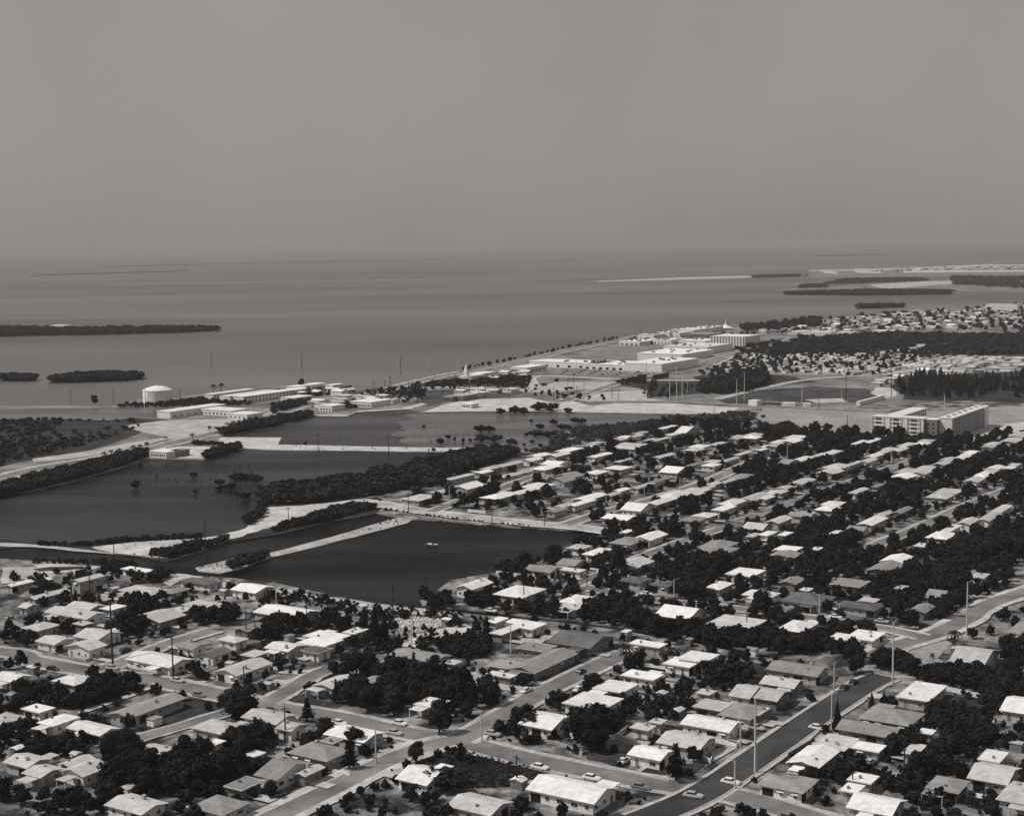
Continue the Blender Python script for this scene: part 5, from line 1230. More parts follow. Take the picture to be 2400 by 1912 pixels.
for z_, x_, y_, rz_, p_, lb in (
 ('r8', 712, 272, RA, 'd', 'nearer of two dark cars at the left kerb at the head of the dark street'), ('r8', 790, 228, RA, 'd', 'farther of two dark cars at the left kerb at the head of the dark street'),
 ('r8', 490, 612, RB, 'w', 'white car beside the tall cypress on the dark street'), ('r6', 875, 890, RA, 'w', 'white car in the yard of the corner bungalow'),
 ('r6', 490, 285, RA, 'w', 'white car next to the nearest of the three flat white roofs'), ('r6', 508, 140, RA, 'd', 'dark car at the kerb of the centre street by the grey complex'),
 ('r4', 1025, 655, RB, 'l', 'pale car parked on the cross street below the central grove'), ('r4', 1848, 662, RB, 'l', 'pale car just right of the street fork at the bottom centre'),
 ('r6', 1770, 1070, RB, 'w', 'white car at the bottom right by the dark street'), ('r6', 1985, 612, RB, 'l', 'pale car in front of the pyramid-roofed house'),
 ('r5', 1062, 560, RB, 'w', 'white car in front of the two dark hip roofs'), ('r7', 640, 752, RB, 'w', 'white car on the side street below the right dark hip roof'),
 ('r3', 1835, 700, RB, 'w', 'white car on the bank above the canal'), ('r1', 690, 570, RB, 'w', 'white car in the yard below the tall two-storey house at left'),
 ('r1', 840, 1035, RA, 'd', 'dark car at the kerb left of the large bright white corner house'), ('r5', 1100, 1010, RB, 'l', 'pale car at the end of the centre street'),
 ('m4', 1520, 600, RA, 'd', 'dark car at the first side street off the pond road'), ('m6', 835, 735, RA, 'd', 'dark car on the second street beyond the pond road'),
 ('r5', 815, 575, RB, 'd', 'dark car on the street right of the white hip-roofed house'), ('r8', 930, 905, RA, 'l', 'pale car in the yard below the hooded-window house'),
 ('r7', 1030, 790, RB, 'l', 'pale car on the side street near the L-shaped white roof'), ('r2', 1280, 1290 - 1078, RB, 'l', 'pale car on the verge by the large bright corner house')):
    g = G(z_, x_, y_); car(g[0], g[1], rz_ + rng.uniform(-.05, .05), p_, lb)
for k in range(28):
    g = G('m5', 330 + k * 30, 640 - (k % 4) * 13 + k * 0.3); car(g[0], g[1], RA, rng.choice('wlld'), 'small car in the shopping centre parking lot, %s from the left' % ORDN[k])
def boat(x, y, z, rz_, label, L=5.5, m='car_w'):
    r_ = empty('motor_boat', (x, y, z), rz_); tag(r_, label, 'boat')
    st = [(-.5, .38, .0), (-.2, .42, .0), (.15, .38, .02), (.38, .2, .08), (.5, .01, .18)]
    mb = MB(); rg = []
    for x_, w_, k_ in st:
        rg.append([(x_ * L, -w_ * L * .5, .9 + k_ * 1.5), (x_ * L, -w_ * L * .36, .25 + k_), (x_ * L, 0, .05 + k_ * 2), (x_ * L, w_ * L * .36, .25 + k_), (x_ * L, w_ * L * .5, .9 + k_ * 1.5)])
    for p, q in zip(rg, rg[1:]):
        for k in range(4): mb.quad(p[k], q[k], q[k + 1], p[k + 1])
    mb.quad(*rg[0]); mb.build('hull', M[m], r_)
    mb = MB()
    for p, q in zip(rg[2:], rg[3:]):
        mb.quad((p[0][0], p[0][1], p[0][2] - .02), (q[0][0], q[0][1], q[0][2] - .02), (q[4][0], q[4][1], q[4][2] - .02), (p[4][0], p[4][1], p[4][2] - .02))
    mb.build('deck', M['trim'], r_)
    mb = MB(); mb.box(-.5 * L + .2, .15 * L, -.16 * L, .16 * L, .3, .42); mb.build('floor', M['wall_l'], r_)
    mb = MB(); mb.hexa([(.12 * L, -.15 * L, .9), (.16 * L, -.15 * L, .9), (.16 * L, .15 * L, .9), (.12 * L, .15 * L, .9)], [(.05 * L, -.13 * L, 1.35), (.07 * L, -.13 * L, 1.35), (.07 * L, .13 * L, 1.35), (.05 * L, .13 * L, 1.35)]); mb.build('windscreen', M['glass'], r_)
g = G('r7', 1265, 838); boat(g[0], g[1], 0.3, RB, 'white boat parked on land left of the sandy road bend', 7)
g = G('r8', 1968, 572); boat(g[0], g[1], 0.3, RB, 'white boat standing in a yard near the right edge', 6.5)
g = G('r3', 1340, 138, -0.5); boat(g[0], g[1], -0.62, RB, 'small pale skiff afloat alone on the dark pond', 7, 'car_l')

# ================================================================== FAR TOWN
def tiny_house(seed, trailer=False):
    rr = random.Random(seed); mb = MB()
    a, b, h = (11, 3.4, 2.6) if trailer else (rr.uniform(9, 16), rr.uniform(8, 12), rr.uniform(3, 4.5))
    mb.box(-a / 2, a / 2, -b / 2, b / 2, 0, h); mb.cur = 1
    rz_ = h + (0.35 if trailer else rr.uniform(0.3, 2.0)); o = 0.1 if trailer else 0.5
    X0, X1, Y0, Y1 = -a / 2 - o, a / 2 + o, -b / 2 - o, b / 2 + o
    mb.quad((X0, Y0, h + .01), (X1, Y0, h + .01), (X1, 0, rz_), (X0, 0, rz_)); mb.quad((X0, 0, rz_), (X1, 0, rz_), (X1, Y1, h + .01), (X0, Y1, h + .01))
    mb.quad((X0, Y0, h + .01), (X0, 0, rz_), (X0, Y1, h + .01)); mb.quad((X1, Y0, h + .01), (X1, Y1, h + .01), (X1, 0, rz_)); mb.cur = 0
    return mb
TINY = [tiny_house(k).mesh('far_house', [M['wall_' + 'wlwlm'[k % 5]], M['roof_' + 'wwlwl'[k % 5]]]) for k in range(10)]
TRAIL = [tiny_house(90 + k, True).mesh('mobile_home', [M['wall_' + 'wlwl'[k % 4]], M['roof_' + 'wlwm'[k % 4]]]) for k in range(4)]
def scatter(poly, n, mind, seed):
    rr = random.Random(seed); xs = [p[0] for p in poly]; ys = [p[1] for p in poly]; out = []; cell = {}
    t = 0
    while len(out) < n and t < n * 60:
        t += 1
        x, y = rr.uniform(min(xs), max(xs)), rr.uniform(min(ys), max(ys))
        if not inpoly(x, y, poly): continue
        k = (int(x // mind), int(y // mind))
        if any((x - u) ** 2 + (y - v) ** 2 < mind * mind for i in (-1, 0, 1) for j in (-1, 0, 1) for u, v in cell.get((k[0] + i, k[1] + j), ())): continue
        cell.setdefault(k, []).append((x, y)); out.append((x, y))
    return out
def grid_pts(poly, da, db, seed, jit=0.15, keep=0.9):
    rr = random.Random(seed); P = [np.array(p) for p in poly]
    us = [float(p @ AV) for p in P]; vs = [float(p @ BV) for p in P]; out = []
    u = min(us)
    while u < max(us):
        v = min(vs)
        while v < max(vs):
            q = AV * (u + rr.uniform(-jit, jit) * da) + BV * (v + rr.uniform(-jit, jit) * db)
            if inpoly(q[0], q[1], poly) and rr.random() < keep: out.append(q)
            v += db
        u += da
    return out
TOWN = W(('m7', -60, 235, 450, 185, 830, 150, 1200, 118, 1900, 80, 2400, 40, 2400, 290, 1900, 270, 1100, 268, 600, 290, 300, 310, 0, 300))
tp = grid_pts(TOWN, 26, 34, 3, 0.3, 0.72)
rng.shuffle(tp)
tp.sort(key=lambda q: q[1])
NIND = 120
for q in tp[:NIND]:
    o = put('far_house', TINY[rng.randrange(10)], None, (q[0], q[1], 0.06), ROTZ + rng.choice((0, math.pi / 2)))
    tag(o, 'small pale house in the distant bayside town at upper right, near its wooded edge', 'house', 'distant town houses')
def join_copies(name, src_mbs, pts, mats, label, cat):
    V, Fc, MI = [], [], []
    for q in pts:
        mb = src_mbs[rng.randrange(len(src_mbs))]
        an = ROTZ + rng.choice((0, math.pi / 2)); c, s = math.cos(an), math.sin(an); b0 = len(V)
        V += [(q[0] + x * c - y * s, q[1] + x * s + y * c, z + 0.06) for x, y, z in mb.v]
        Fc += [tuple(b0 + k for k in f) for f in mb.f]; off = 2 * rng.randrange(len(mats) // 2)
        MI += [off + k for k in mb.mi]
    me = bpy.data.meshes.new(name); me.from_pydata(V, [], Fc)
    for m in mats: me.materials.append(m)
    me.polygons.foreach_set('material_index', MI); me.update()
    return tag(put(name, me), label, cat, None, 'stuff')
FAR4 = [M['wall_w'], M['roof_w'], M['wall_l'], M['roof_l'], M['wall_m'], M['roof_w'], M['wall_w'], M['roof_m']]
join_copies('far_houses', [tiny_house(k) for k in range(10)], tp[NIND:], FAR4, 'distant mass of pale town houses along the bay at upper right', 'houses')
TPARK = W(('m5', 1560, 640, 1640, 560, 1900, 470, 2156, 440), ('m7', 0, 500, 300, 470, 700, 480, 1000, 470, 1500, 490, 2100, 500, 2100, 560, 1560, 580, 1150, 610, 1000, 650, 560, 640, 300, 620, 0, 640))
tq = grid_pts(TPARK, 9.5, 15, 4, 0.25, 0.8)
rng.shuffle(tq)
for q in tq[:280]:
    o = put('mobile_home', TRAIL[rng.randrange(4)], None, (q[0], q[1], 0.06), ROTZ + math.pi / 2 * rng.choice((0, 0, 0, 1)) + rng.uniform(-.05, .05))
    tag(o, 'small pale mobile home in the crowded trailer park behind the ball field', 'mobile home', 'mobile homes in the trailer park')
if len(tq) > 280:
    join_copies('mobile_homes', [tiny_house(90 + k, True) for k in range(4)], tq[280:], FAR4[:4] + FAR4[6:], 'rest of the crowded pale mobile homes in the trailer park', 'mobile homes')
RSUB = W(('m7', 1150, 640, 1500, 600, 2400, 480, 2400, 600, 1700, 640, 1300, 690, 1000, 760, 950, 720))
for i, q in enumerate(grid_pts(RSUB, 22, 24, 5, 0.2, 0.75)[:70]):
    o = put('far_house', TINY[rng.randrange(10)], None, (q[0], q[1], 0.06), ROTZ + rng.choice((0, math.pi / 2)))
    tag(o, 'small pale house among the trees behind the casuarinas at the right edge', 'house', 'houses behind the casuarinas')
WSUB = W(('m7', 280, 300, 1250, 255, 1250, 290, 650, 312, 300, 320))
for i, (x0_, y0_, l_) in enumerate(((300, 275, 120), (440, 280, 180), (680, 285, 110), (980, 270, 80), (1080, 272, 70))):
    bar('long_house', 'm7', (x0_, y0_), (x0_ + l_ - 10, y0_ + 5), (x0_ + l_, y0_ - 4), 4.5, 'long white low block, %s from left along the wood before the town' % ORDN[i], rows=(2,), nwin=6, side='-x')
bar('hotel', 'm7', (1915, 48), (2160, 54), (2300, 30), 12.0, deep=25, label= 'pale long hotel block on the shore at the upper right edge', rows=(3, 7), nwin=10, side='-x')
bar('villa', 'm1', (210, 225), (330, 228), (400, 205), 7.0, deep=16, label= 'large pale villa on the far left island', rows=(3,), nwin=5, side='-x')

# ================================================================== DISTANT KEYS AND SHOALS
def far_land(name, pts, m='farland', z=-0.3, label=None):
    return sheet(name, W(*pts), z, M[m], skirt=0.6, step=150, amp=12, seed=len(bpy.data.objects))
far_land('island', (('m1', -400, 325, 60, 312, 700, 302, 1300, 285, 1650, 268, 1600, 250, 1000, 248, 420, 262, 300, 245, 100, 250, -400, 250),), 'scrubland')
far_land('island', (('m1', 190, 705, 500, 702, 850, 690, 1010, 665, 900, 650, 500, 655, 260, 680),), 'scrubland')
far_land('island', (('m1', -200, 690, 60, 692, 95, 680, 60, 665, -200, 660),), 'scrubland')
far_land('island', (('m7', 822, 84, 1215, 72, 1210, 60, 822, 66),), 'scrubland')
far_land('island', (('b', 1150, 343, 1500, 346, 1850, 340, 1845, 330, 1500, 328, 1150, 337),), 'scrubland')
far_land('sandbank', (('b', 360, 288, 900, 274, 1250, 262, 1250, 256, 700, 270, 360, 284),), 'sanddim')
far_land('sandbank', (('b', 1070, 326, 1500, 322, 2200, 330, 2200, 312, 1700, 296, 1250, 312),), 'farland')
far_land('airfield', (('b', 1250, 270, 1500, 268, 2200, 262, 2200, 238, 1700, 236, 1300, 246, 1220, 262),), 'farland')
far_land('airfield_sand', (('b', 1310, 252, 1390, 258, 1340, 238, 1300, 236),), 'sand', -0.25)
far_land('airfield_sand', (('b', 1450, 250, 1560, 252, 1500, 233, 1440, 232),), 'sand', -0.24)
far_land('airfield_sand', (('b', 1250, 244, 1800, 238, 2200, 230, 2200, 215, 2000, 214, 1700, 228, 1250, 240),), 'sanddim', -0.23)
far_land('airfield_sand', (('b', 1650, 250, 2200, 246, 2200, 238, 1650, 240),), 'sand', -0.22)
far_land('airfield_sand', (('b', 1560, 322, 1800, 300, 2200, 290, 2200, 280, 1750, 285, 1500, 300),), 'sanddim', -0.21)
far_land('island', (('b', 1010, 272, 1215, 266, 1210, 262, 1010, 268),), 'scrubland')
far_land('island', (('b', 1225, 180, 1400, 181, 1600, 172, 1590, 169, 1300, 176),), 'scrubland')
far_land('island', (('b', 1100, 158, 1230, 157, 1230, 154, 1100, 156),), 'scrubland')
far_land('island', (('b', 118, 203, 270, 196, 270, 193, 118, 200),), 'scrubland')
far_land('shoal', (('a', 20, 268, 80, 262, 680, 244, 680, 240, 100, 256, 20, 264),), 'scrubland')
far_land('shoal', (('a', 300, 226, 900, 213, 1830, 190, 1830, 188, 900, 209, 300, 223),), 'scrubland')

AF = W(('b', 1500, 246, 2200, 236, 2200, 222, 1700, 232))
for i, q in enumerate(scatter(AF, 40, 60, 44)):
    o = put('far_house', TINY[rng.randrange(10)], None, (q[0], q[1], -0.2), ROTZ); o.scale = (3, 2.2, 2)
    tag(o, 'tiny pale building on the hazy airfield shore at upper right', 'building', 'airfield buildings')

for nm, pts_, n_, ph_ in (('roadside_building', (('m3', 340, 600, 560, 560, 1000, 545, 1100, 590, 900, 640, 560, 640, 380, 650),), 16, 'small roadside building at the head of the upper pond'),
                     ('roadside_building', (('m3', 20, 560, 300, 520, 640, 480, 640, 520, 340, 560, 60, 600),), 10, 'small building between the motel shore and the boulevard'),
                     ('roadside_building', (('m3', 1650, 360, 2156, 300, 2156, 380, 1900, 400, 1700, 400),), 14, 'small building behind the steepled church by the bay'),
                     ('roadside_building', (('m3', 1450, 520, 2156, 490), ('m5', 200, 760, 100, 820), ('m3', 1700, 550)), 14, 'small shed in the lots before the shopping centre'),
                     ('roadside_building', (('m5', 900, 350, 1400, 300, 1600, 330, 1300, 380, 950, 385),), 22, 'small pale building on the bay shore behind the shops')):
    for q in scatter(W(*pts_), n_, 16, 71 + n_):
        if any(abs(q[0] - h_[0]) < h_[2] + 7 and abs(q[1] - h_[1]) < h_[3] + 7 for h_ in HOUSES): continue
        o = put(nm, TINY[rng.randrange(10)], None, (q[0], q[1], 0.06), ROTZ + rng.choice((0, math.pi / 2)))
        tag(o, ph_, 'building', ph_.replace('small ', 'small ') + 's')

# ================================================================== TREES
def cloud(n, lobes, size, seed, out=0.6, squash=1.0):
    """leaf quads spread through the outer volume of several lobes; returns verts, quads"""
    g = np.random.default_rng(seed)
    wts = np.array([l[3] * l[4] + l[3] * l[5] for l in lobes]); wts /= wts.sum()
    idx = g.choice(len(lobes), n, p=wts)
    d = g.normal(size=(n, 3)); d /= np.linalg.norm(d, axis=1)[:, None]
    d[:, 2] = np.where(d[:, 2] < -0.55, -d[:, 2], d[:, 2])
    L = np.array([l[:3] for l in lobes])[idx]; Rr = np.array([l[3:6] for l in lobes])[idx]
    rad = g.uniform(0.62, 1.06, n)[:, None]
    c = L + d * Rr * rad
    nrm = d * out + g.normal(size=(n, 3)) * (1 - out); nrm /= np.linalg.norm(nrm, axis=1)[:, None]
    t = np.cross(nrm, g.normal(size=(n, 3))); t /= np.linalg.norm(t, axis=1)[:, None]
    b = np.cross(nrm, t)
    s = g.uniform(0.6, 1.35, n)[:, None] * size
    t = t * s; b = b * s * g.uniform(0.5, 0.9, n)[:, None]
    v = np.stack([c - t * .5, c + b * .5, c + t * .5, c - b * .5], 1).reshape(-1, 3)
    v = np.stack([c - t - b, c + t - b * .6, c + t * .7 + b, c - t * .8 + b * .8], 1).reshape(-1, 3) * 1.0
    q = np.arange(n * 4).reshape(-1, 4)
    return v, q
def core(lobes, k=0.72):
    """closed dark inner masses so that the crown is not see-through everywhere"""
    V, Q = [], []
    for l in lobes:
        b0 = len(V); nu, nv = 7, 4
        for i in range(nv + 1):
            ph = -math.pi / 2 + math.pi * i / nv
            for j in range(nu):
                a = 2 * math.pi * j / nu + i * .4
                jj = 1 + 0.16 * math.sin(3.1 * i + 5.7 * j + b0)
                V.append((l[0] + k * jj * l[3] * math.cos(ph) * math.cos(a), l[1] + k * jj * l[4] * math.cos(ph) * math.sin(a), l[2] + k * l[5] * math.sin(ph)))
        for i in range(nv):
            for j in range(nu): Q.append((b0 + i * nu + j, b0 + i * nu + (j + 1) % nu, b0 + (i + 1) * nu + (j + 1) % nu, b0 + (i + 1) * nu + j))
    return np.array(V), np.array(Q)
def both(n, lobes, size, seed, k=0.7, out=0.6):
    v1, q1 = cloud(n, lobes, size, seed, out); v2, q2 = core(lobes, k)
    return np.vstack([v1, v2]), np.vstack([q1, q2 + len(v1)])
def lobes_round(seed, big_=1.0):          # unit tree: height 1, width 1
    r = random.Random(seed); L = [(0, 0, .54, .36, .36, .36)]
    for k in range(9):
        a = 2 * math.pi * k / 9 + r.uniform(-.4, .4); rr = r.uniform(.16, .34); s = r.uniform(.13, .22)
        L.append((rr * math.cos(a), rr * math.sin(a), r.uniform(.22, .80), s, s, s * .9))
    for k in range(3): L.append((r.uniform(-.12, .12), r.uniform(-.12, .12), r.uniform(.78, .9), .14, .14, .11))
    return L
def lobes_bush(seed):
    r = random.Random(seed); L = [(0, 0, .42, .36, .36, .40)]
    for k in range(7):
        a = 2 * math.pi * k / 7 + r.uniform(-.4, .4); s = r.uniform(.14, .24)
        L.append((.32 * math.cos(a), .32 * math.sin(a), r.uniform(.22, .7), s, s, s * 1.1))
    L.append((r.uniform(-.1, .1), 0, .85, .13, .13, .13))
    return L
def lobes_pine(seed):
    r = random.Random(seed); L = []
    for k in range(11):
        z = .16 + .8 * k / 10; w = .42 * (1 - (z - .16) / .9) ** .8 + .05
        a = r.uniform(0, 6.28); o = w * .45
        L.append((o * math.cos(a), o * math.sin(a), z, w * .8, w * .8, .075))
        L.append((-o * math.cos(a), -o * math.sin(a), z + .03, w * .6, w * .6, .07))
    return L
def lobes_cyp(seed):
    return [(0, 0, .08 + .86 * k / 9, .5 * (1 - k / 9.6) * (0.8 if k == 0 else 1), .5 * (1 - k / 9.6) * (0.8 if k == 0 else 1), .10) for k in range(10)]
CROWN = {}
for k in range(6): CROWN['round', k] = npmesh('crown', *both(1050, lobes_round(k), .040, k), M['leaf'])
for k in range(4): CROWN['bush', k] = npmesh('crown', *both(700, lobes_bush(20 + k), .050, 20 + k), M['leaf'])
for k in range(4): CROWN['pale', k] = npmesh('crown', *both(520, lobes_bush(30 + k), .045, 30 + k, .55), M['leafpale'])
for k in range(4): CROWN['pine', k] = npmesh('crown', *both(1100, lobes_pine(40 + k), .032, 40 + k, .5, .3), M['leaf2'])
for k in range(2): CROWN['cyp', k] = npmesh('crown', *both(900, lobes_cyp(50 + k), .038, 50 + k, .9), M['leaf'])
def palm_mesh(seed):
    r = random.Random(seed); V, Q = [], []
    for k in range(15):
        a = 2 * math.pi * k / 15 + r.uniform(-.2, .2); el = r.uniform(-.2, 1.0); prev = None
        for i in range(6):
            t = i / 5; rad = .5 * t * (1.0 - .1 * abs(el)); z = .80 + .22 * el * t * 1.3 - .42 * t * t
            w = .055 * math.sin(math.pi * min(1, t * .9 + .12)) + .006
            c, s = math.cos(a), math.sin(a); b0 = len(V)
            V += [(rad * c - w * s, rad * s + w * c, z - w * .5), (rad * c, rad * s, z + .012), (rad * c + w * s, rad * s - w * c, z - w * .5)]
            if prev is not None: Q += [(prev, prev + 1, b0 + 1, b0), (prev + 1, prev + 2, b0 + 2, b0 + 1)]
            prev = b0
    return npmesh('crown', np.array(V), np.array(Q), M['leaf'])
def lobes_ball(seed):
    r = random.Random(seed); L = [(0, 0, .50, .47, .47, .47)]
    for k in range(14):
        a, p = r.uniform(0, 6.28), r.uniform(-.5, 1.3); q = r.uniform(.36, .42)
        L.append((q * math.cos(a) * math.cos(p), q * math.sin(a) * math.cos(p), .5 + q * math.sin(p), .12, .12, .11))
    return L
for k in range(3): CROWN['ball', k] = npmesh('crown', *both(1800, lobes_ball(70 + k), .034, 70 + k, .86), M['leaf'])
for k in range(4): CROWN['palm', k] = palm_mesh(60 + k)
def trunk_mesh(kind, seed):
    r = random.Random(seed); mb = MB()
    if kind == 'palm':
        p = (0, 0, -.02); pts = [p]
        for i in range(5): pts.append((pts[-1][0] + r.uniform(-.01, .02), pts[-1][1] + r.uniform(-.01, .01), .82 * (i + 1) / 5))
        for i in range(5): mb.tube(pts[i], pts[i + 1], .045 - i * .004, .041 - i * .004, 7)
    else:
        top = .55 if kind in ('round', 'bush', 'pale', 'ball') else .93
        mb.tube((0, 0, -.03), (r.uniform(-.02, .02), r.uniform(-.02, .02), top), .05, .018, 7)
        if kind in ('round', 'bush', 'pale'):
            for k in range(5):
                a = k * 1.26 + r.uniform(-.3, .3); mb.tube((0, 0, .18 + .05 * k), (.27 * math.cos(a), .27 * math.sin(a), .5 + .05 * k), .025, .008, 5)
    return mb.mesh('trunk', M['bark'])
TRUNK = {k: trunk_mesh(k, 5) for k in ('round', 'bush', 'pale', 'pine', 'cyp', 'palm', 'ball')}
NV = {'round': 6, 'bush': 4, 'pale': 4, 'pine': 4, 'cyp': 2, 'palm': 4, 'ball': 3}
NAME = {'round': 'broadleaf_tree', 'bush': 'bushy_tree', 'pale': 'dusty_shrub', 'pine': 'casuarina_tree', 'cyp': 'cypress_tree', 'palm': 'palm_tree', 'ball': 'round_tree'}
CAT = {'round': 'tree', 'bush': 'tree', 'pale': 'shrub', 'pine': 'tree', 'cyp': 'tree', 'palm': 'palm tree', 'ball': 'tree'}
def tree(x, y, h, w, kind, label, group=None, z=0.04):
    r_ = empty(NAME[kind], (x, y, z), rng.uniform(0, 6.28)); r_.scale = (w, w, h)
    tag(r_, label, CAT[kind], group)
    put('trunk', TRUNK[kind], r_); put('crown', CROWN[kind, rng.randrange(NV[kind])], r_)
# --- sample points of the roofs, to keep trees from hiding what the photo shows
RP, RD = [], []
for (hx, hy, ha, hb, hz) in HOUSES:
    for u, v in ((0, 0), (-.55, -.55), (-.55, .55), (.55, -.55), (.55, .55)):
        q = np.array([hx, hy]) + AV * u * ha + BV * v * hb
        RP.append(proj((q[0], q[1], hz + .3))); RD.append(hy)
RP, RD = np.array(RP), np.array(RD)
HA = np.array([(h[0], h[1], h[2], h[3]) for h in HOUSES])
def blocked(x, y, w, marg=0.35):
    d = HA[:, :2] - (x, y)
    u = np.abs(d @ AV); v = np.abs(d @ BV)
    return bool(np.any((u < HA[:, 2] + w * marg) & (v < HA[:, 3] + w * marg)))
def on_road(x, y, w):
    p = np.array([x, y])
    for line, hw in ROADS:
        L = np.array(line); d = np.hypot(*(L - p).T)
        i = int(d.argmin())
        if d[i] > 60: continue
        for j in (i - 1, i):
            if 0 <= j < len(L) - 1:
                s = L[j + 1] - L[j]; t = min(1, max(0, float((p - L[j]) @ s) / max(float(s @ s), 1e-9)))
                if np.hypot(*(p - L[j] - s * t)) < hw + w * .33: return True
    return False
def hides(x, y, h, w, lim=0):
    bx, by = proj((x, y, 0)); tx, ty = proj((x, y, h * .92)); hw = FPX / y * w * .42
    m = (np.abs(RP[:, 0] - bx) < hw) & (RP[:, 1] > ty) & (RP[:, 1] < by) & (RD > y - 2)
    return int(m.sum()) > lim

HAND = [  # zone, base x, base y, height, width, kind, label
 ('r2', 1790, 505, 9.5, 13.0, 'ball', 'great round black tree overhanging the cross street at left'),
 ('r6', 590, 750, 12.0, 16.5, 'ball', 'huge black round tree beside the white chimney house at bottom centre'),
 ('r6', 60, 610, 8.0, 9.5, 'bush', 'dark round tree left of the white house with the front chimney'),
 ('r6', 605, 290, 6.0, 7.0, 'ball', 'compact dark round tree left of the middle flat white roof'),
 ('r6', 330, 390, 5.0, 7.0, 'bush', 'low dark bushy tree left of the nearest flat white roof'),
 ('r8', 655, 622, 9.6, 3.6, 'cyp', 'tall dark pointed cypress on the kerb of the dark street'),
 ('r8', 945, 436, 5.6, 2.6, 'cyp', 'smaller pointed cypress up the dark street near the stained flat roof'),
 ('r8', 1048, 395, 4.2, 2.8, 'cyp', 'short cypress against the stained flat white roof'),
 ('r8', 1110, 390, 2.6, 4.5, 'bush', 'square dark hedge beside the stained flat white roof'),
 ('r6', 1310, 1045, 10.0, 6.5, 'pine', 'dark spiky tree in front of the corner bungalow at lower right'),
 ('r6', 1460, 880, 4.5, 4.5, 'bush', 'dark shrub against the side of the corner bungalow'),
 ('r3', 860, 960, 13.5, 7.0, 'pine', 'tall feathery casuarina near the gravel lot'),
 ('r3', 770, 900, 10.5, 5.0, 'pine', 'shorter casuarina left of the tall feathery one near the gravel lot'),
 ('r3', 940, 940, 9.0, 5.0, 'pine', 'shorter casuarina right of the tall feathery one near the gravel lot'),
 ('r3', 1800, 920, 8.0, 5.0, 'pine', 'dark pointed tree in front of the two-storey white block'),
 ('r5', 820, 395, 13.5, 8.5, 'round', 'tall round-headed tree at centre right beside the street'),
 ('r5', 330, 525, 8.5, 6.0, 'palm', 'palm beside the white hip-roofed house by the canal street'),
 ('r5', 1020, 690, 8.0, 6.0, 'palm', 'leaning palm between the canal and the two dark hip roofs'),
 ('r5', 890, 1110, 6.5, 6.0, 'palm', 'spreading palm at the end of the centre street, left of the white roofs'),
 ('r6', 900, 95, 7.0, 6.5, 'palm', 'palm behind the farthest of the three flat white roofs'),
 ('r7', 1640, 985, 6.5, 6.5, 'palm', 'spiky palm on the sandy road bend at right'),
 ('r7', 1455, 1140, 4.5, 2.2, 'palm', 'small clipped palm on the gravel lot at right'),
 ('r7', 1800, 925, 4.5, 4.0, 'bush', 'rounded shrub beside the sandy road at right'),
 ('r7', 1945, 890, 4.0, 3.2, 'bush', 'rounded shrub farthest right beside the sandy road'),
 ('r1', 860, 690, 7.5, 6.0, 'palm', 'palm in the left cluster beside a small white flat roof'),
 ('r4', 690, 60, 7.0, 6.0, 'palm', 'palm at the upper left end of the dark grove'),
 ('r4', 1400, 650, 10.0, 7.5, 'round', 'tree with a pale trunk standing at the street fork'),
 ('r4', 450, 690, 6.5, 8.0, 'round', 'dark round tree left of the bright half-hidden gabled house'),
 ('r4', 690, 770, 6.5, 6.5, 'round', 'dark round tree standing in front of the bright half-hidden gabled house'),
 ('r4', 640, 945, 7.5, 5.0, 'pine', 'dark pointed tree right of the big grey hip roof at the bottom'),
 ('r4', 1205, 890, 6.0, 6.0, 'round', 'dark tree at the fork between the sandy street and the scrub field'),
 ('r4', 1470, 1110, 6.0, 13.0, 'bush', 'large dark bush right of the white house at the bottom edge'),
 ('r4', 290, 540, 7.0, 4.5, 'pine', 'thin bare-looking tree beside the light gable on the cross street'),
 ('r5', 2035, 700, 9.0, 7.5, 'ball', 'round dark tree in front of the bright white hip-roofed house'),
 ('r5', 650, 500, 5.0, 5.0, 'ball', 'ball-shaped dark tree at the street corner right of the pond'),
 ('r5', 1160, 905, 8.0, 9.0, 'round', 'big dark round tree on the canal bank at centre right'),
 ('r5', 300, 280, 8.5, 10.0, 'round', 'dark round tree on the right pond bank'),
 ('r5', 660, 320, 6.5, 9.0, 'bush', 'broad dark tree beside the white hip roof on the right pond bank'),
 ('r5', 780, 60, 9.0, 9.0, 'round', 'dark tree at the far corner of the pond beside the pond road'),
 ('r5', 1180, 290, 4.5, 8.0, 'bush', 'dark shrub mass beside the street right of the tall round-headed tree'),
 ('r5', 1000, 160, 4.0, 6.0, 'bush', 'dark shrub below the bright gabled house right of the pond'),
 ('r2', 700, 380, 7.0, 8.0, 'round', 'dark tree right of the bright hip-roofed cottage at left'),
 ('r2', 590, 330, 7.0, 8.0, 'round', 'dark tree touching the bright hip-roofed cottage at left'),
 ('r2', 920, 300, 4.5, 6.0, 'bush', 'low dark shrub at the footpath end near the left street'),
 ('r2', 90, 130, 3.5, 4.0, 'bush', 'dark shrub on the left street verge'),
 ('r2', 600, 560, 3.5, 6.5, 'bush', 'clipped dark shrub left of the long narrow row house'),
 ('r2', 870, 615, 5.5, 5.0, 'bush', 'dark tree at the near end of the long narrow row house'),
 ('r1', 420, 610, 6.0, 2.4, 'cyp', 'slim dark cypress beside the tall two-storey house at left'),
 ('r7', 1120, 190, 5.0, 5.5, 'ball', 'ball-shaped dark tree beside the street stub at right'),
]
for z_, x_, y_, h_, w_, k_, lb in HAND:
    g = G(z_, x_, y_); tree(g[0], g[1], h_, w_, k_, lb)
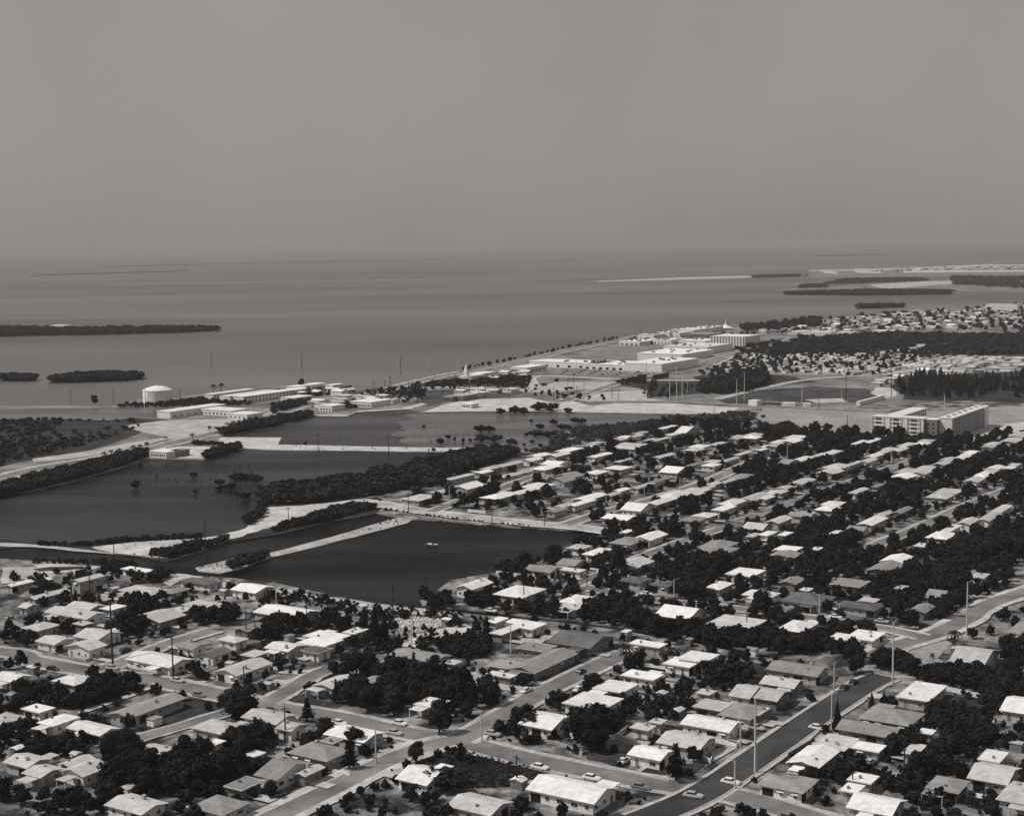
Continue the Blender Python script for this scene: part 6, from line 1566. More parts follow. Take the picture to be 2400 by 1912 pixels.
# palms along the boulevard
for i, (z_, x_, yt, yb) in enumerate((('m2', 660, 285, 340), ('m2', 720, 265, 325), ('m2', 790, 262, 310), ('m2', 905, 215, 290), ('m2', 963, 218, 275), ('m2', 1022, 185, 270), ('m2', 1182, 140, 210), ('m2', 1405, 118, 185), ('m2', 1553, 50, 130), ('m2', 1605, 60, 120), ('m2', 1700, 25, 95), ('m2', 1750, 10, 80), ('m1', 1800, 1010, 1070 + 10), ('m1', 1845, 1000, 1060), ('m1', 1890, 985, 1050), ('m1', 1940, 975, 1040))):
    g = G(z_, x_, yb); pb_, pt_ = fx(z_, x_, yb), fx(z_, x_, yt)
    h_ = (pb_[1] - pt_[1]) / FPX * g[1]; tree(g[0], g[1], max(5.5, h_), 5.0, 'palm', 'tall thin palm on the left boulevard verge, %s from the left' % ORDN[i], 'palms along the boulevard')
for i, (z_, x_, yb, h_) in enumerate((('m1', 585, 890, 9), ('m1', 1585, 800, 11), ('m1', 1650, 790, 11), ('m3', 238, 480, 12), ('m3', 300, 520, 9), ('m3', 1210, 560, 10), ('m3', 1255, 560, 10))):
    g = G(z_, x_, yb); tree(g[0], g[1], h_, 8, 'round' if i in (0, 3, 5, 6) else 'palm', 'lone dark tree on the tank and motel shore, %s from the left' % ORDN[i])

# --- zones of trees seen from the photo
ZN = [ # zone, polygon, count, hmin, hmax, kinds, phrase
 ('r1', (640, 300, 1250, 400, 1150, 470, 780, 460, 600, 330), 15, 4, 6, 'rb', 'on the left canal bank'),
 ('r1', (850, 580, 1300, 600, 1250, 660, 900, 740, 830, 660), 16, 4, 5.5, 'rb', 'behind the roofs left of the pond'),
 ('r1', (800, 790, 1050, 780, 1100, 900, 900, 960, 780, 900), 12, 5, 7, 'r', 'in the big clump left of centre'),
 ('r1', (1350, 720, 1780, 700, 1760, 850, 1500, 840, 1400, 790), 20, 5, 7, 'r', 'below the speckled grey hip roof'),
 ('r1', (130, 820, 400, 800, 420, 900, 150, 880), 8, 4, 5, 'b', 'near the white cottages at left'),
 ('r1', (60, 500, 320, 540, 380, 610, 60, 670), 14, 4, 6, 'rb', 'at the left edge below the canal'),
 ('r1', (1830, 880, 2150, 760, 2156, 930, 1860, 980), 14, 5, 7, 'r', 'left of the tall casuarina'),
 ('r2', (540, 190, 980, 250, 960, 300, 620, 390, 420, 480, 300, 430, 560, 300), 22, 4, 6, 'rb', 'below the left street'),
 ('r2', (60, 760, 500, 760, 600, 850, 400, 840, 60, 870), 16, 4, 6, 'rb', 'in the lower left corner'),
 ('r2', (620, 690, 920, 720, 900, 900, 680, 960, 600, 850), 14, 6, 8.5, 'r', 'in the lower left corner'),
 ('r2', (1150, 880, 1900, 850, 2000, 950, 1700, 1080, 1150, 1180, 680, 1180, 760, 1000), 44, 6, 8.5, 'rb', 'in the dark clump at bottom left'),
 ('r2', (1680, 700, 2100, 690, 1900, 850, 1650, 850), 14, 5, 7, 'rb', 'in the dark clump at bottom left'),
 ('r2', (150, 300, 300, 270, 420, 420, 200, 460, 60, 330), 12, 4, 6, 'rb', 'below the left street'),
 ('r4', (560, 130, 1350, 130, 1500, 270, 2000, 370, 1900, 470, 1500, 560, 1000, 590, 560, 500, 400, 330), 85, 6, 9, 'rrp', 'in the dark central grove'),
 ('r4', (620, 720, 760, 760, 660, 900, 610, 940), 5, 5, 7, 'r', 'round the big grey hip roof at the bottom'),
 ('r4', (1880, 560, 2150, 520, 2120, 660, 1900, 660), 7, 4, 6, 'rb', 'right of the street fork'),
 ('r3', (0, 760, 150, 740, 330, 880, 300, 920, 0, 930), 18, 5, 8, 'rp', 'before the bright gable on the pond bank'),
 ('r3', (340, 740, 620, 780, 640, 860, 400, 860), 12, 4, 6, 'rp', 'before the bright gable on the pond bank'),
 ('r3', (1200, 1010, 1500, 950, 1800, 900, 1880, 1020, 1750, 1090, 1400, 1060), 30, 3.5, 5, 'b', 'in the hedge below the gravel lot'),
 ('r3', (1270, 580, 1500, 600, 1500, 670, 1280, 660), 8, 4, 6, 'rb', 'at the near corner of the pond'),
 ('r3', (1620, 600, 1880, 590, 1880, 650, 1650, 665), 10, 3, 4.5, 'b', 'on the canal bank below the bright roofs'),
 ('r3', (1900, 350, 2130, 320, 2110, 395, 1920, 375), 7, 5, 6.5, 'b', 'on the canal bank below the bright roofs'),
 ('r5', (1350, 270, 1700, 260, 1700, 420, 1400, 450), 26, 6, 9, 'r', 'in the tall clump at centre right'),
 ('r5', (1030, 340, 1350, 330, 1330, 410, 1060, 400), 10, 3, 4, 'b', 'in the hedge behind the two dark hip roofs'),
 ('r5', (720, 450, 990, 450, 980, 530, 730, 510), 12, 3, 4.5, 'b', 'in front of the left dark hip roof'),
 ('r5', (1310, 490, 1560, 450, 1560, 610, 1330, 600), 16, 5, 8, 'r', 'in the tall clump at centre right'),
 ('r5', (460, 660, 830, 640, 830, 800, 450, 790), 22, 3.5, 6, 'rb', 'between canal and white hip-roofed house'),
 ('r5', (860, 700, 1200, 790, 1260, 900, 880, 840), 20, 4, 6, 'rb', 'between canal and white hip-roofed house'),
 ('r5', (60, 660, 300, 670, 320, 740, 100, 730), 10, 3, 5, 'b', 'between canal and white hip-roofed house'),
 ('r5', (1350, 850, 1900, 870, 2100, 880, 2150, 1000, 1700, 990, 1350, 930), 42, 4, 6, 'rb', 'below the broad pale flat roof'),
 ('r6', (950, 300, 1450, 260, 1460, 460, 1250, 540, 950, 480), 30, 2.5, 4.5, 'bd', 'in the scrubby yard at centre right'),
 ('r6', (1500, 120, 1900, 130, 1960, 200, 1750, 260, 1560, 240), 18, 4, 6, 'r', 'behind the pale gabled roofs at right'),
 ('r6', (760, 420, 960, 400, 950, 500, 800, 600), 12, 3, 5, 'rb', 'right of the huge black round tree'),
 ('r7', (0, 900, 560, 900, 1080, 980, 1100, 1080, 100, 1020), 42, 4, 6.5, 'rb', 'in the dark hedge at right'),
 ('r8', (760, 20, 1100, 0, 1300, 140, 1250, 200, 800, 165), 24, 5, 6.5, 'r', 'in the dark hedge at right'),
 ('r7', (350, 20, 850, 80, 940, 270, 900, 340, 350, 320), 60, 6, 9, 'r', 'in the black mass left of the street stub'),
 ('r7', (1200, 350, 1740, 360, 1750, 610, 1480, 620, 1300, 640, 1050, 520), 56, 5, 8, 'r', 'in the black mass above the sandy bend'),
 ('r7', (1480, 620, 1730, 600, 1720, 770, 1500, 830), 16, 5, 7, 'r', 'in the black mass above the sandy bend'),
 ('r7', (1650, 80, 2200, 140, 2200, 340, 1650, 310), 34, 6, 9, 'r', 'in the black mass at the right edge'),
 ('r7', (1150, 900, 1300, 880, 1310, 980, 1150, 1040), 10, 4, 5.5, 'r', 'at the left of the sandy bend'),
 ('r8', (1420, 470, 1880, 580, 2000, 760, 1700, 810, 1450, 620), 40, 4, 6.5, 'rb', 'in the dark yard at lower right'),
 ('r8', (1050, 700, 1400, 700, 1300, 830, 1080, 860), 16, 4, 5.5, 'rb', 'in the dark yard at lower right'),
 ('r8', (1310, 880, 1600, 850, 1560, 990, 1330, 1020), 12, 5, 7.5, 'r', 'in the dark yard at lower right'),
 ('r8', (1330, 150, 1800, 150, 2030, 260, 1900, 300, 1750, 250), 26, 4, 6, 'rb', 'behind the stained flat white roof'),
 ('r8', (1880, 250, 2130, 210, 2130, 520, 1920, 490), 16, 5, 7, 'r', 'at the right edge behind the white boat'),
 ('r8', (1050, 1060, 1380, 1060, 1350, 1130, 1100, 1150), 10, 3, 4.5, 'b', 'along the bottom edge at right'),
 ('r8', (560, 960, 760, 960, 740, 1060, 600, 1050), 8, 3, 4, 'b', 'along the bottom edge at right'),
 ('f', (-60, 1480, 70, 1480, 70, 1900, -60, 1920), 40, 4, 7, 'rb', 'at the far left margin'),
 ('f', (2350, 1400, 2460, 1380, 2460, 1900, 2350, 1860), 40, 4, 7, 'rb', 'at the far right margin'),
 ('f', (60, 1860, 600, 1862, 600, 1930, 60, 1930), 30, 3, 5, 'rb', 'along the very bottom at left'),
 ('f', (950, 1865, 1500, 1880, 1500, 1940, 950, 1940), 18, 3, 4.5, 'rb', 'along the very bottom at centre'),
 ('f', (1700, 1865, 2350, 1865, 2350, 1940, 1700, 1940), 30, 3, 5, 'rb', 'along the very bottom at right'),
]
KD = {'r': 'round', 'b': 'bush', 'p': 'pine', 'd': 'pale'}
CAND = []
for si, (z_, pg, n_, h0, h1, kk, ph) in enumerate(ZN):
    poly = W((z_,) + pg)
    for (x, y) in scatter(poly, n_, 2.6, 100 + si):
        h_ = rng.uniform(h0, h1); k_ = KD[rng.choice(kk)]; w_ = h_ * (rng.uniform(.85, 1.25) if k_ in ('round', 'bush') else .55)
        if blocked(x, y, w_, .2) or on_road(x, y, w_ * .6): continue
        if hides(x, y, h_, w_, 1):
            h_ *= .55; w_ *= .7
            if hides(x, y, h_, w_, 1): continue
        CAND.append((x, y, h_, w_, k_, ph))
# loose yard trees over the near blocks
NB = W(('r1', -100, 420, 640, 330, 1300, 400), ('r3', 600, 640, 1500, 720), ('r5', 0, 790, 1350, 960), ('r7', 300, 1100, 1100, 1150), ('f', 2400, 1500), ('f', 2450, 1930), ('f', -50, 1930))
for (x, y) in scatter(NB, 3200, 2.6, 77):
    h_ = rng.choice((rng.uniform(1.0, 2.4), rng.uniform(1.2, 3.0), rng.uniform(2.0, 5.2))); k_ = KD[rng.choice('rbbbd')]; w_ = h_ * rng.uniform(.8, 1.2)
    if blocked(x, y, w_, .3) or on_road(x, y, w_) or hides(x, y, h_, w_, 0): continue
    if rng.random() < .9 * min(1.0, .45 + .9 * math.sin(x * .061 + 1.3) * math.sin(y * .047 + x * .02)) + .12: CAND.append((x, y, h_, w_, k_, 'scattered through the near yards'))
NB2 = W(('r5', 60, 300, 620, 110, 800, 20), ('m6', 900, 960, 2156, 1080), ('r7', 200, 20, 2100, 20, 2100, 560, 1500, 880, 300, 1080), ('r5', 1350, 880, 0, 720), ('r3', 1600, 660))
for (x, y) in scatter(NB2, 900, 4.6, 78):
    h_ = rng.uniform(3.0, 7.0); k_ = KD[rng.choice('rrrb')]; w_ = h_ * rng.uniform(.85, 1.2)
    if blocked(x, y, w_, .3) or on_road(x, y, w_ * .8): continue
    if hides(x, y, h_, w_, 0):
        h_ *= .5; w_ *= .6
        if hides(x, y, h_, w_, 0): continue
    CAND.append((x, y, h_, w_, k_, 'in the yards right of the pond'))
CAND.sort(key=lambda t: -t[2] * t[3] / t[1] ** 2)
LBT = {'round': 'dark round-crowned tree ', 'bush': 'dark bushy low-branched tree ', 'pine': 'dark feathery casuarina ', 'pale': 'dusty pale shrub '}
CNT, ORD_ = {}, {}
for t in CAND[:300]: CNT.setdefault((t[4], t[5]), []).append(t)
for k, v in CNT.items():
    v.sort(key=lambda t: proj((t[0], t[1], 0))[0])
    for i, t in enumerate(v): ORD_[id(t)] = (', %s from left' % ORDN[i] if len(v) > 1 else '') if len(v) <= 12 else None
for t in CAND[:300]:
    (x, y, h_, w_, k_, ph) = t
    if ORD_[id(t)] is not None:
        tree(x, y, h_, w_, k_, LBT[k_] + ph + ORD_[id(t)], 'dark trees ' + ph)
        continue
    tree(x, y, h_, w_, k_, {'round': 'dark round-crowned tree ', 'bush': 'dark bushy low-branched tree ', 'pine': 'dark feathery casuarina ', 'pale': 'dusty pale shrub '}[k_] + ph, 'dark trees ' + ph)
# --- the rest, and the far woods: masses
def unitset(kind, n, size, k0, cnt, kk=.72, out=.6):
    fn = {'round': lobes_round, 'bush': lobes_bush, 'pine': lobes_pine}[kind]
    return [both(n, fn(k0 + i)[:], size, k0 + i, kk, out) for i in range(cnt)]
US = {'round': unitset('round', 230, .085, 200, 5), 'bush': unitset('bush', 160, .095, 220, 4), 'pine': unitset('pine', 240, .06, 240, 3, .6, .3)}
US['pale'] = US['bush']
def lobes_small(k):
    r = random.Random(k); return [(0, 0, .45, .4, .4, .4)] + [(r.uniform(-.3, .3), r.uniform(-.3, .3), r.uniform(.45, .8), .2, .2, .18) for _ in range(3)]
FARU = [both(55, lobes_small(300 + i), .13, 300 + i, .85) for i in range(6)]
def mass(name, items, label, cat, m='mangrove', sets=None):
    VV, QQ, b0 = [], [], 0
    for (x, y, h_, w_, k_) in items:
        v, q = (sets or US[k_])[rng.randrange(len(sets or US[k_]))]
        a = rng.uniform(0, 6.28); c, s = math.cos(a), math.sin(a)
        VV.append(np.stack([x + (v[:, 0] * c - v[:, 1] * s) * w_, y + (v[:, 0] * s + v[:, 1] * c) * w_, v[:, 2] * h_ - .05], 1)); QQ.append(q + b0); b0 += len(v)
    if not VV: return
    return tag(put(name, npmesh(name, np.vstack(VV), np.vstack(QQ), M[m])), label, cat, None, 'stuff')
mass('yard_foliage', [t[:5] for t in CAND[300:]], 'remaining small dark trees and shrubs of the near yards', 'trees', 'leaf')
MIDP = W(('m4', 1000, 600, 1330, 480, 1560, 400, 2156, 270), ('m6', 300, 330, 760, 200, 1300, 40, 1560, 30), ('m8', 100, 140, 700, 120, 1000, 180, 1500, 160, 1700, 220, 2300, 120), ('f', 2480, 1330), ('r7', 1650, 60, 300, 20), ('m6', 1500, 1080, 780, 1000), ('m6', 700, 880, 0, 820), ('m4', 1400, 600))
items = []
for (x, y) in scatter(MIDP, 2600, 5.2, 91):
    if rng.random() < .25 + .22 * math.sin(x * .05) * math.sin(y * .033): continue
    px_ = proj((x, y, 0))
    if px_[0] < 1750 and px_[1] < 1215 and rng.random() < .22: continue
    h_ = rng.choice((rng.uniform(2.0, 4.5), rng.uniform(3.5, 6.5), rng.uniform(6, 10))); w_ = h_ * rng.uniform(.85, 1.25)
    if blocked(x, y, w_, .15) or on_road(x, y, w_ * .5): continue
    if hides(x, y, h_, w_, 0):
        h_ *= .5; w_ *= .65
        if hides(x, y, h_, w_, 0): continue
    items.append((x, y, h_, w_, 'round'))
mass('neighbourhood_trees', items, 'dense black trees between the rows of houses beyond the pond', 'trees', 'leaf')
def belt(name, pts, n, h0, h1, label, mind=2.4, wr=(1.0, 1.5), m='mangrove', kinds=None, sets=FARU, cat='mangroves', seed=1, z=None, nohide=False, clump=False, clump2=False):
    poly = W(*pts); it = []
    for (x, y) in scatter(poly, n, mind, 500 + seed):
        h_ = rng.uniform(h0, h1)
        if clump2 and math.sin(x * .045 + 1) * math.sin(y * .02 + x * .01) + rng.uniform(-.6, .6) < -.15: continue
        if clump and math.sin(x * .031 + 2) * math.sin(y * .013 + x * .017) + rng.uniform(-.5, .5) < -.05: continue
        if name == 'wood' and on_road(x, y, 6): continue
        if nohide and (blocked(x, y, h_, .3) or hides(x, y, h_, h_, 0)): continue
        it.append((x, y, h_, h_ * rng.uniform(*wr), (kinds or ['bush'])[0]))
    return mass(name, it, label, cat, m, sets)
belt('mangrove_belt', (('m2', -300, 650, 50, 520, 400, 440, 800, 345, 1020, 300, 1020, 325, 800, 410, 400, 520, 50, 605, -300, 690),), 700, 4, 7, 'long dark mangrove hedge between the boulevard and the left pond', seed=1, mind=2.8)
belt('mangrove_belt', (('m2', 1640, 130, 2000, 40, 2156, 10), ('m3', 300, 690, 325, 700, 0, 790), ('m2', 2084, 90, 1660, 152)), 420, 4, 7, 'dark mangrove hedge along the left shore of the upper pond', seed=2, mind=2.8)
belt('mangrove_belt', (('m4', -120, 530, 0, 475, 400, 430, 800, 370, 1300, 245, 1560, 200, 1720, 145, 2000, 150, 2080, 160), ('m6', 40, 320, 0, 330), ('m4', 1700, 290, 1500, 340, 1350, 430, 1050, 470, 880, 500, 700, 535, 270, 570, 0, 570)), 1300, 4, 8, 'broad dark mangrove belt between the left pond and the housing rows', seed=3, mind=3.4, nohide=True)
belt('mangrove_belt', (('m6', 10, 290, 250, 265, 255, 200, 300, 130, 420, 95, 1000, 45, 1300, -10), ('m5', 1300, 985, 1700, 985, 1840, 960, 1900, 960), ('m6', 2100, -20, 1700, 90, 1100, 90, 760, 170, 500, 220, 200, 300)), 1300, 1.8, 4.2, 'grey scrub belt along the right shore of the upper pond', seed=4, mind=3.0, nohide=True, m='leafpale', clump2=True)
belt('shore_scrub', (('r1', 60, 130, 230, 140, 600, 130, 700, 100, 1500, 60, 1480, 78, 900, 108, 520, 140, 240, 145),), 110, 1.5, 3, 'low dark scrub along the upper edge of the white sand strip', seed=5, mind=1.8)
belt('shore_scrub', (('r1', 1050, 225, 1250, 180, 1450, 120, 1550, 130, 1700, 70, 1720, 95, 1450, 185, 1200, 245),), 90, 2, 4.2, 'dark bushes along the lower edge of the white sand strip, left part', seed=6, mind=2)
belt('shore_scrub', (('m4', 0, 790, 250, 730, 450, 650, 700, 590, 870, 620, 700, 660, 400, 735, 200, 770, 0, 815), ), 200, 2, 4.5, 'dark bushes along the lower edge of the white sand strip, right part', seed=7, mind=2)
belt('shore_scrub', (('r1', 1700, 320, 1800, 260, 1950, 230, 2030, 225, 2010, 265, 1800, 320, 1720, 350),), 40, 2, 4, 'dark bushes on the tip of the path causeway', seed=8, mind=1.8)
belt('shore_scrub', (('m2', 1850, 880, 1960, 800, 1980, 730, 2030, 680, 2156, 640, 2156, 660, 2040, 720, 1970, 850, 1880, 900),), 60, 2, 5, 'dark bushes on the pond corner left of the sand strip', seed=9, mind=2)
belt('shore_scrub', (('m2', 1500, 320, 1600, 270, 1800, 230, 1810, 265, 1600, 325, 1520, 345),), 70, 3, 5, 'dark hedge beside the white causeway entrance', seed=10, mind=2.4)
belt('shore_scrub', (('m2', 1400, 205, 1660, 215, 1670, 230, 1420, 228),), 40, 2, 3, 'low dark hedge on the sand beside the causeway entrance', seed=11, mind=2)
belt('shore_scrub', (('r1', 60, 265, 620, 275, 620, 300, 60, 290),), 50, 1, 2.4, 'low scrub on the near canal bank at left', seed=12, mind=2)
belt('scrub_cover', (('r4', 1300, 860, 1420, 820, 1600, 805, 1800, 830, 2156, 930), ('r6', 250, 1020, 60, 1080), ('r4', 2100, 1110, 1700, 1100, 1500, 960)), 900, .3, .8, 'knee-high dark scrub covering the empty corner field at the bottom', seed=13, mind=.8, wr=(1.4, 2.4))
belt('vacant_scrub', (('m1', -300, 1030, 60, 1020, 650, 1022, 950, 1012), ('m2', 1000, 60, 600, 200, 60, 330, -300, 420)), 700, .5, 4.0, 'scattered dark scrub on the vacant lot left of the boulevard', seed=14, mind=3.2, clump2=True, wr=(1, 2.2))
belt('tank_hedge', (('m1', 780, 905, 1250, 880, 1560, 840, 1900, 850, 1900, 900, 1560, 905, 1250, 915, 800, 918),), 220, 2.5, 5, 'dark hedge along the shore around the white tank', seed=15, mind=3.5, nohide=True)
belt('island_mangroves', (('m1', -400, 325, 60, 310, 700, 300, 1300, 283, 1640, 268, 1600, 255, 1000, 255, 420, 268, -400, 255),), 900, 6, 10, 'dark mangroves covering the long island at left', seed=16, mind=9, wr=(1.4, 2.2))
belt('island_mangroves', (('m1', 195, 704, 500, 700, 850, 688, 1005, 666, 900, 652, 500, 657, 265, 682),), 600, 6, 9, 'dark mangroves covering the small oval island at left', seed=17, mind=5, wr=(1.2, 1.8))
belt('island_mangroves', (('m1', -200, 690, 60, 691, 93, 680, 60, 667, -200, 662),), 160, 6, 8, 'dark mangroves of the islet cut by the left edge', seed=18, mind=5, wr=(1.2, 1.8))
belt('island_mangroves', (('m7', 826, 83, 1212, 72, 1208, 62, 826, 68),), 300, 7, 10, 'dark mangroves of the flat islet off the town shore', seed=19, mind=8, wr=(1.4, 2.2))
belt('island_mangroves', (('b', 1155, 342, 1500, 345, 1845, 340, 1840, 331, 1500, 329, 1155, 338),), 500, 8, 11, 'dark mangroves of the long key at upper right', seed=20, mind=12, wr=(1.6, 2.6))
belt('island_mangroves', (('b', 1015, 271, 1210, 266, 1205, 263, 1015, 268),), 160, 9, 12, 'dark mangroves of the little key left of the airfield', seed=21, mind=16, wr=(1.8, 3))
belt('island_mangroves', (('b', 1320, 300, 1750, 285, 1700, 275, 1400, 280),), 240, 7, 10, 'dark woods below the distant airfield', seed=22, mind=20, wr=(2, 3.5))
belt('island_mangroves', (('b', 1850, 300, 2200, 320, 2200, 270, 1850, 268),), 300, 7, 10, 'dark woods at the upper right edge', seed=23, mind=20, wr=(2, 3.5))
belt('island_mangroves', (('b', 1215, 315, 1320, 312, 1320, 304, 1225, 306),), 90, 7, 10, 'small dark wood left end of the long key', seed=24, mind=14, wr=(2, 3))
belt('wood', (('m7', -250, 440, 250, 345, 1100, 300, 2400, 310, 2400, 470, 1700, 480, 1100, 465, 0, 480),), 1500, 2, 8, 'wide dark mangrove wood between the trailer park and the town', seed=25, mind=9, wr=(1.3, 2.4))
belt('park_trees', (('m5', 1480, 800, 1560, 740, 1760, 700, 1800, 650, 2050, 640, 2080, 720, 1900, 790, 1700, 810),), 240, 7, 12, 'dark park trees left of the ball field', seed=26, mind=6, wr=(.8, 1.2))
belt('casuarina_row', (('m7', 1150, 700, 1450, 690, 1900, 720, 2400, 650, 2400, 840, 1900, 850, 1400, 830, 1200, 820),), 330, 5, 14, 'dark line of casuarinas behind the apartment building', seed=27, mind=5, wr=(.45, .7), kinds=['pine'], sets=US['pine'], clump2=True)
belt('town_trees', (('m7', -60, 235, 450, 185, 1200, 118, 2400, 50, 2400, 290, 1100, 268, 300, 300, 0, 300),), 230, 5, 10, 'dark trees scattered through the distant town', seed=28, mind=14, wr=(.9, 1.6))
belt('trailer_trees', (('m5', 1560, 640, 1900, 470, 2156, 440), ('m7', 700, 480, 1500, 490, 1000, 650, 300, 640, 0, 650)), 220, 4, 8, 'dark trees scattered in the trailer park', seed=29, mind=8, wr=(.7, 1.1))
belt('shore_trees', (('m5', 1850, 260, 2156, 235), ('m7', 200, 215, 500, 190, 500, 240, 100, 270), ('m5', 1900, 280)), 160, 8, 14, 'dark trees on the shore right of the domed church', seed=30, mind=9, wr=(.7, 1.2))
belt('roadside_trees', (('m3', 1300, 430, 1900, 390, 2156, 360, 2156, 410, 1900, 430, 1320, 455),), 220, 3, 6, 'dark scrub along the bay boulevard near the church', seed=31, mind=5, nohide=True)
belt('roadside_trees', (('m5', 820, 710, 1050, 660, 1050, 690, 860, 730),), 60, 3, 5, 'dark scrub at the road junction before the shops', seed=32, mind=5)
belt('roadside_trees', (('m3', 0, 620, 300, 560, 340, 590, 130, 650, 0, 680),), 110, 3, 6, 'dark trees along the boulevard at the head of the upper pond', seed=33, mind=4, nohide=True)
belt('roadside_trees', (('m3', 560, 610, 700, 590, 700, 640, 570, 640),), 40, 3, 5, 'dark bushes on the beach at the head of the upper pond', seed=34, mind=3.5)
belt('lot_edge_scrub', (('m8', 0, 60, 100, 90, 250, 60, 370, 130, 250, 140, 0, 120),), 110, 3, 6, 'dark scrub at the left edge of the graded lot', seed=35, mind=4)
belt('lot_edge_scrub', (('m8', 400, 170, 700, 160, 1000, 190, 1300, 175, 1560, 180, 1560, 215, 1000, 220, 420, 205),), 200, 3.5, 6, 'dark trees in front of the apartment building', seed=36, mind=4, nohide=True)
belt('seawall_trees', (('m3', 1600, 315, 2156, 205), ('m5', 0, 500, 400, 415, 830, 332, 830, 342, 400, 426, 0, 512), ('m3', 2156, 215, 1600, 326)), 110, 4, 6.5, 'row of small dark trees along the bay seawall', seed=37, mind=9, wr=(.6, .9))
for i, (z_, x_, y_, h_, w_) in enumerate((('m2', 925, 590, 5, 6), ('m2', 1415, 505, 4, 6), ('m2', 1640, 565, 4, 7), ('m2', 1720, 600, 4.5, 8), ('m2', 1845, 690, 5, 7), ('m2', 1430, 640, 3, 3), ('m2', 1880, 665, 3, 3), ('m2', 1780, 660, 3, 2), ('m2', 965, 410, 3.5, 3), ('m2', 1640, 605, 3, 6),
    ('m2', 1760, 525, 5, 9), ('m2', 1810, 530, 5.5, 10), ('m2', 1860, 532, 5, 10), ('m2', 1910, 532, 5, 10), ('m2', 1950, 540, 4.5, 8),
    ('m3', 1270, 800, 3, 3), ('m3', 1410, 940, 5, 7), ('m3', 1475, 895, 3.5, 5), ('m3', 1750, 838, 6, 11), ('m3', 1820, 836, 5.5, 11), ('m3', 1755, 915, 5, 13), ('m3', 1860, 915, 5, 14), ('m3', 2010, 940, 5, 9), ('m3', 1915, 690, 6, 9), ('m3', 2040, 680, 7, 14), ('m3', 2110, 685, 6, 11), ('m3', 1660, 915, 3, 3), ('m3', 1600, 925, 4, 3), ('m3', 1530, 915, 4, 2.5),
    ('m5', 90, 1045, 3.5, 4), ('m5', 280, 1055, 4.5, 7), ('m5', 165, 1100, 4.5, 8), ('m5', 350, 1105, 5, 9), ('m5', 400, 1108, 4.5, 7), ('m5', 455, 1047, 5, 8), ('m5', 515, 1048, 4.5, 8), ('m5', 150, 945, 8, 15), ('m5', 250, 948, 7.5, 15), ('m5', 400, 965, 5, 8), ('m6', 130, 160, 5.5, 12), ('m6', 225, 162, 5, 12), ('m3', 1352, 1000, 3, 3.5), ('m3', 270, 945, 2.5, 3), ('m6', 50, 150, 3, 4), ('m6', 100, 215, 3, 4), ('m6', 30, 235, 2.5, 3), ('m6', 165, 245, 3, 4))):
    g = G(z_, x_, y_, -.5); tree(g[0], g[1], h_, w_, 'bush', 'dark mangrove clump standing in the %s, %s' % ('left pond' if z_ == 'm2' else 'upper shallow pond', ['small and upright', 'rounded', 'broad and low', 'very wide'][0 if w_ < 5 else 1 if w_ < 11 else 2 if w_ < 13 else 3]), 'mangrove clumps in the ponds', z=-.52)
belt('roadside_trees', (('m1', 1250, 905, 1560, 850, 2000, 840), ('m3', 0, 545, 300, 545, 680, 500, 640, 470, 300, 500, 0, 510), ('m1', 1560, 820)), 260, 2, 5.5, 'dark bushes between the motel shore and the boulevard', seed=50, mind=4, nohide=True, clump=True)
belt('roadside_trees', (('m3', 700, 520, 1200, 440, 1700, 400, 2156, 380, 2156, 470, 1300, 480, 1100, 600, 750, 600),), 320, 1.5, 5, 'dark scrub in the lots behind the beach', seed=51, mind=5, nohide=True, clump=True)
belt('roadside_trees', (('m5', 0, 760, 300, 700, 800, 690, 1100, 700, 1500, 750, 1200, 850, 600, 860, 100, 830),), 260, 1.5, 5, 'dark scrub in the lots before the shopping centre', seed=52, mind=6, nohide=True, clump=True)
belt('roadside_trees', (('m5', 900, 350, 1700, 290, 2000, 300, 1900, 400, 1400, 390, 950, 400),), 160, 2.5, 6, 'dark trees among the shore buildings behind the shops', seed=53, mind=7, nohide=True)
belt('roadside_trees', (('m5', 1450, 640, 1700, 560, 2000, 460), ('m7', 200, 480), ('m7', 200, 560, 0, 640), ('m5', 1700, 680)), 140, 2.5, 6, 'dark trees at the left end of the trailer park', seed=54, mind=7)
belt('sand_tufts', (('r1', 60, 120, 520, 140, 1000, 105, 1600, 62, 2156, -5), ('m4', 700, 560, 870, 530, 700, 600, 0, 740), ('r1', 1650, 100, 1190, 258, 750, 200, 60, 150)), 130, .3, 1.0, 'low dark tufts dotted over the white sand strip', seed=40, mind=2.2, clump=True)
belt('sand_tufts', (('r1', 1440, 330, 1800, 250, 2100, 210), ('m4', 200, 910, 700, 790, 1050, 700, 1150, 720, 700, 840, 0, 1000), ('r1', 1800, 330, 1500, 350)), 150, .3, 1.1, 'dark tufts along the path causeway between the dark ponds', seed=41, mind=1.6, clump=True)
belt('sand_tufts', (('r3', 0, 500, 400, 560, 900, 640, 1560, 700, 1600, 745, 1200, 740, 700, 720, 300, 640, 0, 580),), 240, .4, 1.8, 'dark weeds on the near bank of the dark pond', seed=42, mind=1.6, clump=True)
belt('sand_tufts', (('m4', 900, 610, 1350, 690, 2156, 775, 2156, 765, 1350, 672, 950, 640),), 120, .4, 1.3, 'dark weeds on the far bank of the dark pond', seed=43, mind=1.5)
belt('pond_stakes', (('m2', 850, 380, 1400, 400, 2000, 420, 1990, 700, 1500, 680, 850, 620),), 90, 1.0, 2.2, 'dead mangrove stubs standing in the left pond', seed=44, mind=4, wr=(.25, .5))
belt('pond_stakes', (('m3', 200, 900, 900, 880, 1700, 800, 1700, 950, 600, 945), ('m3', 1700, 1010, 0, 1000)), 60, .8, 2.4, 'dead mangrove stubs standing in the upper pond', seed=45, mind=6, wr=(.3, .6))
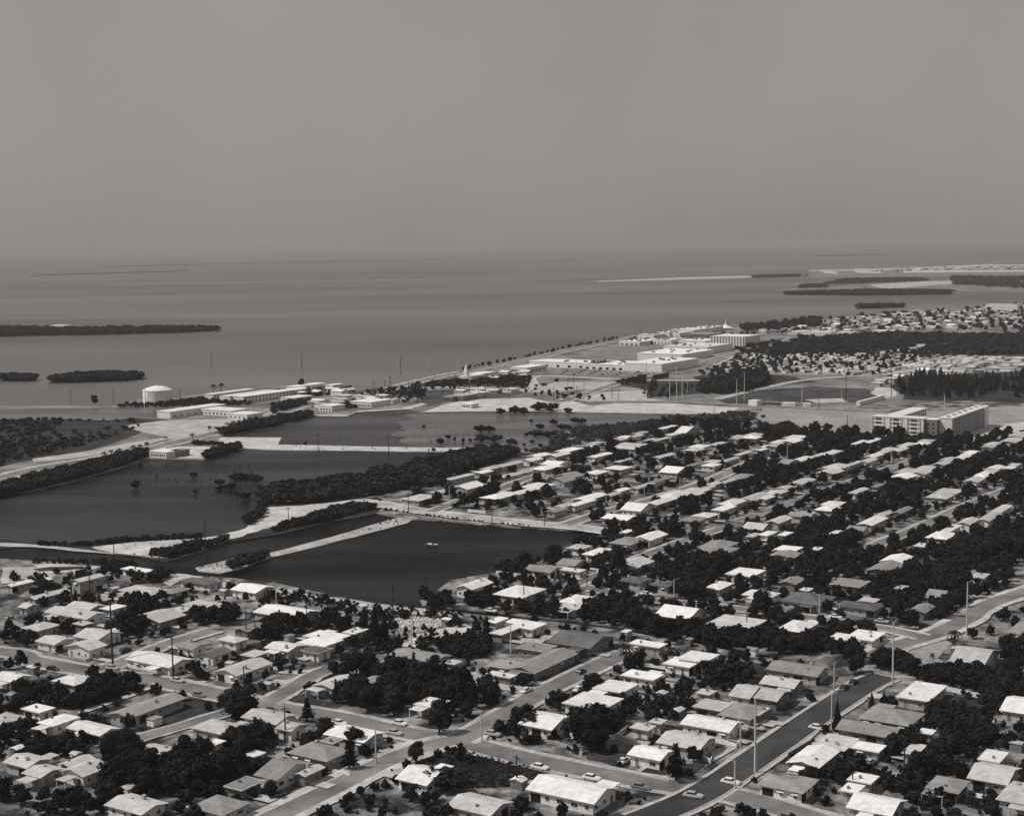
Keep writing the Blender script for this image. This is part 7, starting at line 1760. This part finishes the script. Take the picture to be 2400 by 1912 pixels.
# sheds and parked cars scattered through the near yards
nsh, ncar = 0, 0
for (x, y) in scatter(NB, 700, 8, 640):
    if nsh >= 46: break
    if blocked(x, y, 3.5, .9) or on_road(x, y, 4) or hides(x, y, 2.6, 3.0, 0): continue
    if rng.random() < .7:
        house(x, y, rng.uniform(2.6, 4.4), rng.uniform(2.6, 4.2), rng.choice(('fl', 'gA', 'gB')), rng.choice('wllm'), rng.choice('wlm'), 2.1, 'little low shed in a back yard of the near blocks', 'back yard sheds', 0, 'garden_shed', 'shed', .2); nsh += 1
for line, hw in [r_ for i_, r_ in enumerate(ROADS[:17]) if i_ != 1]:
    for i in range(1, len(line) - 1, 3):
        p = line[i]; d = line[i + 1] - line[i - 1]; d = d / max(np.hypot(*d), 1e-6)
        if proj((p[0], p[1], 0))[1] < 1150 or rng.random() < .45 or ncar > 17: continue
        q = p + np.array([-d[1], d[0]]) * (hw - 1.3) * rng.choice((-1, 1)) + d * rng.uniform(-3, 3)
        if blocked(q[0], q[1], 2, .5): continue
        ncar += 1; car(q[0], q[1], math.atan2(d[1], d[0]), rng.choice('wlmd'), 'car parked at the roadside in the housing blocks')
# broken rock heap beside the gravel lot
pts = scatter(W(('r3', 950, 800, 1000, 760, 1200, 750, 1480, 770, 1500, 800, 1200, 880, 1050, 880)), 260, .9, 900)
mb = MB()
for (x, y) in pts:
    s = rng.uniform(.3, 1.0); a = [(x + rng.uniform(-s, s) * .5, y + rng.uniform(-s, s) * .5) for _ in range(2)]
    mb.hexa([(x - s, y - s, 0), (x + s, y - s * .7, 0), (x + s * .8, y + s, 0), (x - s * .7, y + s * .8, 0)], [(x - s * .5, y - s * .5, s * .8), (x + s * .5, y - s * .4, s), (x + s * .4, y + s * .5, s * 1.1), (x - s * .5, y + s * .4, s * .9)])
tag(mb.build('rubble_heap', M['rubble']), 'heap of pale broken rock beside the gravel lot near the pond', 'rubble', None, 'stuff')

# ================================================================== HAZE
mb = MB(); mb.box(-59000, 59000, -2900, 89000, -3.0, 150.0)
hz = mb.build('haze', None) if False else None
me = bpy.data.meshes.new('haze'); me.from_pydata(mb.v, [], mb.f); me.update()
hm = bpy.data.materials.new('haze'); hm.use_nodes = True; nt = hm.node_tree; nt.nodes.clear()
ho = nt.nodes.new('ShaderNodeOutputMaterial'); hv = nt.nodes.new('ShaderNodeVolumePrincipled')
hv.inputs['Color'].default_value = (0.62, 0.60, 0.585, 1); hv.inputs['Density'].default_value = HAZE_D
hv.inputs['Anisotropy'].default_value = 0.0
nt.links.new(hv.outputs[0], ho.inputs['Volume'])
me.materials.append(hm)
tag(put('haze', me), 'thin pale haze over the bay', 'haze', None, 'stuff')
